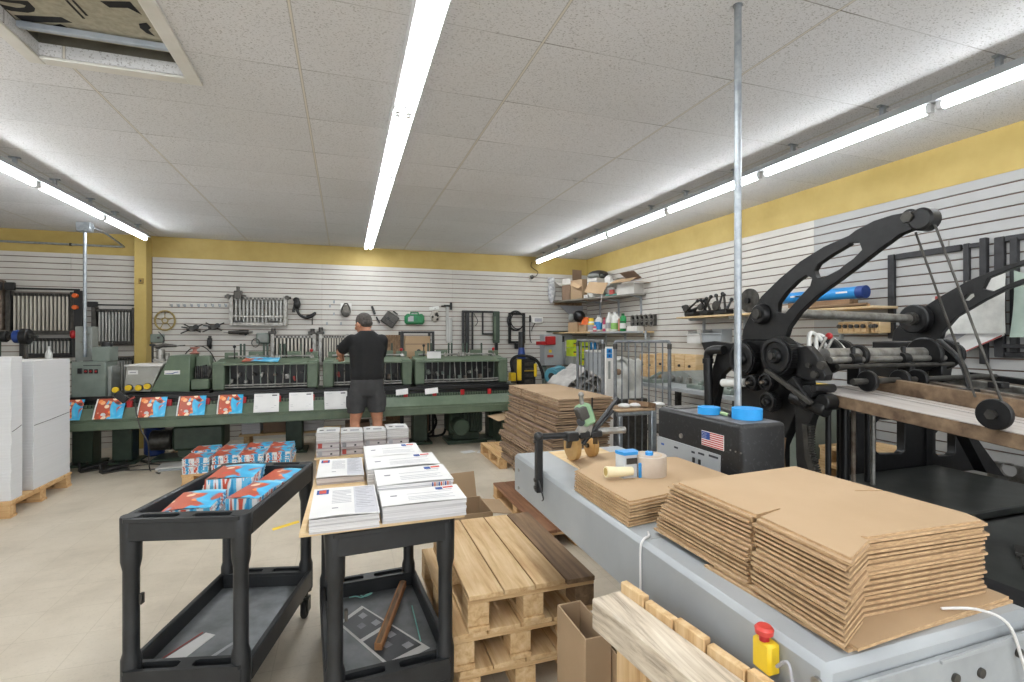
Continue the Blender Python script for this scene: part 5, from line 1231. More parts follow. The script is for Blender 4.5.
# ---------------------------------------------------------------- pallets between cart and conveyor
pallet('wood_pallet', 'bottom pallet of the stack beside the paper cart', .43, 1.0, 1.95, 2.80, 0, .145, M_pinel, 4, grp='stacked pallets')
pallet('wood_pallet', 'middle pallet of the stack beside the paper cart, jutting toward the cart', .405, .985, 1.955, 2.82, .1455, .145, M_pinel, 4, grp='stacked pallets')
pallet('wood_pallet', 'topmost pallet with a dark stained board in the stack beside the paper cart', .465, 1.035, 1.95, 2.79, .2915, .15, M_pinel, 4, grp='stacked pallets', boards=[.467,.618,.758,.898,1.035], dark=(3,))
for i, (x0,x1,y0,y1,l,z) in enumerate(((.74,.95,3.25,3.6,'open kraft carton on the floor behind the stacked pallets',.30),)):
    t = carton(l, x0, x1, y0, y1, 0, z, M_card, open_=True); ob('flap', M_card, t, (.80, 3.64, .37), (.26,.20,.006), (1.25,0,.1), .001); ob('flap', M_card, t, (1.0,3.35,.30), (.14,.30,.006), (0,.15,0), .001)
t = carton('tall narrow open carton before the stacked pallets', .70, .79, 1.385, 1.60, 0, .55, M_card, open_=True)
bx('inner_flap', M_cardd, t, .707, .783, 1.47, 1.476, .30, .45, 0)
t = carton('short kraft carton behind the upright pallet, beside the tall narrow carton', .795, .88, 1.30, 1.52, 0, .50, M_card, open_=True); bx('divider', M_cardd, t, .802, .873, 1.41, 1.416, .2, .42, 0)
# upright pallet close to the camera
t = T('upright_pallet', 'weathered pallet standing on edge against the grey conveyor', 'pallet', (.62, .80, 0))
fa, fb = Vector((.565,1.085,0)), Vector((.640,.50,0)); dr = (fb-fa).normalized(); sd = Vector((0,0,1)).cross(dr)   # sd points to the conveyor side
if sd.x < 0: sd = -sd
def up(nm, m, s0, s1, o0, o1, z0, z1, bev=.004):
    g = G(); p = fa+dr*s0+sd*((o0+o1)/2); q = fa+dr*s1+sd*((o0+o1)/2); g.bar((p.x,p.y,(z0+z1)/2),(q.x,q.y,(z0+z1)/2), abs(o1-o0), z1-z0, bev=bev); return fin(g, nm, m, t)
M_wg = wood('weathered_stringer', '#7d7263', '#c4b8a5', '#ddd2c0', 0, 1.2, stain='#665c50')
M_wg = M_wgrey
up('stringer', M_wg, 0, .60, 0, .085, .775, .85); up('stringer', M_wg, .0, .60, 0, .085, .38, .45); up('stringer', M_wg, 0, .60, 0, .085, .0, .07)
s = .0
for k, w in enumerate((.085,.09,.085,.09,.085,.09)):
    up('deck_board', M_pinel[2], s+.002, s+w, .0855, .105, .004, .872-.006*(k % 2), .002); s += w+.004
for k in range(4): up('inner_board', M_pinel[2], .07+.14*k, .17+.14*k, .02, .04, .0705, .3795, .002); up('inner_board', M_pinel[2], .07+.14*k, .17+.14*k, .02, .04, .4505, .7745, .002)
# ================================================================ grey conveyor with flattened cartons
CX0, CX1, CY0, CY1, CZ = .745, 1.295, .61, 2.2, .94
t = T('conveyor', 'long light grey steel conveyor table holding the flattened cartons', 'conveyor', (1.02, 1.4, 0))
g = G(); g.plate([(CX0, CZ-.175), (CX1, CZ-.175), (CX1, CZ), (CX0, CZ)], CY1-CY0, Matrix(((1,0,0,0),(0,0,1,CY0),(0,1,0,0),(0,0,0,1))), bev=.012); fin(g, 'body', M_lgrey, t)
bx('belt', M_ply, t, CX0+.16, CX1-.12, 1.75, CY1-.03, CZ+.0002, CZ+.002, 0)
bx('top_seam', M_grey, t, CX0+.03, CX1-.03, 1.148, 1.151, CZ, CZ+.0006, 0)
M_ep = pm('end_plate_grey', '#9da1a3', '#8c9092', 7, .4, bp=.05)
bx('end_plate', M_ep, t, CX0+.01, CX1+.04, CY0-.012, CY0-.001, .30, CZ-.03, .002)
g = G(); g.plate([(CX0+.25,CZ-.035),(CX1+.06,CZ-.035),(CX1+.09,CZ+.012),(CX1+.05,CZ+.012),(CX1+.0,CZ-.02),(CX0+.25,CZ-.03)], .004, MXZ(CY0-.013)); fin(g, 'lip', M_lgrey, t)
for x, z in ((CX0+.29,.87),(CX0+.36,.865),(CX0+.29,.82),(CX1-.08,.88),(CX1-.03,.90),(CX1-.14,.80)): cy('bolt', M_dsteel, t, (x, CY0-.012, z), (x, CY0-.017, z), .009, n=12)
for x in (CX0+.06, CX1-.12):
    for y in (CY0+.08, 1.16): bx('leg', M_lgrey, t, x, x+.06, y, y+.06, .0, CZ-.174, .004)
for y in (CY0+.1, 1.18): bx('cross_rail', M_lgrey, t, CX0+.121, CX1-.121, y, y+.03, .25, .29, .003)
q = PX(120/4.01+480, 372+430/4.01-30, CX0)
for z in (.88, .80): cy('side_bolt', M_steel, t, (CX0-.004, 2.13, z), (CX0+.002, 2.13, z), .007, n=10)
# post with the arm that holds the glue wheels
t = T('glue_head', 'green motor glue head with two tan wheels on a black arm over the conveyor', 'glue head', (.95, 1.9, CZ))
def k4(x, y): return 480+x/4.01, 370+y/4.01
a, b = PX(*k4(235,265), CX0-.015), PX(*k4(235,490), CX0-.015)
bx('post', M_black, t, CX0-.028, CX0-.001, a.y-.014, a.y+.014, b.z, a.z, .003)
for z in (a.z-.02, b.z+.02, b.z+.05): cy('post_bolt', M_dsteel, t, (CX0-.028, a.y, z), (CX0-.034, a.y, z), .008, n=10)
tb('cable', M_black, t, spline([(CX0-.02,a.y-.014,b.z+.05),(CX0-.02,a.y-.04,b.z+.02),(CX0-.015,a.y-.05,b.z-.01),(CX0-.012,a.y-.03,b.z-.025)]), .003, 6)
Yg = a.y
def gp(x, y, yy_=None): return PY(*k4(x, y), yy_ or Yg)
p0, p1 = gp(235,268), gp(345,262)
cy('arm', M_black, t, p0, p1, .013, n=12); g = G(); g.sph(p0, .02); fin(g, 'arm_joint', M_black, t)
M_tan = pm('tan_rubber_wheel', '#c79f63', '#b58c52', 12, .55)
wc1, wc2 = gp(371,303,1.97), gp(446,301,2.0)
for i, w in enumerate((wc1, wc2)):
    c = Vector(w); r = c.z-CZ-.0075
    ax = Vector((-1,-.05,0)).normalized()*.016
    o = G(); o.lathe([(.016,-.016),(r-.010,-.016),(r,-.010),(r,.010),(r-.010,.016),(.016,.016)], c, ax, 32); wh = fin(o, 'wheel', M_tan, t)
    cy('axle', M_black, wh, c-ax*1.6, c+ax*1.6, .010, n=12)
g = G(); hb = gp(365,262); g.ob((hb.x,hb.y,hb.z-.004), (.055,.045,.036), (0,0,.1), .005); g.ob((hb.x+.055,hb.y,hb.z), (.05,.04,.028), (0,0,0), .005); hb2 = gp(462,255); g.ob(hb2, (.05,.04,.028), (0,-.1,0), .005); g.bar(hb, wc1+Vector((-.02,0,0)), .02, .02); g.bar(hb2, wc2+Vector((.02,0,0)), .02, .02); fin(g, 'fork', M_black, t)
M_gm = pm('green_motor_paint', '#8fb08a', '#7d9f79', 8, .4)
m0, m1 = gp(428,205), gp(408,150)
mr = math.atan2((m1-m0).x, (m1-m0).z)
ob('motor', M_gm, t, gp(421,178), (.060,.06,.088), (0,mr,0), .010); ob('motor_box', M_dsteel, t, gp(399,170)+Vector((0,-.02,0)), (.040,.05,.05), (0,mr,0), .004); cy('motor_nose', M_black, t, gp(392,205)+Vector((0,-.03,0)), gp(402,205), .016, n=14)
g = G(); g.cyl(gp(410,140), gp(405,100), .009, n=12); g.sph(gp(405,99), .012, 10, 7); fin(g, 'air_fitting', M_steel, t)
g = G(); g.bar(gp(425,208), gp(395,262), .032, .035, (0,1,0), .004); g.bar(gp(440,215), gp(430,262), .024, .028, (0,1,0), .004); fin(g, 'bracket', M_steel, t)
cy('support_rod', M_black, t, gp(412,298), gp(552,112), .009, n=10); cy('support_rod', M_black, t, gp(418,292), gp(535,162), .006, n=10)
cy('side_rod', M_steel, t, gp(470,246), gp(580,240), .014, n=12)
# ---------------------------------------------------------------- flattened cartons
def flatbox(label, grp, outer, z0, th, slits=(), mats=None, jit=(0,0,0), ply=0):
    c = Vector((sum(p[0] for p in outer)/len(outer), sum(p[1] for p in outer)/len(outer), z0))
    g = G(); R = Matrix.Translation((c.x+jit[0], c.y+jit[1], z0)) @ Matrix.Rotation(jit[2], 4, 'Z') @ Matrix.Translation((-c.x, -c.y, 0))
    g.plate(outer, th, R)
    ins = [((p[0]-c.x)*.955+c.x, (p[1]-c.y)*.955+c.y) for p in outer]
    if ply: g.plate(ins, ply, R)
    g.b.faces.ensure_lookup_table(); g.b.normal_update()
    for f in g.b.faces:
        if abs(f.normal.z) < .5: f.material_index = 1
    o = fin(g, 'flattened_carton', mats or [M_cardl, M_carde], None, 0)
    return tag(o, label, 'flattened carton', grp)
# two-ply folded cartons: the outline has the flap slits cut in from both edges
nB = 15; zt = 1.10; pitch = (zt-.952)/nB
rnd = random.Random(3)
for k in range(nB):
    z0 = .953+pitch*k
    f = (nB-1-k)/(nB-1)
    sh = -.012*f + .012*math.sin(k*.9)*.3; sy = .06*f
    s = .0016
    o = [(.812+sh,.622),(.918+sh,.668),(.924+sh,.690),(.935+sh,.682),(1.255,.668),(1.275,.700),(1.278,.71),(1.272,.88),(1.20,.905),(1.1999,.911),(1.272,.888),(1.262,1.145),(.815+sh,1.115+sy),(.822+sh,.850),(.905+sh,.866),(.9051+sh,.861),(.822+sh,.838)]
    lab = 'flattened carton, %s of the large pile on the conveyor' % ORD[nB-1-k]
    flatbox(lab, 'flattened cartons of the large pile', o, z0, pitch*.5, ply=pitch*.985, jit=(rnd.uniform(-.003,.003), rnd.uniform(-.004,.004), rnd.uniform(-.006,.006)))
tagz = bpy.data.objects['flattened_carton']
# carton printing on the top sheet
top = [o for o in COL.objects if o.name.startswith('flattened_carton')][-1]
for (u, v, w, h) in ((1.0+.0,1.03,.05,.012),(1.0,1.01,.05,.008),(.985,.97,.028,.006),(1.03,.965,.03,.006)):
    g = G(); g.ob((u-.09, v, zt-pitch*.5+.0004), (w, h, .0004), (0,0,-.4)); fin(g, 'stamp', pm('brown_stamp', '#a98460', '#b08a64', 40, .9) if 'brown_stamp' not in bpy.data.materials else bpy.data.materials['brown_stamp'], top, 0)
for k, (o, l) in enumerate((([(.80,.622),(1.305,.66),(1.34,.74),(1.29,.80),(.80,.72)], 'bottom carton sheet jutting out under the large pile on the conveyor'),)):
    flatbox(l, None, [(.815,.628),(1.285,.640),(1.285,.99),(.80,.97)], .9405, .0055)
    flatbox('second carton sheet jutting out under the large pile on the conveyor', None, [(.825,.618),(1.282,.645),(1.275,.98),(.81,.95)], .9465, .0055)
# small pile with the tape dispenser
nS = 8; zS = 1.012; ps = (zS-.9425)/nS
for k in range(nS):
    z0 = .9425+ps*k; f = (nS-1-k)/(nS-1)
    o = [(.765-.006*f,1.235),(.762,1.325),(.78,1.3255),(.78,1.327),(.762,1.3275),(.762,1.46),(.78,1.4605),(.78,1.462),(.762,1.4625),(.766,1.60),(.965,1.715),(1.24,1.66),(1.245,1.36),(.888,1.255)]
    flatbox('flattened carton, %s of the small pile under the tape dispenser' % ORD[nS-1-k], 'flattened cartons of the small pile', o, z0, ps*.42, ply=ps*.985, jit=(rnd.uniform(-.002,.002), rnd.uniform(-.003,.003), rnd.uniform(-.004,.004)))
flatbox('flat carton sheet on the conveyor behind the small pile', None, [(.90,1.74),(.93,2.02),(1.22,2.06),(1.27,1.73)], .9424, .004)
# tape dispenser
t = T('tape_dispenser', 'blue and clear packing tape gun with a wide roll lying on the small carton pile', 'tape dispenser', (.95, 1.45, zS))
def k5b(x, y): return 560+x/7.314, 400+y/7.314
zR = zS-.002
rc = PZ(*k5b(675,575), zR); rb = Vector((rc.x+.018, rc.y+.045, zR)); rad = .057
H_ = .068
g = G(); g.lathe([(.022,.001),(rad,.001),(rad+.001,H_*.5),(rad,H_),(.022,H_)], rb, n=32); fin(g, 'tape_roll', pm('clear_tape', '#cfc2b4', '#bfb0a0', 8, .25), t)
g = G(); g.lathe([(.0385,H_+.0005),(.042,H_+.0005),(.042,H_+.0012),(.0385,H_+.0012)], rb, n=28, capped=False); fin(g, 'core', M_cardl, t)
cy('hub', M_blue, t, (rb.x,rb.y,zR+H_*.6), (rb.x,rb.y,zR+H_+.012), .0135, n=16, bev=.003)
hx_ = rb.x-.082
g = G(); g.plate([(hx_-.036,rb.y-.0),(hx_-.03,rb.y-.022),(hx_+.02,rb.y-.022),(hx_+.03,rb.y-.01),(hx_+.03,rb.y+.02),(hx_-.036,rb.y+.02)], .078, Matrix.Translation((0,0,zR))); fin(g, 'housing', pm('smoky_clear_plastic', '#c3c6c9', '#aeb1b5', 8, .25), t)
g = G(); g.plate([(hx_-.037,rb.y-.001),(hx_-.03,rb.y-.024),(hx_+.022,rb.y-.024),(hx_+.032,rb.y-.011),(hx_+.032,rb.y+.022),(hx_-.037,rb.y+.022)], .010, Matrix.Translation((0,0,zR+.078))); fin(g, 'top_guard', M_blue, t)
ob('side_plate', M_blue, t, (hx_+.036,rb.y-.026,zR+.026), (.028,.006,.05), (0,0,.2), .002); g = G(); g.box(hx_-.02,hx_+.02,rb.y-.0245,rb.y-.0225,zR+.048,zR+.068); fin(g, 'window', M_dsteel, t, 0)
ha, hb_ = Vector((hx_-.0,rb.y-.024,zR+.026)), PZ(*k5b(335,525), zS+.028)
g = G(); g.tube([ha, ha.lerp(hb_,.5)+Vector((0,0,-.002)), hb_], [.014,.0165,.018], 16); fin(g, 'handle', pm('cream_plastic', '#e8dcb8', '#ddd0a8', 8, .4), t); d = (hb_-ha).normalized(); cy('handle_hole', pm('handle_inside', '#b39b5c', '#a58c4e', 8, .6), t, hb_+d*.0002, hb_+d*.001, .013, n=14)
# emergency stop on the conveyor side, white cord
t = T('stop_button', 'red and yellow emergency stop button on the conveyor side above the upright pallet', 'stop button', (.73, .95, .8))
q = PX(759, 652, CX0-.03)
bx('box', M_yplas, t, CX0-.029, CX0-.001, q.y-.022, q.y+.02, q.z-.035, q.z+.022, .005); cy('stem', M_red, t, (CX0-.02,q.y-.002,q.z+.021),(CX0-.02,q.y-.002,q.z+.034), .009, n=14); g = G(); g.lathe([(.008,0),(.0155,.003),(.0165,.012),(.012,.017),(0,.018)], (CX0-.02,q.y-.002,q.z+.031), n=22); fin(g, 'button', pm('red_button', '#c8463e', '#b83a34', 8, .35), t)
tb('cable', M_inkl, t, spline([(CX0-.02,q.y-.03,q.z-.01),(CX0-.02,q.y-.055,q.z+.01),(CX0-.015,q.y-.06,q.z-.06),(CX0-.015,q.y-.05,q.z-.12)]), .003, 6); cy('bolt', M_steel, t, (CX0,q.y-.095,q.z-.0),(CX0-.006,q.y-.095,q.z-.0), .010, n=12)
o = tb('cord', M_paper, None, spline([(CX0+.045,1.185,CZ+.004),(CX0+.03,1.160,CZ+.004),(CX0+.006,1.146,CZ+.0045),(CX0-.005,1.145,CZ-.02),(CX0-.005,1.145,CZ-.10),(CX0-.005,1.146,CZ-.17)]), .0032, 6); tag(o, 'white cord running over the conveyor edge beside the small carton pile', 'cord')
p = [PX(905,605,.0) if False else (1.09,.652,.957), (1.14,.622,.962), (1.175,.594,.945), (1.20,.585,.88), (1.235,.582,.78), (1.25,.58,.66)]
o = tb('strap_cord', M_paper, None, spline(p), .0028, 6); tag(o, 'white cord hanging over the end plate of the conveyor', 'cord')
# ================================================================ black motor box with the flag
BX0, BX1, BY0, BY1, BZ = 1.31, 1.515, 1.40, 1.895, 1.172
t = T('black_cabinet', 'scuffed black steel cabinet with a flag sticker beside the conveyor', 'cabinet', (1.41, 1.64, 0))
M_bcab = pm('scuffed_black_steel', '#171718', '#58585a', 70, .42, bp=.06, detail=10, spread=(.56,.88))
g = G(); g.box(BX0, BX1, BY0, BY1, .60, BZ, .016, seg=3); fin(g, 'body', M_bcab, t); bx('top_panel', pm('dusty_black_steel', '#77777a', '#4a4a4d', 18, .6, bp=.05, detail=8), t, BX0+.014, BX1-.014, BY0+.014, BY1-.014, BZ-.001, BZ+.0006, 0); bx('plinth', M_black, t, BX0+.02, BX1-.01, BY0+.03, BY1-.03, 0, .599, .004)
bx('control_strip', M_lgrey, t, BX0-.003, BX0+.001, BY0+.10, BY1-.005, .955, 1.045, .001)
for k, (y, w) in enumerate(((1.86,.02),(1.77,.025),(1.66,.02),(1.62,.035),(1.56,.05))): bx('lettering', M_inkb if k == 0 else M_inkd, t, BX0-.0036, BX0-.0028, y-w, y, 1.012+.004*k, 1.020+.004*k, 0)
for y in (1.645, 1.61): bx('switch', M_black, t, BX0-.008, BX0-.003, y-.006, y+.006, .985, 1.005, .001)
for y in (1.55,1.575,1.60): cy('screw', M_steel, t, (BX0+.001,y-.15,1.075+.0),(BX0-.003,y-.15,1.075), .003, n=8)
cy('bolt', M_steel, t, (BX0+.001,1.725,1.075),(BX0-.006,1.725,1.075), .010, n=12); bx('top_gasket', M_dsteel, t, BX0+.03, BX1-.03, BY1-.10, BY1-.02, BZ-.001, BZ+.004, .001)
# flag sticker: stripes and canton
def kb(x, y): return 640+x/6.4, 380+y/6.4
fa, fb = PX(*kb(396,320), BX0), PX(*kb(538,472), BX0)
y1, y0, z1 = fa.y, fb.y, fa.z; z0 = z1-.056
fl = bx('flag_sticker', M_paper, t, BX0-.0016, BX0+.001, y0, y1, z0, z1, 0)
e = .002; hz = (z1-z0-2*e)/13
for k in range(0, 13, 2): bx('stripe', M_inkr if False else M_red, fl, BX0-.0022, BX0-.0014, y0+e, y1-e, z0+e+hz*k, z0+e+hz*(k+1), 0)
bx('canton', M_inkb, fl, BX0-.0028, BX0-.0021, y1-e-(y1-y0)*.38, y1-e, z1-e-hz*7, z1-e, 0)
for r in range(5):
    for c in range(6): bx('star', M_paper, fl, BX0-.0031, BX0-.0027, y1-.005-.0042*c-.0016, y1-.005-.0042*c, z1-.007-.0055*r-.0016, z1-.007-.0055*r, 0)
# tape rolls and things on the cabinet
def taperoll(label, px0, px1, py0, py1, ysh=0.0):
    zb = BZ+.001
    c = PZ((px0+px1)/2, py1, zb); d = (c-Vector((0,0,CAMH))).length
    r = (px1-px0)/2/FPX*d; h = (py1-py0)*.72/FPX*d
    vd = Vector((c.x, c.y, 0)).normalized(); c = c+vd*r*.9; t = T('tape_roll', label, 'tape roll', c, 0, 'blue tape rolls on the black cabinet')
    g = G(); g.lathe([(r*.62,0),(r,0),(r,h),(r*.62,h)], c, n=32); g.lathe([(r*.62,h),(r*.62,0)], c, n=32, capped=False); fin(g, 'tape', M_tblue, t)
    g = G(); g.lathe([(r*.58,.001),(r*.62,.001),(r*.62,h+.0005),(r*.58,h+.0005)], c, n=28, capped=False); fin(g, 'core', M_tblue, t); return t
taperoll('blue tape roll on the black cabinet at the foot of the steel pole', 734, 760, 407, 420.5)
t2 = taperoll('flatter blue tape roll on the black cabinet, farther from the flag', 699, 719, 406, 415)
g = G()
t = T('paint_marker', 'pale green marker lying between the two blue tape rolls', 'marker', (1.45, 1.75, BZ)); a, b = PZ(714,411,BZ+.008), PZ(729,415,BZ+.008)
cy('barrel', pm('pale_green_plastic', '#b9cf9a', '#a8c088', 8, .4), t, a, b, .0065, n=12); cy('cap', M_dsteel, t, b, b+(b-a).normalized()*.015, .0065, n=12)
t = T('knife', 'grey and black utility knife lying against the blue tape roll', 'knife', (1.45, 1.78, BZ)); a, b = PZ(722,408.5,BZ+.008), PZ(733,413,BZ+.008)
g = G(); g.bar(a, b, .016, .012, bev=.002); fin(g, 'handle', M_dsteel, t); g = G(); g.bar(b, b+(b-a).normalized()*.02, .010, .003); fin(g, 'blade', M_steel, t)
# steel pole
t = T('steel_pole', 'tall galvanised pole rising from behind the black cabinet to the ceiling', 'pole', (1.565, 1.69, 0))
PX_, PY_ = 1.549, 1.674
cy('tube', M_galv, t, (PX_,PY_,.008), (PX_,PY_,CEIL-.004), .0145, n=18); cy('foot', M_galv, t, (PX_,PY_,0), (PX_,PY_,.008), .028, n=18); cy('cap', M_galv, t, (PX_,PY_,CEIL-.0039), (PX_,PY_,CEIL-.0005), .020, n=18)
# ================================================================ the press
X1, X2 = 2.20, 3.36
t = T('printing_press', 'large black cast iron press with two slotted arms, gears and a long feed table', 'press', (2.8, 1.6, 0))
def c7(x, y): return 680+x/2.967, 190+y/2.967
def c8(x, y): return 844+x/2.728, 190+y/2.728
def onX(fn, pts, X): return [(lambda q: (q.y, q.z))(PX(*fn(*p), X)) for p in pts]
outer = onX(c7, [(182,445),(186,415),(205,372),(240,316),(295,262),(355,212),(425,168),(500,135)], X1) + onX(c8, [(30,110),(80,84),(130,68),(185,58),(215,60),(228,80),(215,100),(190,106),(150,122),(95,162),(40,205)], X1) + onX(c7, [(470,268),(405,315),(355,362),(322,408),(310,445)], X1)
h1 = onX(c7, [(404,240),(412,226),(450,200),(505,168)], X1) + onX(c8, [(12,152),(38,150),(42,160),(20,182),(-5,200)], X1) + onX(c7, [(470,228),(425,252),(408,254)], X1)
h2 = onX(c7, [(296,338),(318,308),(350,276),(374,260),(385,264),(380,280),(345,318),(308,360),(292,360)], X1)
def grow(h, k=1.0):
    cx, cz = sum(p[0] for p in h)/len(h), sum(p[1] for p in h)/len(h); n = len(h); A = sum(h[i][0]*h[(i+1)%n][1]-h[(i+1)%n][0]*h[i][1] for i in range(n)); sg = 1 if A > 0 else -1; out = []
    for i in range(n):
        d = Vector((h[(i+1)%n][0]-h[i-1][0], h[(i+1)%n][1]-h[i-1][1])).normalized(); out.append((h[i][0]+sg*d.y*.012*k, h[i][1]-sg*d.x*.012*k))
    return out
g = G(); g.plate(outer, .034, MYZ(X1), [grow(h1), grow(h2)], bev=.003); fin(g, 'arm', M_iron, t)
# rims around slots read as cast beads
def pX(fn, x, y, X): return PX(*fn(x, y), X)
tip = pX(c8, 215, 80, X1)
cy('tip_roller', M_iron, t, (X1-.02,tip.y,tip.z), (X1+.045,tip.y,tip.z), .046, n=28, bev=.008); tn = pX(c8,183,75,X1); cy('tip_nut', M_dsteel, t, (X1-.03,tn.y,tn.z), (X1,tn.y,tn.z), .024, n=6); cy('tip_washer', M_iron, t, (X1-.012,tn.y,tn.z),(X1,tn.y,tn.z), .034, n=20)
hb = pX(c7, 245, 368, X1); cy('hub', M_iron, t, (X1-.035,hb.y,hb.z),(X1,hb.y,hb.z), .052, .058, n=28, bev=.006); cy('hub_pin', M_dsteel, t, (X1-.05,hb.y,hb.z),(X1-.035,hb.y,hb.z), .026, n=18)
# gear train
def gear(x, y, r, th, label_mat=M_iron, dx=0.0, teeth=40, X=X1, fn=c7, web=True):
    x0 = X-.06-dx; c = pX(fn, x, y, x0)
    g = G(); pts = []
    for k in range(teeth):
        a = 2*PI*k/teeth; d = 2*PI/teeth
        for f, q in ((.0,r*.955),(.22,r),(.5,r),(.72,r*.955)): pts.append((c.y+q*math.cos(a+d*f), c.z+q*math.sin(a+d*f)))
    g.plate(pts, th, MYZ(x0)); gr = fin(g, 'gear', label_mat, t, 30)
    g = G(); g.lathe([(r*.72,0),(r*.88,.0),(r*.90,-.008),(r*.84,-.010),(r*.74,-.010),(r*.70,-.004)], (x0,c.y,c.z), (1,0,0), 32, capped=False); fin(g, 'gear_rim', label_mat, gr)
    cy('gear_hub', label_mat, gr, (x0-.022,c.y,c.z),(x0,c.y,c.z), r*.36, r*.40, n=22, bev=.004); cy('gear_nut', M_dsteel if r > .05 else M_rustw, gr, (x0-.036,c.y,c.z),(x0-.022,c.y,c.z), r*.17, n=12)
    return gr
gear(284, 492, .100, .06, dx=.03, teeth=56); gear(182, 500, .098, .045, dx=.0, teeth=48)
gear(212, 572, .045, .04, teeth=26, dx=.01); gear(255, 570, .050, .04, teeth=28, dx=.03); gear(260, 628, .055, .04, teeth=30, dx=.01)
# near side frame below the arm
fr = onX(c7, [(60,452),(100,448),(150,455),(182,445),(310,445),(360,470),(352,560),(352,640),(330,690),(300,760),(300,1150),(180,1150),(185,690),(170,560),(130,500),(120,480),(70,478)], X1)
g = G(); g.plate(fr, .06, MYZ(X1+.004), bev=.004); fin(g, 'side_frame', M_iron, t)
lv = onX(c7, [(340,470),(375,462),(402,492),(432,548),(428,566),(375,566),(345,552)], X1)
g = G(); lv = onX(c7, [(340,470),(375,462),(402,492),(432,548),(428,566),(375,566),(345,552)], X1-.05); g.plate(lv, .05, MYZ(X1-.05), bev=.004); fin(g, 'bracket', M_iron, t)
for x, y, r in ((398,548,.018),(380,520,.012),(418,520,.020)): q = pX(c7,x,y,X1-.06); cy('pin', M_dsteel, t, (X1-.065,q.y,q.z),(X1-.045,q.y,q.z), r, n=14)
a, b = pX(c7,255,533,X1-.12), pX(c7,392,635,X1-.12)
g = G(); g.bar((X1-.12,a.y,a.z),(X1-.12,b.y,b.z), .02, .022, bev=.003); fin(g, 'lever', M_dsteel, t); a, b = pX(c7,330,560,X1-.09), pX(c7,385,640,X1-.09); g = G(); g.bar((X1-.09,a.y,a.z),(X1-.09,b.y,b.z), .03, .05, bev=.006); fin(g, 'lever', M_iron, t)
for x, y, r, d in ((340,575,.03,.08),(375,600,.035,.09),(420,630,.038,.07),(395,590,.02,.1)): q = pX(c7,x,y,X1-d); cy('roller', M_iron, t, (X1-d,q.y,q.z),(X1+.03,q.y,q.z), r, n=18, bev=.004)
def s1(x, y): return 690+x/3.578, 300+y/3.578
q0, q1 = pX(s1,395,345,X1), pX(s1,520,395,X1)
cy('feed_shaft', M_iron, t, (X1-.05,q0.y,q0.z),(X1-.05,q1.y,q1.z), .035, n=16, bev=.005)
leg = onX(s1, [(398,370),(440,372),(470,395),(455,430),(442,500),(445,570),(470,630),(500,660),(520,1150),(400,1150),(410,640),(402,560),(400,470)], X1)
g = G(); g.plate(leg, .05, MYZ(X1-.045), bev=.004); fin(g, 'curved_leg', M_iron, t)
rk = onX(s1, [(445,440),(462,445),(470,540),(500,640),(482,645),(455,560)], X1)
g = G(); g.plate(rk, .03, MYZ(X1-.08)); fin(g, 'rack', M_dsteel, t)
g = G()
for k in range(22):
    f = k/21; q = pX(s1, 470+30*max(0,f-.45)*1.8, 450+190*f, X1); g.ob((X1-.066,q.y-.005,q.z), (.03,.012,.007))
fin(g, 'rack_teeth', M_dsteel, t, 0)
for x in (350, 372): a, b = pX(s1,x,490,X1), pX(s1,x+20,620,X1); tb('air_line', [M_dsteel, M_wdark][x > 360], t, [(X1-.06,a.y,a.z),(X1-.06,a.y+.01,(a.z+b.z)/2),(X1-.06,b.y,b.z-.3)], .007, 6)
# pipe elbow column beside the gears
XE = X1-.05; a = pX(c7,87,500,XE); b = pX(c7,90,640,XE); e1 = pX(c7,100,476,XE); e2 = pX(c7,130,476,XE)
tb('pipe_elbow', M_iron, t, spline([(X1-.06,b.y,.5),(X1-.06,b.y,b.z),(X1-.06,a.y,a.z),(X1-.06,e1.y,e1.z),(X1-.05,e2.y,e2.z+.003)]), .027, 16); cy('pipe_collar', M_iron, t, (X1-.06,a.y,a.z-.03),(X1-.06,a.y,a.z+.0), .033, n=18); 
cb = onX(c7, [(118,482),(155,470),(160,520),(130,548),(112,640),(110,900),(88,900),(96,560)], X1); g = G(); g.plate(cb, .04, MYZ(X1-.02)); fin(g, 'column_web', M_iron, t)
a, b = pX(c7,128,572,X1-.03), pX(c7,195,572,X1-.03); cy('white_sleeve', M_clear, t, (X1-.03,a.y,a.z),(X1-.03,b.y,b.z), .024, n=18)
a, b = pX(c7,205,300,X1), pX(c7,205,350,X1)
# far arm
outer = onX(c8, [(130,412),(135,385),(150,368),(200,330),(262,290),(340,246),(420,214),(500,186),(600,155),(600,215),(500,250),(440,272),(380,302),(305,346),(268,388),(262,412)], X2)
h = onX(c8, [(382,268),(395,244),(440,226),(500,205),(560,188),(560,208),(500,232),(450,250),(405,272)], X2); hh = onX(c8, [(322,300),(336,284),(352,280),(355,290),(340,302)], X2)
g = G(); g.plate(outer, .036, MYZ(X2), [grow(h, .8), hh], bev=.003); fin(g, 'arm', M_iron, t)
q = pX(c8,205,352,X2); cy('arm_wheel', M_iron, t, (X2-.06,q.y,q.z),(X2-.0,q.y,q.z), .088, n=32, bev=.008); cy('wheel_hub', M_dsteel, t, (X2-.09,q.y,q.z),(X2-.06,q.y,q.z), .04, n=18)
bx('far_beam', M_iron, t, X2-.06, X2+.10, q.y-.16, q.y+.25, 1.34, q.z-.14, .006)
cy('cross_shaft', M_steel, t, (X1+.055, hb.y-.02, hb.z+.01), (X2-.06, q.y, q.z), .026, n=18)
fr2 = [(2.09,.0),(2.17,0),(2.17,.98),(2.46,.98),(2.48,0),(2.58,0),(2.56,1.35),(1.98,1.35),(2.02,1.0),(2.09,.95)]
g = G(); g.plate(fr2, .06, MYZ(X2), bev=.004); fin(g, 'side_frame', M_iron, t)
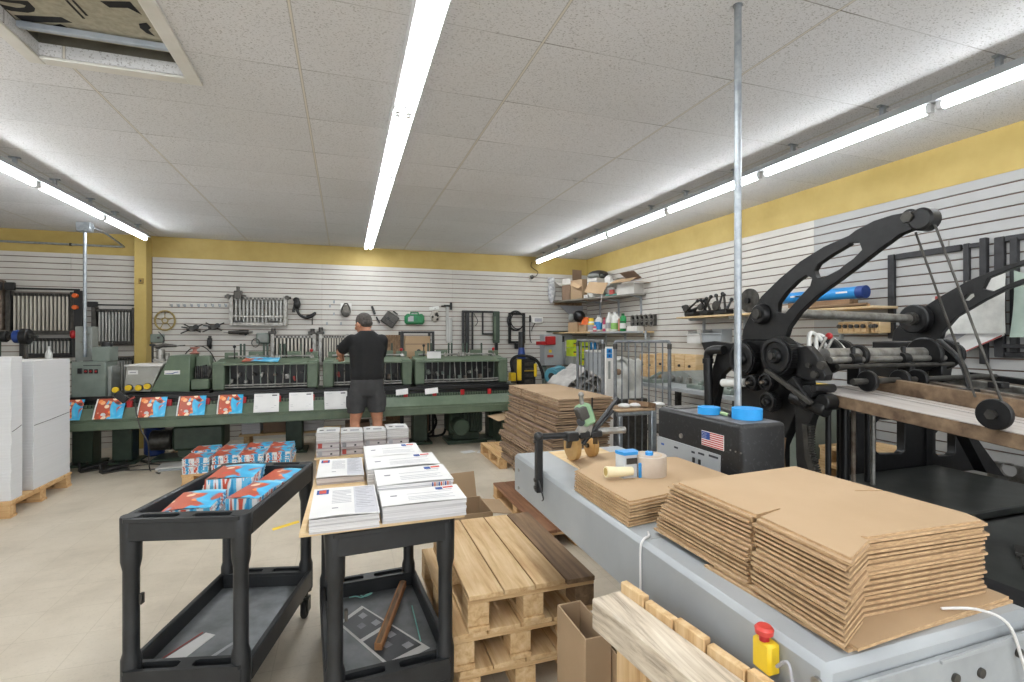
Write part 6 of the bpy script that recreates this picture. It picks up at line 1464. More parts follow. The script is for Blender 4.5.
bx('tie_beam', M_iron, t, X1+.065, X2-.001, 2.16, 2.24, 1.34, 1.40, .006)
# rollers across
for y, z, r, m in ((1.87,1.392,.032,M_steel),(1.84,1.366,.016,M_steel),(1.80,1.335,.012,M_dsteel)):
    cy('roller_shaft', m, t, (X1+.065,y,z),(3.10,y,z), r, n=18)
for x in (2.42, 2.78, 3.02): 
    g = G(); g.box(x-.02,x+.02,1.79,1.86,1.24,1.35,.005); g.cyl((x-.025,1.84,1.366),(x+.025,1.84,1.366), .032, n=18); g.cyl((x,1.84,1.39),(x,1.84,1.43), .012, n=10); fin(g, 'shaft_bearing', M_iron, t)
for x, r in ((2.50,.055),(2.99,.092),(3.14,.085),(3.22,.062)): cy('feed_wheel', M_iron, t, (x-.014,1.87,1.385),(x+.014,1.87,1.385), r, n=32, bev=.005)
for x in (2.36, 2.58, 2.70): cy('low_wheel', M_iron, t, (x-.012,1.72,1.27),(x+.012,1.72,1.27), .05, n=24, bev=.004)
cy('low_shaft', M_dsteel, t, (X1+.06,1.72,1.27),(3.3,1.72,1.27), .014, n=12)
for x, y, r in ((2.46,2.02,.10),(2.62,2.06,.085)): cy('suction_wheel', M_black, t, (x-.02,y,1.38),(x+.02,y,1.38), r, n=32, bev=.008)
for k, (dx, r) in enumerate(((.0,.13),(.05,.12),(.12,.11))): tb('white_hose', M_clear, t, [(2.30+dx+.16*f, 1.98+.06*math.sin(PI*f), 1.36+r*1.1*math.sin(PI*f*.9+.15)) for f in [j/12 for j in range(13)]], .011, 8)
for x in (2.32,2.37): cy('air_valve', M_steel, t, (x,1.95,1.40),(x+.03,1.93,1.48), .008, n=8); 
g = G(); g.sph((2.37,1.93,1.485), .018, 10, 7); fin(g, 'red_valve_cap', M_red, t)
# inclined feed table
def tz(y): return 1.05+.089*y
TA, TB = 1.93, .42
def slab(nm, m, x0, x1, d0, d1, ya=TA, yb=TB, bev=.003):
    g = G(); g.plate([(yb,tz(yb)+d0),(ya,tz(ya)+d0),(ya,tz(ya)+d1),(yb,tz(yb)+d1)], x1-x0, MYZ(x0), bev=bev); return fin(g, nm, m, t)
M_bed = pm('worn_pale_bed', '#cdc8c4', '#b3aaa3', 3, .45, .1, stretch=(14,1,1), detail=7, spread=(.3,.7))
M_rustb = pm('rusty_brown_steel', '#8a735a', '#574433', 16, .65, .2, bp=.1, detail=8)
slab('bed_edge', M_rustb, X1-.004, X1+.05, -.055, -.001); slab('bed_board', M_bed, X1-.004, 2.525, -.0009, .004)
slab('bed_under', M_dsteel, X1+.051, 2.60, -.05, -.0015); slab('bed_groove', M_dsteel, 2.40, 2.404, .0041, .0046, bev=0); slab('bed_groove', M_wdark, 2.46, 2.465, .0041, .0046, bev=0)
slab('guide_rail', M_rustb, 2.53, 2.575, .0, .070, TA-.03)
for k, (x, w, d, m) in enumerate(((2.66,.04,.05,M_steel),(2.80,.035,.055,M_rustw),(2.93,.05,.04,M_dsteel),(3.08,.035,.06,M_steel),(3.22,.04,.05,M_rustw),(3.34,.04,.07,M_iron))): slab('feed_bar', m, x, x+w, -.03, d-.005, TA-.05)
for y in (1.55, 1.2, .9): bx('bar_tie', M_iron, t, 2.576, 3.36, y, y+.05, tz(y)-.09, tz(y)-.035, .003)
for x, y in ((2.60,1.45),(2.84,1.30),(3.0,1.55),(2.72,1.15)): bx('stop_block', M_black, t, x-.03, x+.03, y-.03, y+.03, tz(y)+.045, tz(y)+.075, .004)
# weights and rods hanging from the arm tip
q = pX(c8,410,612,X1-.03); g = G(); g.lathe([(0,-.012),(.052,-.010),(.055,-.004),(.055,.006),(0,.008)], (X1-.03,q.y,q.z), (1,0,0), 32); fin(g, 'weight_disc', M_iron, t); cy('disc_nut', M_dsteel, t, (X1-.055,q.y,q.z),(X1-.038,q.y,q.z), .018, n=6)
a = pX(c8,248,95,X1-.03); b = pX(c8,432,582,X1-.03); cy('hanging_rod', M_dsteel, t, a, b, .0045, n=8)
a = pX(c8,195,115,X1+.06); b = pX(c8,358,565,2.44); cy('hanging_rod', M_dsteel, t, a, b, .0045, n=8)
a, b, c_ = pX(c8,262,412,2.75), pX(c8,320,470,2.7), pX(c8,345,548,2.62); tb('cable', M_black, t, spline([a, b, c_]), .012, 8)
# posts under the table and back panel with rounded windows
YP_ = 2.10
def c9(x, y): return 790+x/4.26, 320+y/4.26
def onY(pts, y): return [(lambda q: (q.x, q.z))(PY(*c9(*p), y)) for p in pts]
def rr(x0, y0, x1, y1, r=14): 
    return [(x0+r,y0),(x1-r,y0),(x1,y0+r),(x1,y1-r),(x1-r,y1),(x0+r,y1),(x0,y1-r),(x0,y0+r)]
pan = onY([(285,395),(770,470),(790,640),(285,690)], YP_)
g = G(); g.plate(pan, .05, MXZ(YP_+.05), [onY(rr(368,425,490,572), YP_), onY(rr(622,470,706,580), YP_)], bev=.003); fin(g, 'back_panel', M_iron, t)
for x, w, m, y in ((155,.028,M_black,1.95),(200,.022,M_black,2.0),(225,.045,M_black,1.95),(262,.022,M_rustw,1.9),(345,.024,M_steel,1.9),(322,.03,M_black,1.95)):
    q = PY(*c9(x+8,600), y); cy('post', m, t, (q.x,y,.701),(q.x,y,tz(y)-.052 if q.x < 2.6 else tz(y)-.1), w/2, n=12)
lg = [(lambda q: (q.x, q.z))(PY(*c9(*p), 1.9)) for p in [(700,480),(740,490),(860,655),(785,640)]]
g = G(); g.plate(lg, .06, MXZ(1.9)); fin(g, 'slanted_leg', M_iron, t)
# lower platform
M_plat = pm('oily_black_plate', '#434643', '#2c2e2d', 7, .36, .1, bp=.08, detail=8)
bx('lower_bed', M_iron, t, 1.74, 3.50, .30, 2.09, .10, .66, .008)
bx('bed_plate', M_plat, t, 2.15, 3.42, 1.45, 2.085, .6601, .70, .006); bx('bed_plate', M_plat, t, 1.9, 3.40, .55, 1.40, .6601, .682, .004)
bx('bed_ledge', M_plat, t, 3.405, 3.50, .4, 1.44, .6601, .73, .006); bx('side_rail', M_iron, t, 1.76, 1.88, .35, 1.44, .6601, .74, .008)
for k in range(9): ob('bed_bar', M_dsteel, t, (2.3+.12*k, 1.0+.05*(k % 3), .69), (.10,.22+.05*(k % 2),.015), (0,0,.5), .002)
cy('bed_pipe', M_steel, t, (2.25,1.25,.70),(2.45,1.42,.70), .02, n=14)
for x in (1.85, 3.35): 
    for y in (.5, 1.9): bx('foot', M_iron, t, x-.08, x+.08, y-.08, y+.08, 0, .0999, .006)
t = T('white_tray', 'pale steel tray edge lying on the lower bed of the press', 'tray', (2.1, .7, .742)); bx('plate', M_clear, t, 1.90, 2.18, .62, .86, .6825, .70, .003); bx('rim', M_steel, t, 1.895, 1.899, .62, .86, .6825, .72, .0)
M_wred = wood('red_brown_boards', '#6e4a33', '#8a6044', '#9c7354', 1, 1.0, stain='#553626')
# ================================================================ second pile of flattened cartons on its pallet
pallet('wood_pallet', 'wooden pallet under the high pile of flattened cartons beyond the conveyor', 1.30, 1.88, 3.22, 4.45, 0, .13, M_pine, 5, deck=M_wred)
M_side = pm('cardboard_bundle_edge', '#a98f72', '#7a624c', 5, .9, bp=.4, stretch=(1,1,14), detail=6)
pallet('wood_pallet', 'yellowish wooden pallet on the floor behind the high pile of flattened cartons', 1.64, 2.08, 5.35, 6.2, 0, .13, M_pine, 5)
nL = 17; z0 = .131; rnd = random.Random(11); zt = 1.05
H = [(.048 if k < nL-1 else .085) for k in range(nL)]; sc = (zt-z0)/sum(H)
for k in range(nL):
    h = H[k]*sc; f = (z0-.13)/(zt-.13)
    lean = -.06*math.sin(min(1,max(0,(f-.15)/.6))*PI) + (.10 if f < .28 else 0)
    xa = 1.44+lean-.06*(1-f)+rnd.uniform(-.012,.012); ya = 3.24+rnd.uniform(-.012,.012)
    x1 = 1.86-.02*(1-f)+rnd.uniform(-.02,.02); y1 = 4.36+rnd.uniform(-.02,.02)
    lab = 'bundle of flattened cartons, %s of the high pile beyond the conveyor' % ORD[nL-1-k]
    t = T('carton_bundle', lab, 'carton bundle', ((xa+x1)/2, (ya+y1)/2, z0), 0, 'carton bundles of the high pile')
    n = 3 if k < nL-1 else 4; rz = rnd.uniform(-.012,.012)
    for j in range(n):
        g = G(); za = z0+.0005+(h-.001)*j/n; zb = z0+(h-.001)*(j+1)/n-(.005 if j < n-1 else .010)
        d = [rnd.uniform(-.009,.009) for _ in range(4)]
        m1 = xa+(x1-xa)*.0; w = .004
        o_ = [(xa+d[0],ya+d[1]),(x1+d[2],ya+d[1]+.02),(x1+d[2],y1+d[3]),(xa+d[0],y1+d[3]),(xa+d[0],ya+.79),(xa+.05,ya+.785),(xa+.05,ya+.769),(xa+d[0],ya+.764),(xa+d[0],ya+.43),(xa+.05,ya+.425),(xa+.05,ya+.409),(xa+d[0],ya+.404)]
        c = ((xa+x1)/2, (ya+y1)/2)
        g.plate(o_, zb-za, Matrix.Translation((c[0],c[1],za)) @ Matrix.Rotation(rz,4,'Z') @ Matrix.Translation((-c[0],-c[1],0)))
        g.b.normal_update()
        for fc in g.b.faces:
            if abs(fc.normal.z) < .5: fc.material_index = 1
        fin(g, 'carton_sheet', [M_card if k == nL-1 else M_cardd, M_side], t, 0)
    if k >= nL-2: bx('strap', M_black, t, xa+.25, xa+.262, ya-.012, ya-.010, z0+.005, z0+h-.005, 0)
    z0 += h
# ================================================================ corner shelves (set across the corner)
S1, S2 = 2.105, 1.565
PA, PB_ = Vector((3.46, 8.0, 0)), Vector((3.94, 6.05, 0))
UD = (PB_-PA).normalized(); ND = Vector((-UD.y, UD.x, 0))
def PD(px, py, ins=0.0):
    r = _ray(px, py); t = (PA.x*ND.x+PA.y*ND.y+ins)/(r[0]*ND.x+r[1]*ND.y); return Vector((r[0]*t, r[1]*t, CAMH+r[2]*t))
def cs(x, y): return 540+x/7.577, 260+y/7.577
def LM(o): M = Matrix((UD, ND, Vector((0,0,1)))).transposed().to_4x4(); M.translation = o; return M
def lb(nm, mat, par, M, x0, x1, y0, y1, z0, z1, bev=.003): g = G(); g.box(x0, x1, y0, y1, z0, z1, bev, M); return fin(g, nm, mat, par)
def lo(nm, mat, par, M, c, size, rot=(0,0,0), bev=.002):
    g = G(); g.ob((0,0,0), (1,1,1)) if False else None
    T_ = M @ Matrix.Translation(c) @ Euler(rot).to_matrix().to_4x4(); a, b, d = size[0]/2, size[1]/2, size[2]/2; g.box(-a, a, -b, b, -d, d, bev, T_); return fin(g, nm, mat, par)
M_shelf = pm('grey_shelf_board', '#8b8880', '#777469', 5, .6)
def cshelf(label, z, m, yn):
    t = T('wall_shelf', label, 'shelf', (3.85, 7.2, z-.03))
    g = G(); g.plate([(3.445,8.049),(3.445,7.97),(3.935,yn),(4.0995,yn),(4.0995,8.049)], .026, Matrix.Translation((0,0,z-.026)), bev=.002); fin(g, 'board', m, t)
    for y in (yn+.12, yn+.75, yn+1.35): g = G(); x_ = 3.46+(7.97-y)*.247+.04; g.plate([(x_,z-.0265),(XR+.0006,z-.0265),(XR+.0006,z-.30),(XR-.02,z-.30),(XR-.03,z-.06)], .02, Matrix(((1,0,0,0),(0,0,-1,y),(0,1,0,0),(0,0,0,1)))); fin(g, 'bracket', M_lgrey, t)
    return t
t = cshelf('upper corner shelf board on brackets under the yellow band', S1, M_shelf, 6.2)
bx('end_edge', M_wdark, t, 3.444, 3.97, 7.99, 8.0, S1-.075, S1-.0265, 0)
g = G(); g.plate([(3.56,S1-.076),(4.0,S1-.076),(4.0,S1-.45)], .02, MXZ(8.03)); fin(g, 'corner_gusset', M_inkl, t)
t = cshelf('lower corner shelf board holding the cleaning bottles', S2, M_ply, 6.0)
bx('end_post', M_lgrey, t, 3.94, 3.965, 5.97, 5.9995, S2-.22, S2+.002, .003); M = LM(Vector((3.455,7.95,0))); lb('white_edge', M_lgrey, t, M, .9, 2.0, -.012, -.0006, S2-.027, S2+.001, .001)
def shelfbox(nm, label, cat, xa, ya_top, xb, yb_bot, m, ins, depth, zb, open_=False, grp=None):
    p, q = PD(*cs(xa, yb_bot), ins), PD(*cs(xb, yb_bot), ins); z1 = PD(*cs((xa+xb)/2, ya_top), ins).z-zb; L = (q-p).dot(UD)
    o = Vector((p.x, p.y, zb)); M = LM(o); c = M @ Vector((L/2, depth/2, 0))
    t = T(nm, label, cat, c, 0, grp)
    if open_:
        w = .008
        for a in ((0,L,0,w),(0,L,depth-w,depth),(0,w,w,depth-w),(L-w,L,w,depth-w)): lb('side', m, t, M, *a, 0, z1, 0)
        lb('bottom', m, t, M, w, L-w, w, depth-w, 0, .008, 0)
    else: lb('box', m, t, M, 0, L, 0, depth, 0, z1, .004)
    return t, M, L, z1
M_wcard = pm('white_carton', '#d2cfc9', '#c2bfb8', 4, .8)
e = S1+.0012
t, M, L, z = shelfbox('carton', 'tall brown open carton near the inner end of the upper corner shelf', 'carton', 232, 150, 318, 290, M_card, .02, .26, e, True)
lo('flap', M_cardd, t, M, (.02,.12,z+.09), (.006,.2,.19)); lo('flap', M_cardl, t, M, (L*.62,-.03,z-.09), (.22,.10,.006), (.7,.35,0)); lo('front_panel', M_card, t, M, (L/2,-.003,z/2), (L*.9,.004,z*.9))
t, M, L, z = shelfbox('carton', 'brown carton beside the white bag on the upper corner shelf', 'carton', 165, 190, 226, 290, M_cardd, .03, .26, e)
lo('lid', M_wcard, t, M, (L/2+.02,.13,z+.055), (L*1.05,.28,.10), (0,.05,0), .008); lo('lid_flap', M_wcard, t, M, (-.06,.05,z+.03), (.16,.20,.006), (0,.5,0))
t = T('plastic_bag', 'white and grey plastic bag hanging at the inner end of the upper corner shelf', 'bag', (3.40, 7.97, S1-.1)); p = PY(*cs(88, 225), 7.985)
g = G(); g.sph((p.x,7.985,p.z-.02), (.07,.05,.22), 14, 10); g.sph((p.x-.01,7.985,p.z+.16), (.075,.05,.06)); fin(g, 'film', pm('white_film', '#d8d8d8', '#8f9196', 16, .4, bp=.3, detail=6), t); cy('hook', M_steel, t, (p.x,YB+.0006,p.z+.20),(p.x,7.98,p.z+.20), .006, n=8)
t, M, L, z = shelfbox('carton', 'grey-white carton on the upper corner shelf under the dark cushion', 'carton', 356, 140, 430, 280, M_wcard, .09, .28, e)
lb('band', M_grey, t, M, 0, L, -.002, -.0002, z-.06, z-.045, 0)
t = T('cushion', 'dark padded cushion lying on top of the upper shelf cartons', 'cushion', M @ Vector((L/2,.14,z))); cC = M @ Vector((L*.42,.15,z+.072)); R3 = M.to_3x3().to_4x4()
g = G(); g.sph(cC, (L*.78,.15,.07), 20, 10, R3); fin(g, 'pad', pm('dark_vinyl', '#2c2a2b', '#3d3a3a', 9, .5, bp=.1), t); g = G(); g.sph(cC+Vector((-.02,0,-.018)), (L*.74,.152,.05), 20, 10, R3); fin(g, 'pale_side', M_grey, t); tb('strap', M_black, t, spline([M @ Vector((L*1.05,.02,z+.07)), M @ Vector((L*1.28,.0,z+.05)), M @ Vector((L*1.3,.0,z+.008))]), .012)
t = T('cardboard_sheet', 'tilted tan cardboard sheet leaning out of the upper corner shelf', 'cardboard sheet', PD(*cs(420,250), -.02)); P = [PD(*cs(*q), X) for q, X in (((335,245),-.03),((372,165),.05),((515,172),.05),((475,258),-.03))]
g = G(); n_ = (P[1]-P[0]).cross(P[3]-P[0]).normalized()*.005
g._new([tuple(p) for p in P]+[tuple(p+n_) for p in P], [(0,1,2,3),(7,6,5,4),(0,4,5,1),(1,5,6,2),(2,6,7,3),(3,7,4,0)]); fin(g, 'sheet', M_cardl, t, 0)
p = PD(*cs(467,258), -.03); tb('hanging_string', M_paper, t, [p, p+Vector((0,0,-.08)), PD(*cs(460,320), -.03)], .006)
t, M, L, z = shelfbox('carton', 'pale open carton with brown flaps at the near end of the upper corner shelf', 'carton', 582, 180, 712, 240, M_wcard, .02, .22, e, True)
lo('front_flap', M_cardl, t, M, (L/2,-.05,z+.045), (L*1.2,.15,.005), (.45,0,.0)); lo('top_flap', M_cardd, t, M, (L*.45,.13,z+.13), (L*.85,.20,.005), (-.5,0,0)); lo('side_flap', M_cardl, t, M, (L+.07,.10,z+.01), (.18,.20,.005), (0,.15,0)); lo('side_flap', M_wcard, t, M, (-.10,.10,z+.05), (.22,.20,.005), (0,-.55,0)); lo('dark_content', M_dsteel, t, M, (L/2,.11,z*.5), (L*.9,.19,.03))
t = T('crumpled_paper', 'crumpled white packing paper on the upper corner shelf', 'packing paper', PD(*cs(530,200), .15)); p = PD(*cs(522,205), .17)
rnd = random.Random(9); g = G()
for k in range(8): q = p+UD*rnd.uniform(-.02,.03)+ND*rnd.uniform(-.0,.05); g.sph((q.x, q.y, e+.085+.04*k*rnd.uniform(.3,1)), rnd.uniform(.05,.08), 7, 5)
fin(g, 'wad', M_paper, t, 20); p = PD(*cs(545,228), .02); lo('red_scrap', M_redw, t, LM(Vector((p.x,p.y,e))), (0,0,.045), (.09,.03,.08)); p = PD(*cs(535,250), .01); lo('teal_sheet', pm('teal', '#5aa79b', '#4d968b', 6, .5), t, LM(Vector((p.x,p.y,e))), (0,.02,.012), (.22,.05,.02))
for k, (x, l) in enumerate(((345,'grey-white carton'),(385,'tilted tan sheet'))):
    p = PD(*cs(x, 280), -.005); o = lb('small_box', M_wcard, None, LM(Vector((p.x,p.y,e))), -.05, .05, 0, .05, 0, .05, .004); tag(o, 'small pale box on the upper corner shelf edge before the %s' % l, 'small box', 'small boxes on the upper shelf')
# lower shelf things
e = S2+.0012
def lathe_bottle(nm, label, x, ytop, ybot, prof, mb, mc, ins=.08, cap=None, grp='bottles on the corner shelf', handle=None):
    c = PD(*cs(x, ybot), ins); h = PD(*cs(x, ytop), ins).z-e; k = (c-Vector((0,0,CAMH))).length/FPX/7.577
    t = T(nm, label, 'bottle', (c.x, c.y, e), 0, grp)
    g = G(); g.lathe([(r*k, z*h) for r, z in prof], (c.x, c.y, e), n=18); fin(g, 'body', mb, t)
    r, za, zb = cap; cy('cap', mc, t, (c.x,c.y,e+za*h+.0005),(c.x,c.y,e+zb*h), r*k, n=16)
    if handle: w = UD*handle*k; C_ = Vector((c.x,c.y,e)); tb('handle', mb, t, [C_+w*.7+Vector((0,0,.50*h)), C_+w*1.2+Vector((0,0,.60*h)), C_+w*1.1+Vector((0,0,.80*h)), C_+w*.35+Vector((0,0,.85*h))], .014)
    return t, c, h, k
def lab_(t, c, h, k, r, z0, z1, m): g = G(); g.lathe([(r*k,e+z0*h),(r*k,e+z1*h)], (c.x,c.y,0), n=18, capped=False); fin(g, 'label_band', m, t)
t, M, L, z = shelfbox('carton', 'small kraft box at the inner end of the lower corner shelf', 'carton', 212, 472, 282, 545, M_cardl, .02, .22, e)
c = M @ Vector((L*.6,.12,z)); t = T('face_mask', 'black respirator helmet on the small kraft box', 'mask', c)
g = G(); g.sph((c.x,c.y,c.z+.101), (.105,.115,.1), 16, 10); fin(g, 'shell', M_black, t); g = G(); g.sph((c.x-.12,c.y+.05,c.z+.08), (.05,.06,.07)); fin(g, 'visor', M_grey, t); tb('strap', M_rubber, t, spline([(c.x-.08,c.y-.05,c.z+.15),(c.x-.12,c.y-.07,c.z+.09),(c.x-.08,c.y-.05,c.z+.02)]), .014)
t, M, L, z = shelfbox('carton', 'second small kraft box on the lower corner shelf under the orange hat', 'carton', 296, 492, 346, 545, M_cardl, .02, .2, e)
c = M @ Vector((L*.42,.10,z)); t = T('hard_hat', 'orange hard hat resting on the second kraft box', 'hat', c)
g = G(); g.lathe([(.105,.001),(.10,.01),(.085,.012),(.08,.06),(.06,.10),(.03,.12),(0,.125)], c, n=22); fin(g, 'shell', M_orange, t); lo('peak', M_orange, t, LM(c), (0,-.095,.008), (.10,.06,.012), (0,0,0), .004); lo('ridge', M_orange, t, LM(c), (0,0,.118), (.02,.12,.02), (0,0,0), .004)
B1 = [(24,0),(26,.03),(26,.62),(20,.75),(9,.84),(9,.88),(0,.88)]
r_ = lathe_bottle('bottle', 'yellow topped bottle on the lower corner shelf', 388, 440, 542, B1, M_paper, M_yplas, cap=(20,.60,1.0)); lab_(*r_, 26.5, .12, .5, M_inkl); lab_(*r_, 26.8, .5, .62, M_yplas)
r_ = lathe_bottle('bottle', 'short pink bottle on the lower corner shelf', 415, 492, 545, [(13,0),(14,.05),(14,.6),(7,.8),(0,.8)], pm('pink_plastic', '#d8607a', '#c8506a', 8, .4), M_paper, ins=.015, cap=(8,.8,1.0)); lab_(*r_, 14.4, .2, .5, M_paper)
B2 = [(28,0),(30,.03),(30,.58),(24,.74),(11,.86),(11,.9),(0,.9)]
r_ = lathe_bottle('bottle', 'white and blue detergent bottle on the lower corner shelf', 442, 420, 538, B2, M_paper, M_paper, ins=.12, cap=(12,.9,1.0), handle=27); lab_(*r_, 30.6, .12, .60, M_blue)
r_ = lathe_bottle('bottle', 'slim magenta bottle between the detergent and the white jugs', 487, 435, 536, [(10,0),(12,.03),(12,.7),(6,.84),(0,.84)], pm('magenta_plastic', '#b8456e', '#a53a60', 8, .4), M_redw, cap=(7,.84,1.0)); lab_(*r_, 12.4, .2, .5, M_paper)
B3 = [(26,0),(29,.04),(29,.55),(23,.70),(11,.86),(11,.9),(0,.9)]
r_ = lathe_bottle('jug', 'white jug on the lower corner shelf, nearer the inner end', 526, 395, 535, B3, M_clear, M_paper, ins=.11, cap=(12,.9,1.0), handle=26); lab_(*r_, 29.6, .15, .45, M_inkl)
r_ = lathe_bottle('jug', 'white jug with a green label on the lower corner shelf', 566, 392, 532, B3, M_clear, M_paper, ins=.05, cap=(12,.9,1.0), handle=26); lab_(*r_, 29.6, .1, .42, pm('leaf_green_label', '#8fc06a', '#7fb05a', 6, .5))
r_ = lathe_bottle('bottle', 'green detergent bottle on the lower corner shelf', 628, 405, 528, [(20,0),(23,.04),(24,.6),(20,.8),(11,.88),(0,.88)], pm('green_detergent', '#1f8a4a', '#187a3e', 8, .35), pm('green_cap', '#146b38', '#105c2f', 8, .4), ins=.06, cap=(12,.88,1.0), handle=22); lab_(*r_, 24.6, .15, .45, M_paper); lab_(*r_, 24.4, .5, .56, M_dgreen)
r_ = lathe_bottle('bottle', 'slim white bottle beside the green detergent', 599, 430, 534, [(7,0),(8,.03),(8,.75),(4,.88),(0,.88)], pm('salmon_label', '#c98f78', '#bb806a', 6, .5), M_paper, ins=.015, cap=(4,.88,1.0))
t, M, L, z = shelfbox('tray', 'shallow white tray of small things at the near end of the lower corner shelf', 'tray', 660, 500, 735, 532, M_clear, .02, .14, e, True)
rnd = random.Random(8)
for k in range(5): g = G(); c = M @ Vector((.04+(L-.08)*k/4, .07, z*.6)); g.sph(c, (.03,.035,.025), 8, 6); fin(g, 'small_part', rnd.choice([M_grey, M_white, M_dsteel]), t)
t = T('pocket_rack', 'dark rack of round pockets on the wall above the near end of the lower shelf', 'rack', (4.0, 6.2, 1.6))
p, q = PX(*cs(690, 425), 4.05), PX(*cs(862, 520), 4.05); yA, yB, zA, zB = q.y, p.y, max(q.z, e+.075), p.z
bx('back', M_dsteel, t, 4.06, XR+.0006, yA, yB, zA, zB, .003)
for r in range(2):
    for c in range(5):
        y = yA+(yB-yA)*(c+.5)/5; z = zA+.01+(zB-zA-.02)*(r+.5)/2
        g = G(); g.lathe([(.052,0),(.060,-.02),(.046,-.02),(.040,0)], (4.059,y,z), (1,0,0), 18); fin(g, 'pocket', M_steel, t); cy('hole', M_black, t, (4.0595,y,z),(4.057,y,z), .042, n=16)
# ================================================================ switch box, strapping machine, lime boxes
def cb(x, y): return 480+x/3.79, 240+y/3.79
YE = 7.85
p, q = PY(*cb(243,358), YE), PY(*cb(312,475), YE)
t = T('switch_box', 'tall grey electrical switch box with a red handle in the corner', 'switch box', (p.x, YE, q.z))
bx('box', M_lgrey, t, p.x, q.x, YE, YB+.0006, q.z, p.z, .006); p2, q2 = PY(*cb(312,350), YE), PY(*cb(352,470), YE)
bx('door', M_lgrey, t, p2.x+.002, q2.x, YE+.02, YE+.045, q2.z, p2.z, .004)
g = G(); a, b = PY(*cb(215,398), YE-.06), PY(*cb(288,365), YE-.06); g.box(a.x+.17, b.x, YE-.06, YE-.001, a.z+.0, b.z, .01); g.box(a.x, a.x+.20, YE-.05, YE-.02, a.z+.0, a.z+.06, .006); fin(g, 'red_handle', M_red, t)
a = PY(*cb(265,440), YE); bx('rocker', M_redw, t, a.x-.05, a.x+.06, YE-.02, YE-.001, a.z-.02, a.z+.02, .004); bx('yellow_sticker', M_yplas, t, a.x-.02, a.x+.03, YE-.003, YE-.0005, a.z+.06, a.z+.11, 0)
a = PY(*cb(338,395), YE+.015); bx('paper', M_paper, t, a.x-.08, a.x+.06, YE+.016, YE+.0195, a.z-.12, a.z+.06, 0); bx('dark_panel', M_dsteel, t, a.x-.13, a.x-.09, YE+.014, YE+.0195, a.z+.04, a.z+.14, 0)
bx('cable_duct', M_ggrey, t, p.x+.04, p.x+.10, YB-.06, YB+.0006, .0, q.z-.001, .003); bx('top_cap', M_dgreen, t, p.x+.1, q2.x, YE+.0, YB-.06, p2.z+.001, p2.z+.02, .003)
# yellow and black strapping machine
YS = 7.35
def ys(x, y): return PY(*cb(x+7, y), YS)
t = T('strapping_machine', 'yellow and black strapping machine with a hooped cable beyond the last feeder', 'strapping machine', (ys(165,500).x, YS, 0))
a, b = ys(135,450), ys(205,530)
bx('body', M_black, t, a.x, b.x, YS, YS+.35, b.z-.1, a.z, .015); bx('yellow_side', M_yplas, t, a.x-.012, a.x+.06, YS-.02, YS+.001, b.z, a.z-.01, .004); bx('yellow_corner', M_yplas, t, b.x-.035, b.x+.01, YS-.02, YS+.001, b.z+.05, a.z-.08, .004); c_ = ys(122,515); bx('yellow_foot', M_yplas, t, c_.x-.06, c_.x+.02, YS-.04, YS+.1, c_.z-.08, c_.z+.05, .006)
for k in range(4): 
    z = a.z-.08-.09*k; bx('vent_rib', M_dsteel, t, a.x+.12, b.x-.05, YS-.012, YS-.0005, z-.03, z+.02, .003)
bx('gold_strip', pm('brass_strip', '#b89a3a', '#a88a30', 8, .4, .4), t, a.x+.11, b.x-.04, YS-.016, YS-.011, a.z-.20, a.z-.18, 0)
cy('reel', M_navy, t, (a.x+.12,YS+.15,a.z),(a.x+.12,YS+.15,a.z+.17), .07, .045, n=18); cy('reel_top', M_black, t, (a.x+.12,YS+.15,a.z+.17),(a.x+.12,YS+.15,a.z+.42), .05, n=16)
tb('hooped_cable', M_rubber, t, spline([ys(118,500),ys(112,460),ys(135,440),ys(180,442),ys(212,462),ys(228,500),ys(232,525)]), .024, 10)
bx('stand', M_dsteel, t, a.x+.02, b.x-.02, YS+.03, YS+.32, 0, b.z-.101, .004); bx('base', M_black, t, a.x-.03, b.x+.03, YS-.02, YS+.36, 0, .03, .004) if False else None
# lime printed boxes, stacked in twos
def cbx(x, y): return 530+x/5.12, 330+y/5.12
YL = 7.5
k = 0
for xa, xb, ya, yb, nm in ((217,245,50,90,'upper lime box of the narrow pair by the switch box'),(217,245,92,135,'lower lime box of the narrow pair by the switch box'),(262,308,57,115,'upper lime box of the wide pair behind the railing'),(262,308,118,180,'lower lime box of the wide pair behind the railing')):
    p, q = PY(*cbx(xa, ya), YL), PY(*cbx(xb, yb), YL)
    t = T('lime_box', nm, 'box', ((p.x+q.x)/2, YL, q.z), 0, 'lime printed boxes'); bx('box', M_lime, t, p.x, q.x, YL, YL+.24, q.z, p.z-.002, .004); bx('print_band', M_dgreen, t, p.x+.02, q.x-.02, YL-.001, YL+.001, (p.z+q.z)/2-.012, (p.z+q.z)/2+.012, 0); bx('print_spot', M_yplas, t, p.x+.02, p.x+.06, YL-.001, YL+.001, q.z+.03, q.z+.06, 0)
    k += 1
p, q = PY(*cbx(310, 57), YL), PY(*cbx(340, 190), YL); t = T('carton', 'brown carton with a blue end behind the railing, beside the lime boxes', 'carton', ((p.x+q.x)/2, YL, q.z)); bx('box', M_cardd, t, p.x+.004, q.x, YL, YL+.25, q.z, p.z-.14, .004); bx('blue_top', M_blue, t, p.x+.004, q.x, YL, YL+.25, p.z-.1395, p.z, .004)
t = T('work_bench', 'grey bench along the back wall in the corner under the lime boxes', 'bench', (2.9, 7.5, 0)); zb_ = PY(*cbx(262, 180), YL).z-.003
a, b = PY(*cbx(205, 180), YL), PY(*cbx(560, 180), YL)
zb2 = PY(*cbx(217, 135), YL).z-.003; bx('riser', M_grey, t, PY(*cbx(214,100), YL).x, PY(*cbx(249,100), YL).x, YL-.02, YL+.26, zb_+.001, zb2, .003)
z3 = PY(*cbx(310, 190), YL).z-.003
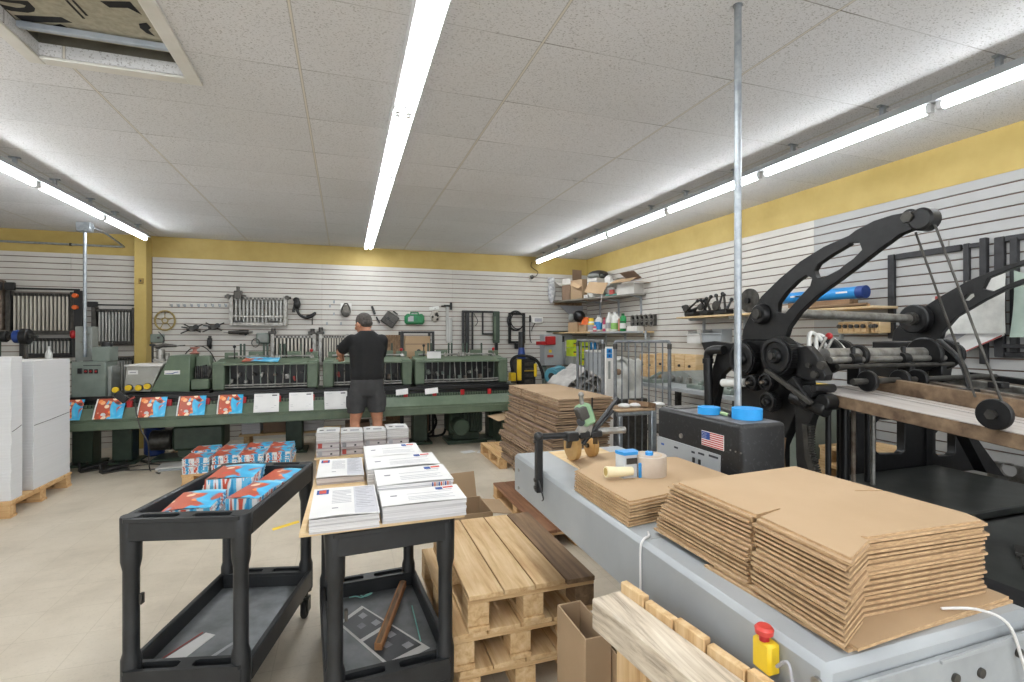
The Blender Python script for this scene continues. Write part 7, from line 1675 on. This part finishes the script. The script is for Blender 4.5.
bx('top', M_lgrey, t, a.x, 4.085, YL-.08, YL+.30, z3-.04, z3, .004); bx('pad', M_grey, t, PY(*cbx(255,180), YL).x, PY(*cbx(309,180), YL).x, YL-.02, YL+.25, z3+.0005, zb_, .002)
for x in (a.x+.03, 4.02):
    for y in (YL-.06, YL+.22): bx('leg', M_dsteel, t, x, x+.05, y, y+.05, 0, z3-.0405, .003)
# pile of folded grey sheets and bags
YG = 5.6
def yg(x, y, Y=YG): return PY(*cbx(x, y), Y)
zg = yg(150, 300).z
t = T('plastic_bale', 'loose pile of folded grey-white plastic bags behind the high carton pile', 'bag pile', (1.9, 5.6, .7))
M_bag = pm('grey_white_bags', '#bdbab6', '#94918e', 5, .5, bp=.25, detail=6)
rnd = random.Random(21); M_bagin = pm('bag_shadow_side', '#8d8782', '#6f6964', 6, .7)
for i, (x, y, w, rz_) in enumerate(((215,298,100,.05),(300,300,100,-.08),(385,298,70,.1),(170,268,85,.12),(255,266,100,-.05),(345,268,90,.08),(215,236,95,.1),(300,238,95,-.1),(245,210,85,.0))):
    c = yg(x, y, 5.5); s_ = w*6.0/500/5.12; M_ = Matrix.Translation(c) @ Euler((.10,rnd.uniform(-.06,.06),rz_)).to_matrix().to_4x4(); H_ = .115
    g = G(); n = 8
    def fn(u, v): a = abs(2*u-1); return M_ @ Vector(((u-.5)*s_, (v-.5)*.42, H_*(1-a**1.25)*(1-.25*abs(2*v-1))+.006*math.sin(11*u+7*v+i)-.03))
    g.sheet(fn, 12, 6, .012); fin(g, 'folded_bag', M_bag, t, 50)
    g = G(); g.sph(M_ @ Vector((0,-.02,-.012)), (s_*.40,.17,.03), 12, 6, M_.to_3x3().to_4x4()); fin(g, 'bag_opening_shade', M_bagin, t)  # darker body: shade inside the bag openings put into its colour
t = T('teal_bag', 'teal wrapped roll beside the grey-white bag pile', 'roll', (1.5, 6.3, .8)); c = yg(115, 230, 6.3); cy('roll', pm('teal_wrap', '#3f7f8f', '#2f6a7a', 9, .4, bp=.2), t, (c.x-.10,6.1,c.z),(c.x+.14,6.35,c.z+.02), .11, n=20, bev=.02); cy('core', M_black, t, (c.x-.102,6.098,c.z),(c.x-.098,6.102,c.z), .045, n=14)
t2 = T('work_table', 'low grey table under the teal roll and grey-white bags', 'table', (2.44, 5.85, 0)); zt_ = c.z-.125
bx('top', M_grey, t2, 2.10, 2.86, 5.15, 6.24, zg-.16, zg-.13, .004)
for x in (2.12, 2.78):
    for y in (5.2, 6.0): bx('leg', M_dsteel, t2, x, x+.05, y, y+.05, 0, zg-.1605, .003)
bx('roll_cradle', M_dsteel, t2, c.x-.1, c.x+.12, 6.10, 6.235, zg-.1295, c.z-.112, .004)
bx('bag_base', M_grey, t2, 2.05, 2.8, 5.32, 5.68, zg-.1295, zg-.06, .02)
# white upright unit wrapped in film behind the railing
YR = 4.5
p, q = PY(*cbx(386, 88), YR), PY(*cbx(432, 290), YR)
t = T('white_unit', 'white upright unit with blue labels behind the railing', 'machine unit', ((p.x+q.x)/2, YR, 0))
g = G(); g.box(p.x, q.x, YR, YR+.10, .3, p.z, .012); fin(g, 'column', M_white, t); bx('stand', M_dsteel, t, p.x+.03, q.x-.03, YR+.01, YR+.09, 0, .2995, .004)
for y0_, y1_ in ((95,118),(120,143)): a, b = PY(*cbx(392, y0_), YR), PY(*cbx(420, y1_), YR); l_ = bx('blue_label', M_blue, t, a.x, b.x, YR-.003, YR+.0005, b.z, a.z, .001); bx('label_print', M_navy, l_, a.x+.02, b.x-.02, YR-.0042, YR-.003, (a.z+b.z)/2-.015, (a.z+b.z)/2+.01, 0)
a, b = PY(*cbx(400, 160), YR), PY(*cbx(412, 250), YR); bx('slot', M_grey, t, a.x, b.x, YR-.002, YR+.0005, b.z, a.z, .001)
t = T('film_bundle', 'cloudy clear plastic sheeting heaped beside the white upright unit', 'sheeting', (2.6, 4.8, 0)); rnd = random.Random(2)
M_film = pm('cloudy_film', '#cfcfca', '#a9a9a5', 7, .3, bp=.4, detail=6)
g = G()
for k in range(16):
    x = rnd.uniform(445,540); y = rnd.uniform(170,360); c = PY(*cbx(x, y), 4.93+rnd.uniform(-.05,.08)); g.sph(c, (rnd.uniform(.06,.12),.08,rnd.uniform(.10,.2)), 9, 6, Euler((0,rnd.uniform(-1,1),0)).to_matrix().to_4x4())
sh = fin(g, 'sheeting', M_film, t); remesh(sh, .03, 4)
a, b = PY(*cbx(440,130), 4.9), PY(*cbx(545,190), 4.9); g = G(); g.sheet(lambda u, v: (a.x+(b.x-a.x)*u, 4.85+.2*v, a.z-.05-.28*u*u+.03*math.sin(6*u)), 8, 4, .01); fin(g, 'top_sheet', M_film, t)
c = PY(*cbx(452,215), 4.75); g = G(); g.sph(c, .035); fin(g, 'orange_cap', M_cardd, t); a = PY(*cbx(490,370), 4.9); bx('base_box', M_dsteel, t, a.x-.25, a.x+.22, 4.8, 5.12, 0, a.z+.05, .01)
t = T('round_drum', 'pale round drum behind the grey-white bags, inside the railing', 'drum', (2.5, 6.6, 0)); c = PY(*cbx(365, 155), 6.7); cy('body', M_lgrey, t, (c.x,6.8,.0),(c.x,6.8,c.z+.12), .19, n=28, bev=.015); cy('lid', M_white, t, (c.x,6.8,c.z+.1205),(c.x,6.8,c.z+.15), .20, n=28, bev=.006)
# ================================================================ tubular railing around the machine
M_tube_ = pm('grey_tube', '#7c7f81', '#63666a', 18, .45, .3, bp=.05)
def rail(label, A, B, zt_, zb, n, posts=True, mid=None):
    A, B = Vector(A), Vector(B); t = T('railing', label, 'railing', ((A.x+B.x)/2, (A.y+B.y)/2, 0), 0, 'tubular railings')
    def P(f, z): q = A.lerp(B, f); return (q.x, q.y, z)
    tb('top_rail', M_tube_, t, [P(0, zt_-.04), P(.004, zt_-.012), P(.02, zt_), P(.98, zt_), P(.996, zt_-.012), P(1, zt_-.04)], .0145, 10)
    for f in (0, 1): cy('post', M_tube_, t, P(f, 0), P(f, zt_-.04), .0145, n=12); cy('post_collar', M_dsteel, t, P(f, zt_-.06), P(f, zt_-.02), .018, n=12); cy('post_foot', M_dsteel, t, P(f, 0), P(f, .012), .04, n=14)
    cy('bottom_rail', M_tube_, t, P(0, zb), P(1, zb), .011, n=10)
    for k in range(n): f = (k+1)/(n+1); cy('bar', M_tube_, t, P(f, zb), P(f, zt_-.012), .0062, n=8)
    return t, P
def cr(x, y): return cbx(x, y)
pA, pB = PY(*cr(436, 60), 3.55), PY(*cr(714, 58), 3.35)
rail('grey tubular railing with the wooden ledge behind the black cabinet', (pA.x,3.55,0), (pB.x,3.35,0), (pA.z+pB.z)/2, .55, 7)
pC = PY(*cr(255, 52), 4.7)
rail('grey tubular railing running back from the ledge railing toward the lime boxes', (pC.x,4.75,0), (pA.x-.05,3.66,0), (pC.z+pA.z)/2, .55, 5)
a, b = PY(*cr(445, 432), 3.20), PY(*cr(612, 425), 3.20)
t = T('ledge', 'steel ledge with a wooden board hung on the railing behind the glue head', 'ledge', ((a.x+b.x)/2, 3.2, 0)); cy('front_tube', M_galv, t, (a.x,3.2,a.z),(b.x,3.2,a.z), .016, n=12)
bx('board', M_card, t, a.x, b.x+.04, 3.18, 3.45, a.z+.0165, a.z+.03, .003); bx('post', M_galv, t, b.x, b.x+.04, 3.17, 3.21, 0, a.z+.016, .003); bx('post', M_galv, t, a.x+.01, a.x+.04, 3.185, 3.215, 0, a.z-.0165, .003)
g = G(); rnd = random.Random(6)
for k in range(4): g.sph((a.x+.12+.1*k, 3.3, a.z+.045), (.05,.05,.018), 8, 6)
fin(g, 'rags', M_paper, t); ob('wood_chip', M_wdark, t, (b.x-.0,3.3,a.z+.05), (.10,.18,.04), (0,.2,.4), .003)
# ================================================================ bench along the frame wall
t = T('work_bench', 'long pale bench along the slat wall behind the press, with wooden bins', 'bench', (3.5, 4.4, 0))
bx('top', M_lgrey, t, 3.28, 3.95, 3.55, 5.25, .91, .95, .004); bx('shelf', M_dsteel, t, 3.32, 3.9, 3.6, 5.2, .40, .43, .004)
for x in (3.30, 3.86):
    for y in (3.58, 5.16): bx('leg', M_dsteel, t, x, x+.06, y, y+.06, 0, .9095, .003)
for k, (xp, yp, s_) in enumerate(((3.46,3.80,1),(3.44,5.02,.8),(3.50,4.25,.9))):
    q = Vector((xp, yp, .951)); t = T('machine_part', ('grey machined part on the pale bench nearest the press','low grey plate part on the pale bench by the railing','second grey machined part on the pale bench')[k], 'machine part', q, 0, 'machine parts on the pale bench')
    bx('base', M_ggrey, t, q.x-.14*s_, q.x+.14*s_, q.y-.12, q.y+.12, .951, .975+.02*s_, .006); cy('boss', M_steel, t, (q.x,q.y,.975+.0201*s_),(q.x,q.y,1.03), .05*s_, n=18); g = G(); g.bar((q.x-.1,q.y-.05,1.0),(q.x+.1,q.y+.03,1.06), .03, .03, bev=.004); fin(g, 'lever', M_ggrey, t)
t = T('grey_feeder_unit', 'sloped grey sheet-metal unit lying on the pale bench under the wooden bins', 'machine unit', (3.5, 4.9, .951)); a = PX(700, 382, 3.55)
g = G(); g.plate([(4.50,.951),(5.15,.951),(5.15,1.06),(4.75,1.10),(4.50,1.0)], .28, MYZ(3.62)); fin(g, 'cover', M_grey, t); 
for k in range(3): cy('roller', M_steel, t, (3.58,4.62+.15*k,1.0),(3.6199,4.62+.15*k,1.0), .035, n=14)
# wooden bins with knobs
def binbox(label, px0, px1, py0, py1, X, dep, n, zbase=None):
    p, q = PX(px0, py1, X), PX(px1, py1, X); z1 = PX((px0+px1)/2, py0, X).z; z0_ = zbase if zbase is not None else PX((px0+px1)/2, py1, X).z
    y0, y1 = q.y, p.y
    t = T('wooden_bin', label, 'wooden bin', (X+dep/2, (y0+y1)/2, z0_), 0, 'wooden bins on the slat wall'); bx('box', M_ply, t, X, X+dep, y0, y1, z0_, z1, .004)
    for k in range(n):
        y = y0+(y1-y0)*(k+.5)/n; d_ = bx('drawer', M_pinel[1], t, X-.012, X-.0002, y0+(y1-y0)*k/n+.008, y0+(y1-y0)*(k+1)/n-.008, z0_+.012, z1-.012, .002); cy('knob', M_dsteel, d_, (X-.012,y,(z0_+z1)/2+.01),(X-.030,y,(z0_+z1)/2+.01), .016, n=12)
    return t, y0, y1, z0_, z1
binbox('wooden bin with two round knobs over the pale bench, beside the pocket rack', 640, 654.5, 354, 377, 3.97, XR-3.97+.0006, 2)
binbox('wooden bin with four round knobs over the pale bench, nearer the press', 657, 696, 354, 378, 3.97, XR-3.97+.0006, 4)
t_, y0, y1, z0, z1 = binbox('tan drawer box with dark knobs on the wall beyond the press rollers', 838, 868, 321.5, 333.5, 3.95, XR-3.95+.0006, 5)
binbox('small tan drawer box beside the five-knob one beyond the press', 871, 879.5, 321.5, 333, 3.95, XR-3.95+.0006, 2)
# tool shelf with black tools and blue tube
ST = 1.722
t = T('wall_shelf', 'long wooden tool shelf on the slat wall behind the steel pole and the press arm', 'shelf', (3.95, 4.0, ST-.02)); bx('board', M_ply, t, 3.83, XR+.0006, 2.75, 5.15, ST-.02, ST, .003)
for y in (4.95, 4.3, 3.2): bx('bracket', M_lgrey, t, 3.87, XR+.0005, y, y+.02, ST-.05, ST-.0205, .0); bx('bracket_upright', M_lgrey, t, XR-.03, XR-.0005, y, y+.02, ST-.30, ST-.051, 0)
def blacktool(label, px, seed, s_=1.0):
    c = PX(px, 312, 3.92); rnd = random.Random(seed); z = ST+.002; t = T('clamp_tool', label, 'tool', (3.94, c.y, z), 0, 'black tools on the wall shelf')
    ob('base', M_black, t, (3.94,c.y,z+.03), (.12,.16*s_,.055), (0,0,0), .01)
    for k in range(4): a = (3.92+rnd.uniform(-.04,.04), c.y+rnd.uniform(-.1,.1)*s_, z+.06); b = (3.90+rnd.uniform(-.05,.05), c.y+rnd.uniform(-.22,.22)*s_, z+.10+rnd.uniform(.02,.14)*s_); cy('arm', M_black if k % 2 else M_dsteel, t, a, b, .016, .010, n=10); g = G(); g.sph(b, .022, 9, 6); fin(g, 'knob', M_black, t)
    cy('wheel', M_dsteel, t, (3.87,c.y+.05,z+.10),(3.90,c.y+.05,z+.10), .045*s_, n=20, bev=.005)
blacktool('black clamp tool on the wall shelf, farthest from the steel pole', 691, 1); blacktool('second black clamp tool on the wall shelf', 706, 2, .85); blacktool('black clamp tool on the wall shelf just before the steel pole', 722, 3, 1.2); 
t = T('black_disc', 'flat black disc tool leaning on the wall shelf beside the steel pole', 'tool', (3.95, 3.9, ST)); c = PX(750, 305, 3.98); cy('disc', M_dsteel, t, (3.96,c.y,ST+.135),(3.985,c.y,ST+.135), .125, n=28, bev=.004); cy('hub', M_black, t, (3.93,c.y,ST+.135),(3.9595,c.y,ST+.135), .03, n=14)
p, q = PX(783, 296, 3.95), PX(866, 289, 3.95); zz = ST+.062
t = T('blue_tube', 'long blue packaged tube with white print lying on the wall shelf', 'tube', (3.95, (p.y+q.y)/2, ST)); M_btube = pm('blue_package', '#2a8fd6', '#2380c4', 6, .35)
bx('riser', M_wdark, t, 3.90, 4.0, q.y+.1, p.y-.1, ST+.0005, ST+.07, .003); zc = ST+.0705+.05
g = G(); g.cyl((3.95,q.y,zc),(3.95,p.y,zc), .05, n=20, bev=.008); fin(g, 'pack', M_btube, t); cy('end_cap', M_navy, t, (3.95,q.y-.001,zc),(3.95,q.y+.06,zc), .052, n=20)
for k, (y, w) in enumerate(((q.y+.12,.10),(q.y+.45,.05),(q.y+.55,.12),(p.y-.3,.12))): ob('print', M_paper, t, (3.8995,y+w/2,zc+.006), (.0015,w,.014), (0,0,0), 0)
cy('long_rod', M_wdark, None, (3.835,2.8,ST+.0135),(3.835,3.75,ST+.0135), .012, n=10); o = bpy.data.objects['long_rod']; tag(o, 'thin dark wooden rod along the edge of the tool shelf', 'rod')
g = G(); g.box(3.85,3.895,2.82,3.5,ST+.001,ST+.02,.003); o = fin(g, 'wood_strip', M_pine[1], None); tag(o, 'pale wooden strip on the tool shelf before the blue tube', 'wood strip')
# grey plastic bins hooked on the wall
for px0, px1, py0, py1, l, m in ((687,700,329.5,343,'white open bin hooked on the slat wall beyond the press, farther one',M_white),(702,721,328.5,342,'grey bin hooked on the slat wall beyond the press, nearer one',M_lgrey)):
    p, q = PX(px0, py1, 3.95), PX(px1, py0, 3.95); t = T('hook_bin', l, 'bin', (4.0, (p.y+q.y)/2, p.z)); 
    for a in ((3.95,3.958,q.y,p.y,p.z,q.z-.05),(4.092,XR+.0006,q.y,p.y,p.z,q.z),(3.9582,4.0918,q.y,q.y+.008,p.z,q.z-.01),(3.9582,4.0918,p.y-.008,p.y,p.z,q.z-.01)): bx('wall_panel', m, t, *a, .001)
    bx('bottom', m, t, 3.9582, 4.0918, q.y+.0082, p.y-.0082, p.z, p.z+.008, 0); bx('lip', m, t, 3.935, 3.9498, q.y, p.y, q.z-.065, q.z-.05, .003); bx('contents', M_grey, t, 3.965, 4.085, q.y+.02, p.y-.02, p.z+.009, q.z-.045, .01)
# black frames hung on the right wall
XF = 4.072
def fx(x, y): return PX(844+x/2.728, 190+y/2.728, XF)
def barx(nm, par, pa, pb, w, m=M_dsteel, d=.05):
    a, b = fx(*pa), fx(*pb); g = G(); g.bar((XF+d/2,a.y,a.z),(XF+d/2,b.y,b.z), w, d, (1,0,0), .004); return fin(g, nm, m, par)
M_frm = pm('black_chase_steel', '#38383a', '#29292b', 12, .5, .3, bp=.06)
t = T('chase_frame', 'large black chase frame with a double side bar hung behind the far press arm', 'frame', fx(240, 395))
y0, y1 = fx(340,300).y, fx(118,300).y; z1, z0 = fx(118,178).z, fx(118,405).z
bx('side_bar', M_frm, t, XF, XR+.0006, y1-.05, y1, z0, z1, .004); bx('side_bar', M_frm, t, XF, XR+.0006, y0, y0+.035, z0, z1, .004); bx('top_bar', M_frm, t, XF+.004, XR-.0005, y0+.0505, y1-.0555, z1-.045, z1, .004); bx('bottom_bar', M_frm, t, XF+.004, XR-.0005, y0+.0505, y1-.0555, z0, z0+.045, .004)
y2 = fx(390,300).y; bx('outer_bar', M_frm, t, XF-.01, XR+.0006, y2, y2+.04, z0-.17, z1+.02, .004); bx('link_bar', M_frm, t, XF+.0, XR-.0005, y2+.041, y0-.001, z1-.035, z1-.005, .003)
for f in (.25,.6): cy('hook', M_steel, t, (XF+.03,y0+(y1-y0)*f,z1),(XF+.03,y0+(y1-y0)*f,z1+.05), .006, n=8)
bx('clear_sheet', M_clear, t, XR-.02, XR-.012, y0+.06, y1-.06, z0+.05, z1-.05, 0) if False else None
t = T('chase_frame', 'black chase frame at the near end of the slat wall, beside the double-bar frame', 'frame', fx(450, 440))
y1 = fx(408,300).y; z1, z0 = fx(408,130).z, fx(408,455).z; y0 = y1-.95
bx('side_bar', M_frm, t, XF, XR+.0006, y1-.055, y1, z0, z1, .004); bx('inner_bar', M_frm, t, XF-.006, XR+.0006, y1-.125, y1-.085, z0+.03, z1-.02, .004); bx('side_bar', M_frm, t, XF, XR+.0006, y0, y0+.05, z0, z1, .004)
bx('top_bar', M_frm, t, XF+.004, XR-.0005, y0+.0505, y1-.0555, z1-.04, z1, .004); bx('bottom_bar', M_frm, t, XF+.004, XR-.0005, y0+.0505, y1-.0555, z0, z0+.035, .004); bx('lower_bar', M_frm, t, XF-.02, XF+.0035, y0+.0505, y1-.0555, z0+.06, z0+.085, .003)
t = T('film_sheet', 'greenish clear film hung inside the near black chase frame', 'film', fx(475, 330)); a, b = fx(465,400), fx(500,330); g = G(); g.sheet(lambda u, v: (XF-.05+.02*math.sin(5*u+3*v), a.y-.30*u-.02*v, a.z+.42*v*(1-.3*u)), 6, 6, .004); fin(g, 'sheet', pm('green_tint_film', '#b9c8bd', '#a7b8ac', 6, .3, bp=.2), t); cy('pin', M_steel, t, (XF-.05,a.y-.1,a.z+.38),(XR+.0006,a.y-.1,a.z+.40), .005, n=8)
# white printed posters behind the far arm
t = T('paper_poster', 'white poster with a red edge leaning behind the far press arm', 'poster', fx(400, 440)); 
P = [fx(*p) for p in ((236,420),(378,300),(448,396),(330,446))]; g = G(); dx = Vector((-.035,0,0)); P = [p+dx for p in P]
g._new([tuple(p) for p in P]+[tuple(p+Vector((.004,0,0))) for p in P], [(0,1,2,3),(7,6,5,4),(0,4,5,1),(1,5,6,2),(2,6,7,3),(3,7,4,0)]); fin(g, 'sheet', M_paper, t, 0)
for (f0, f1, m, e_) in ((.965,1.0,M_redw,0),(.2,.5,M_inkl,.15)):
    c = lambda u, v: P[0].lerp(P[1], v).lerp(P[3].lerp(P[2], v), u)+Vector((-.001,0,0))
    g = G(); g.poly([c(f0,.05+e_),c(f1,.05+e_),c(f1,.95-e_),c(f0,.95-e_)]); fin(g, 'red_edge' if m is M_redw else 'print_block', m, t, 0)
cy('pin', M_steel, t, P[1].lerp(P[0],.5)+Vector((-.005,0,-.03)), (XR+.0006,P[1].lerp(P[0],.5).y,P[1].lerp(P[0],.5).z-.03), .005, n=8)
t = T('film_sheet', 'crumpled clear film behind the far press arm beside the white poster', 'film', fx(290, 400)); a = fx(262,410); g = G(); g.sheet(lambda u, v: (XF-.07-.02*math.sin(7*u+2*v), a.y-.42*u, a.z+.05+.42*v*(.6+.4*u)), 6, 6, .004); fin(g, 'sheet', M_film, t); c = fx(320,296); bx('red_print', M_redw, t, XF-.105, XF-.101, c.y-.06, c.y+.1, c.z-.03, c.z+.02, 0); cy('pin', M_steel, t, (XF-.07,a.y-.2,a.z+.40),(XR+.0006,a.y-.2,a.z+.40), .005, n=8)
# things seen under the feed table
t = T('grey_cabinet', 'grey-green cabinet standing behind the press under the feed table', 'cabinet', (3.1, 3.1, 0)); a, b = PY(812, 430, 2.95), PY(838, 470, 2.95)
bx('body', M_ggrey, t, a.x-.1, b.x, 2.95, 3.4, .05, 1.02, .006); bx('plinth', M_black, t, a.x-.08, b.x-.02, 2.97, 3.38, 0, .0495, 0)
for k in range(5): cy('bolt', M_steel, t, (b.x-.1,2.951,.5+.08*k),(b.x-.1,2.942,.5+.08*k), .012, n=10)
q = PY(842, 415, 2.95); t = T('yellow_tray', 'yellow plastic tray on top of the grey-green cabinet behind the press', 'tray', (q.x, 3.1, 1.02)); bx('tray', M_yplas, t, a.x-.05, b.x-.01, 2.98, 3.3, 1.0205, 1.09, .01); bx('rim', M_yplas, t, a.x-.06, b.x, 2.97, 3.31, 1.0905, 1.10, .003)
pallet('wood_pallet', 'lowest wooden pallet of the pile behind the press frame window', 3.45, 4.0, 2.22, 2.9, .0, .13, M_pinel, 5, grp='pallets behind the press')
for k in range(4): pallet('wood_pallet', 'wooden pallet, %s of the pile behind the press frame window' % ORD[3-k], 3.44+.01*(k % 2), 3.99, 2.23, 2.9, .1305+.1305*k, .13, M_pinel, 5, grp='pallets behind the press')
t = T('steel_bracket', 'grey steel bracket plate with a round hole standing near the wall past the press leg', 'bracket', (3.8, 1.6, 0)); a, b = PX(997, 462, 3.75), PX(1020, 478, 3.75)
g = G(); g.plate([(b.y-.05,b.z-.05),(a.y+.05,b.z-.05),(a.y+.05,a.z),(b.y-.05,a.z)], .02, MYZ(3.75), [circ((a.y+b.y)/2,(a.z+b.z)/2,.04,20)]); fin(g, 'plate', M_steel, t); bx('stand', M_dsteel, t, 3.73, 3.80, b.y-.05, a.y+.05, 0, b.z-.0505, .003)
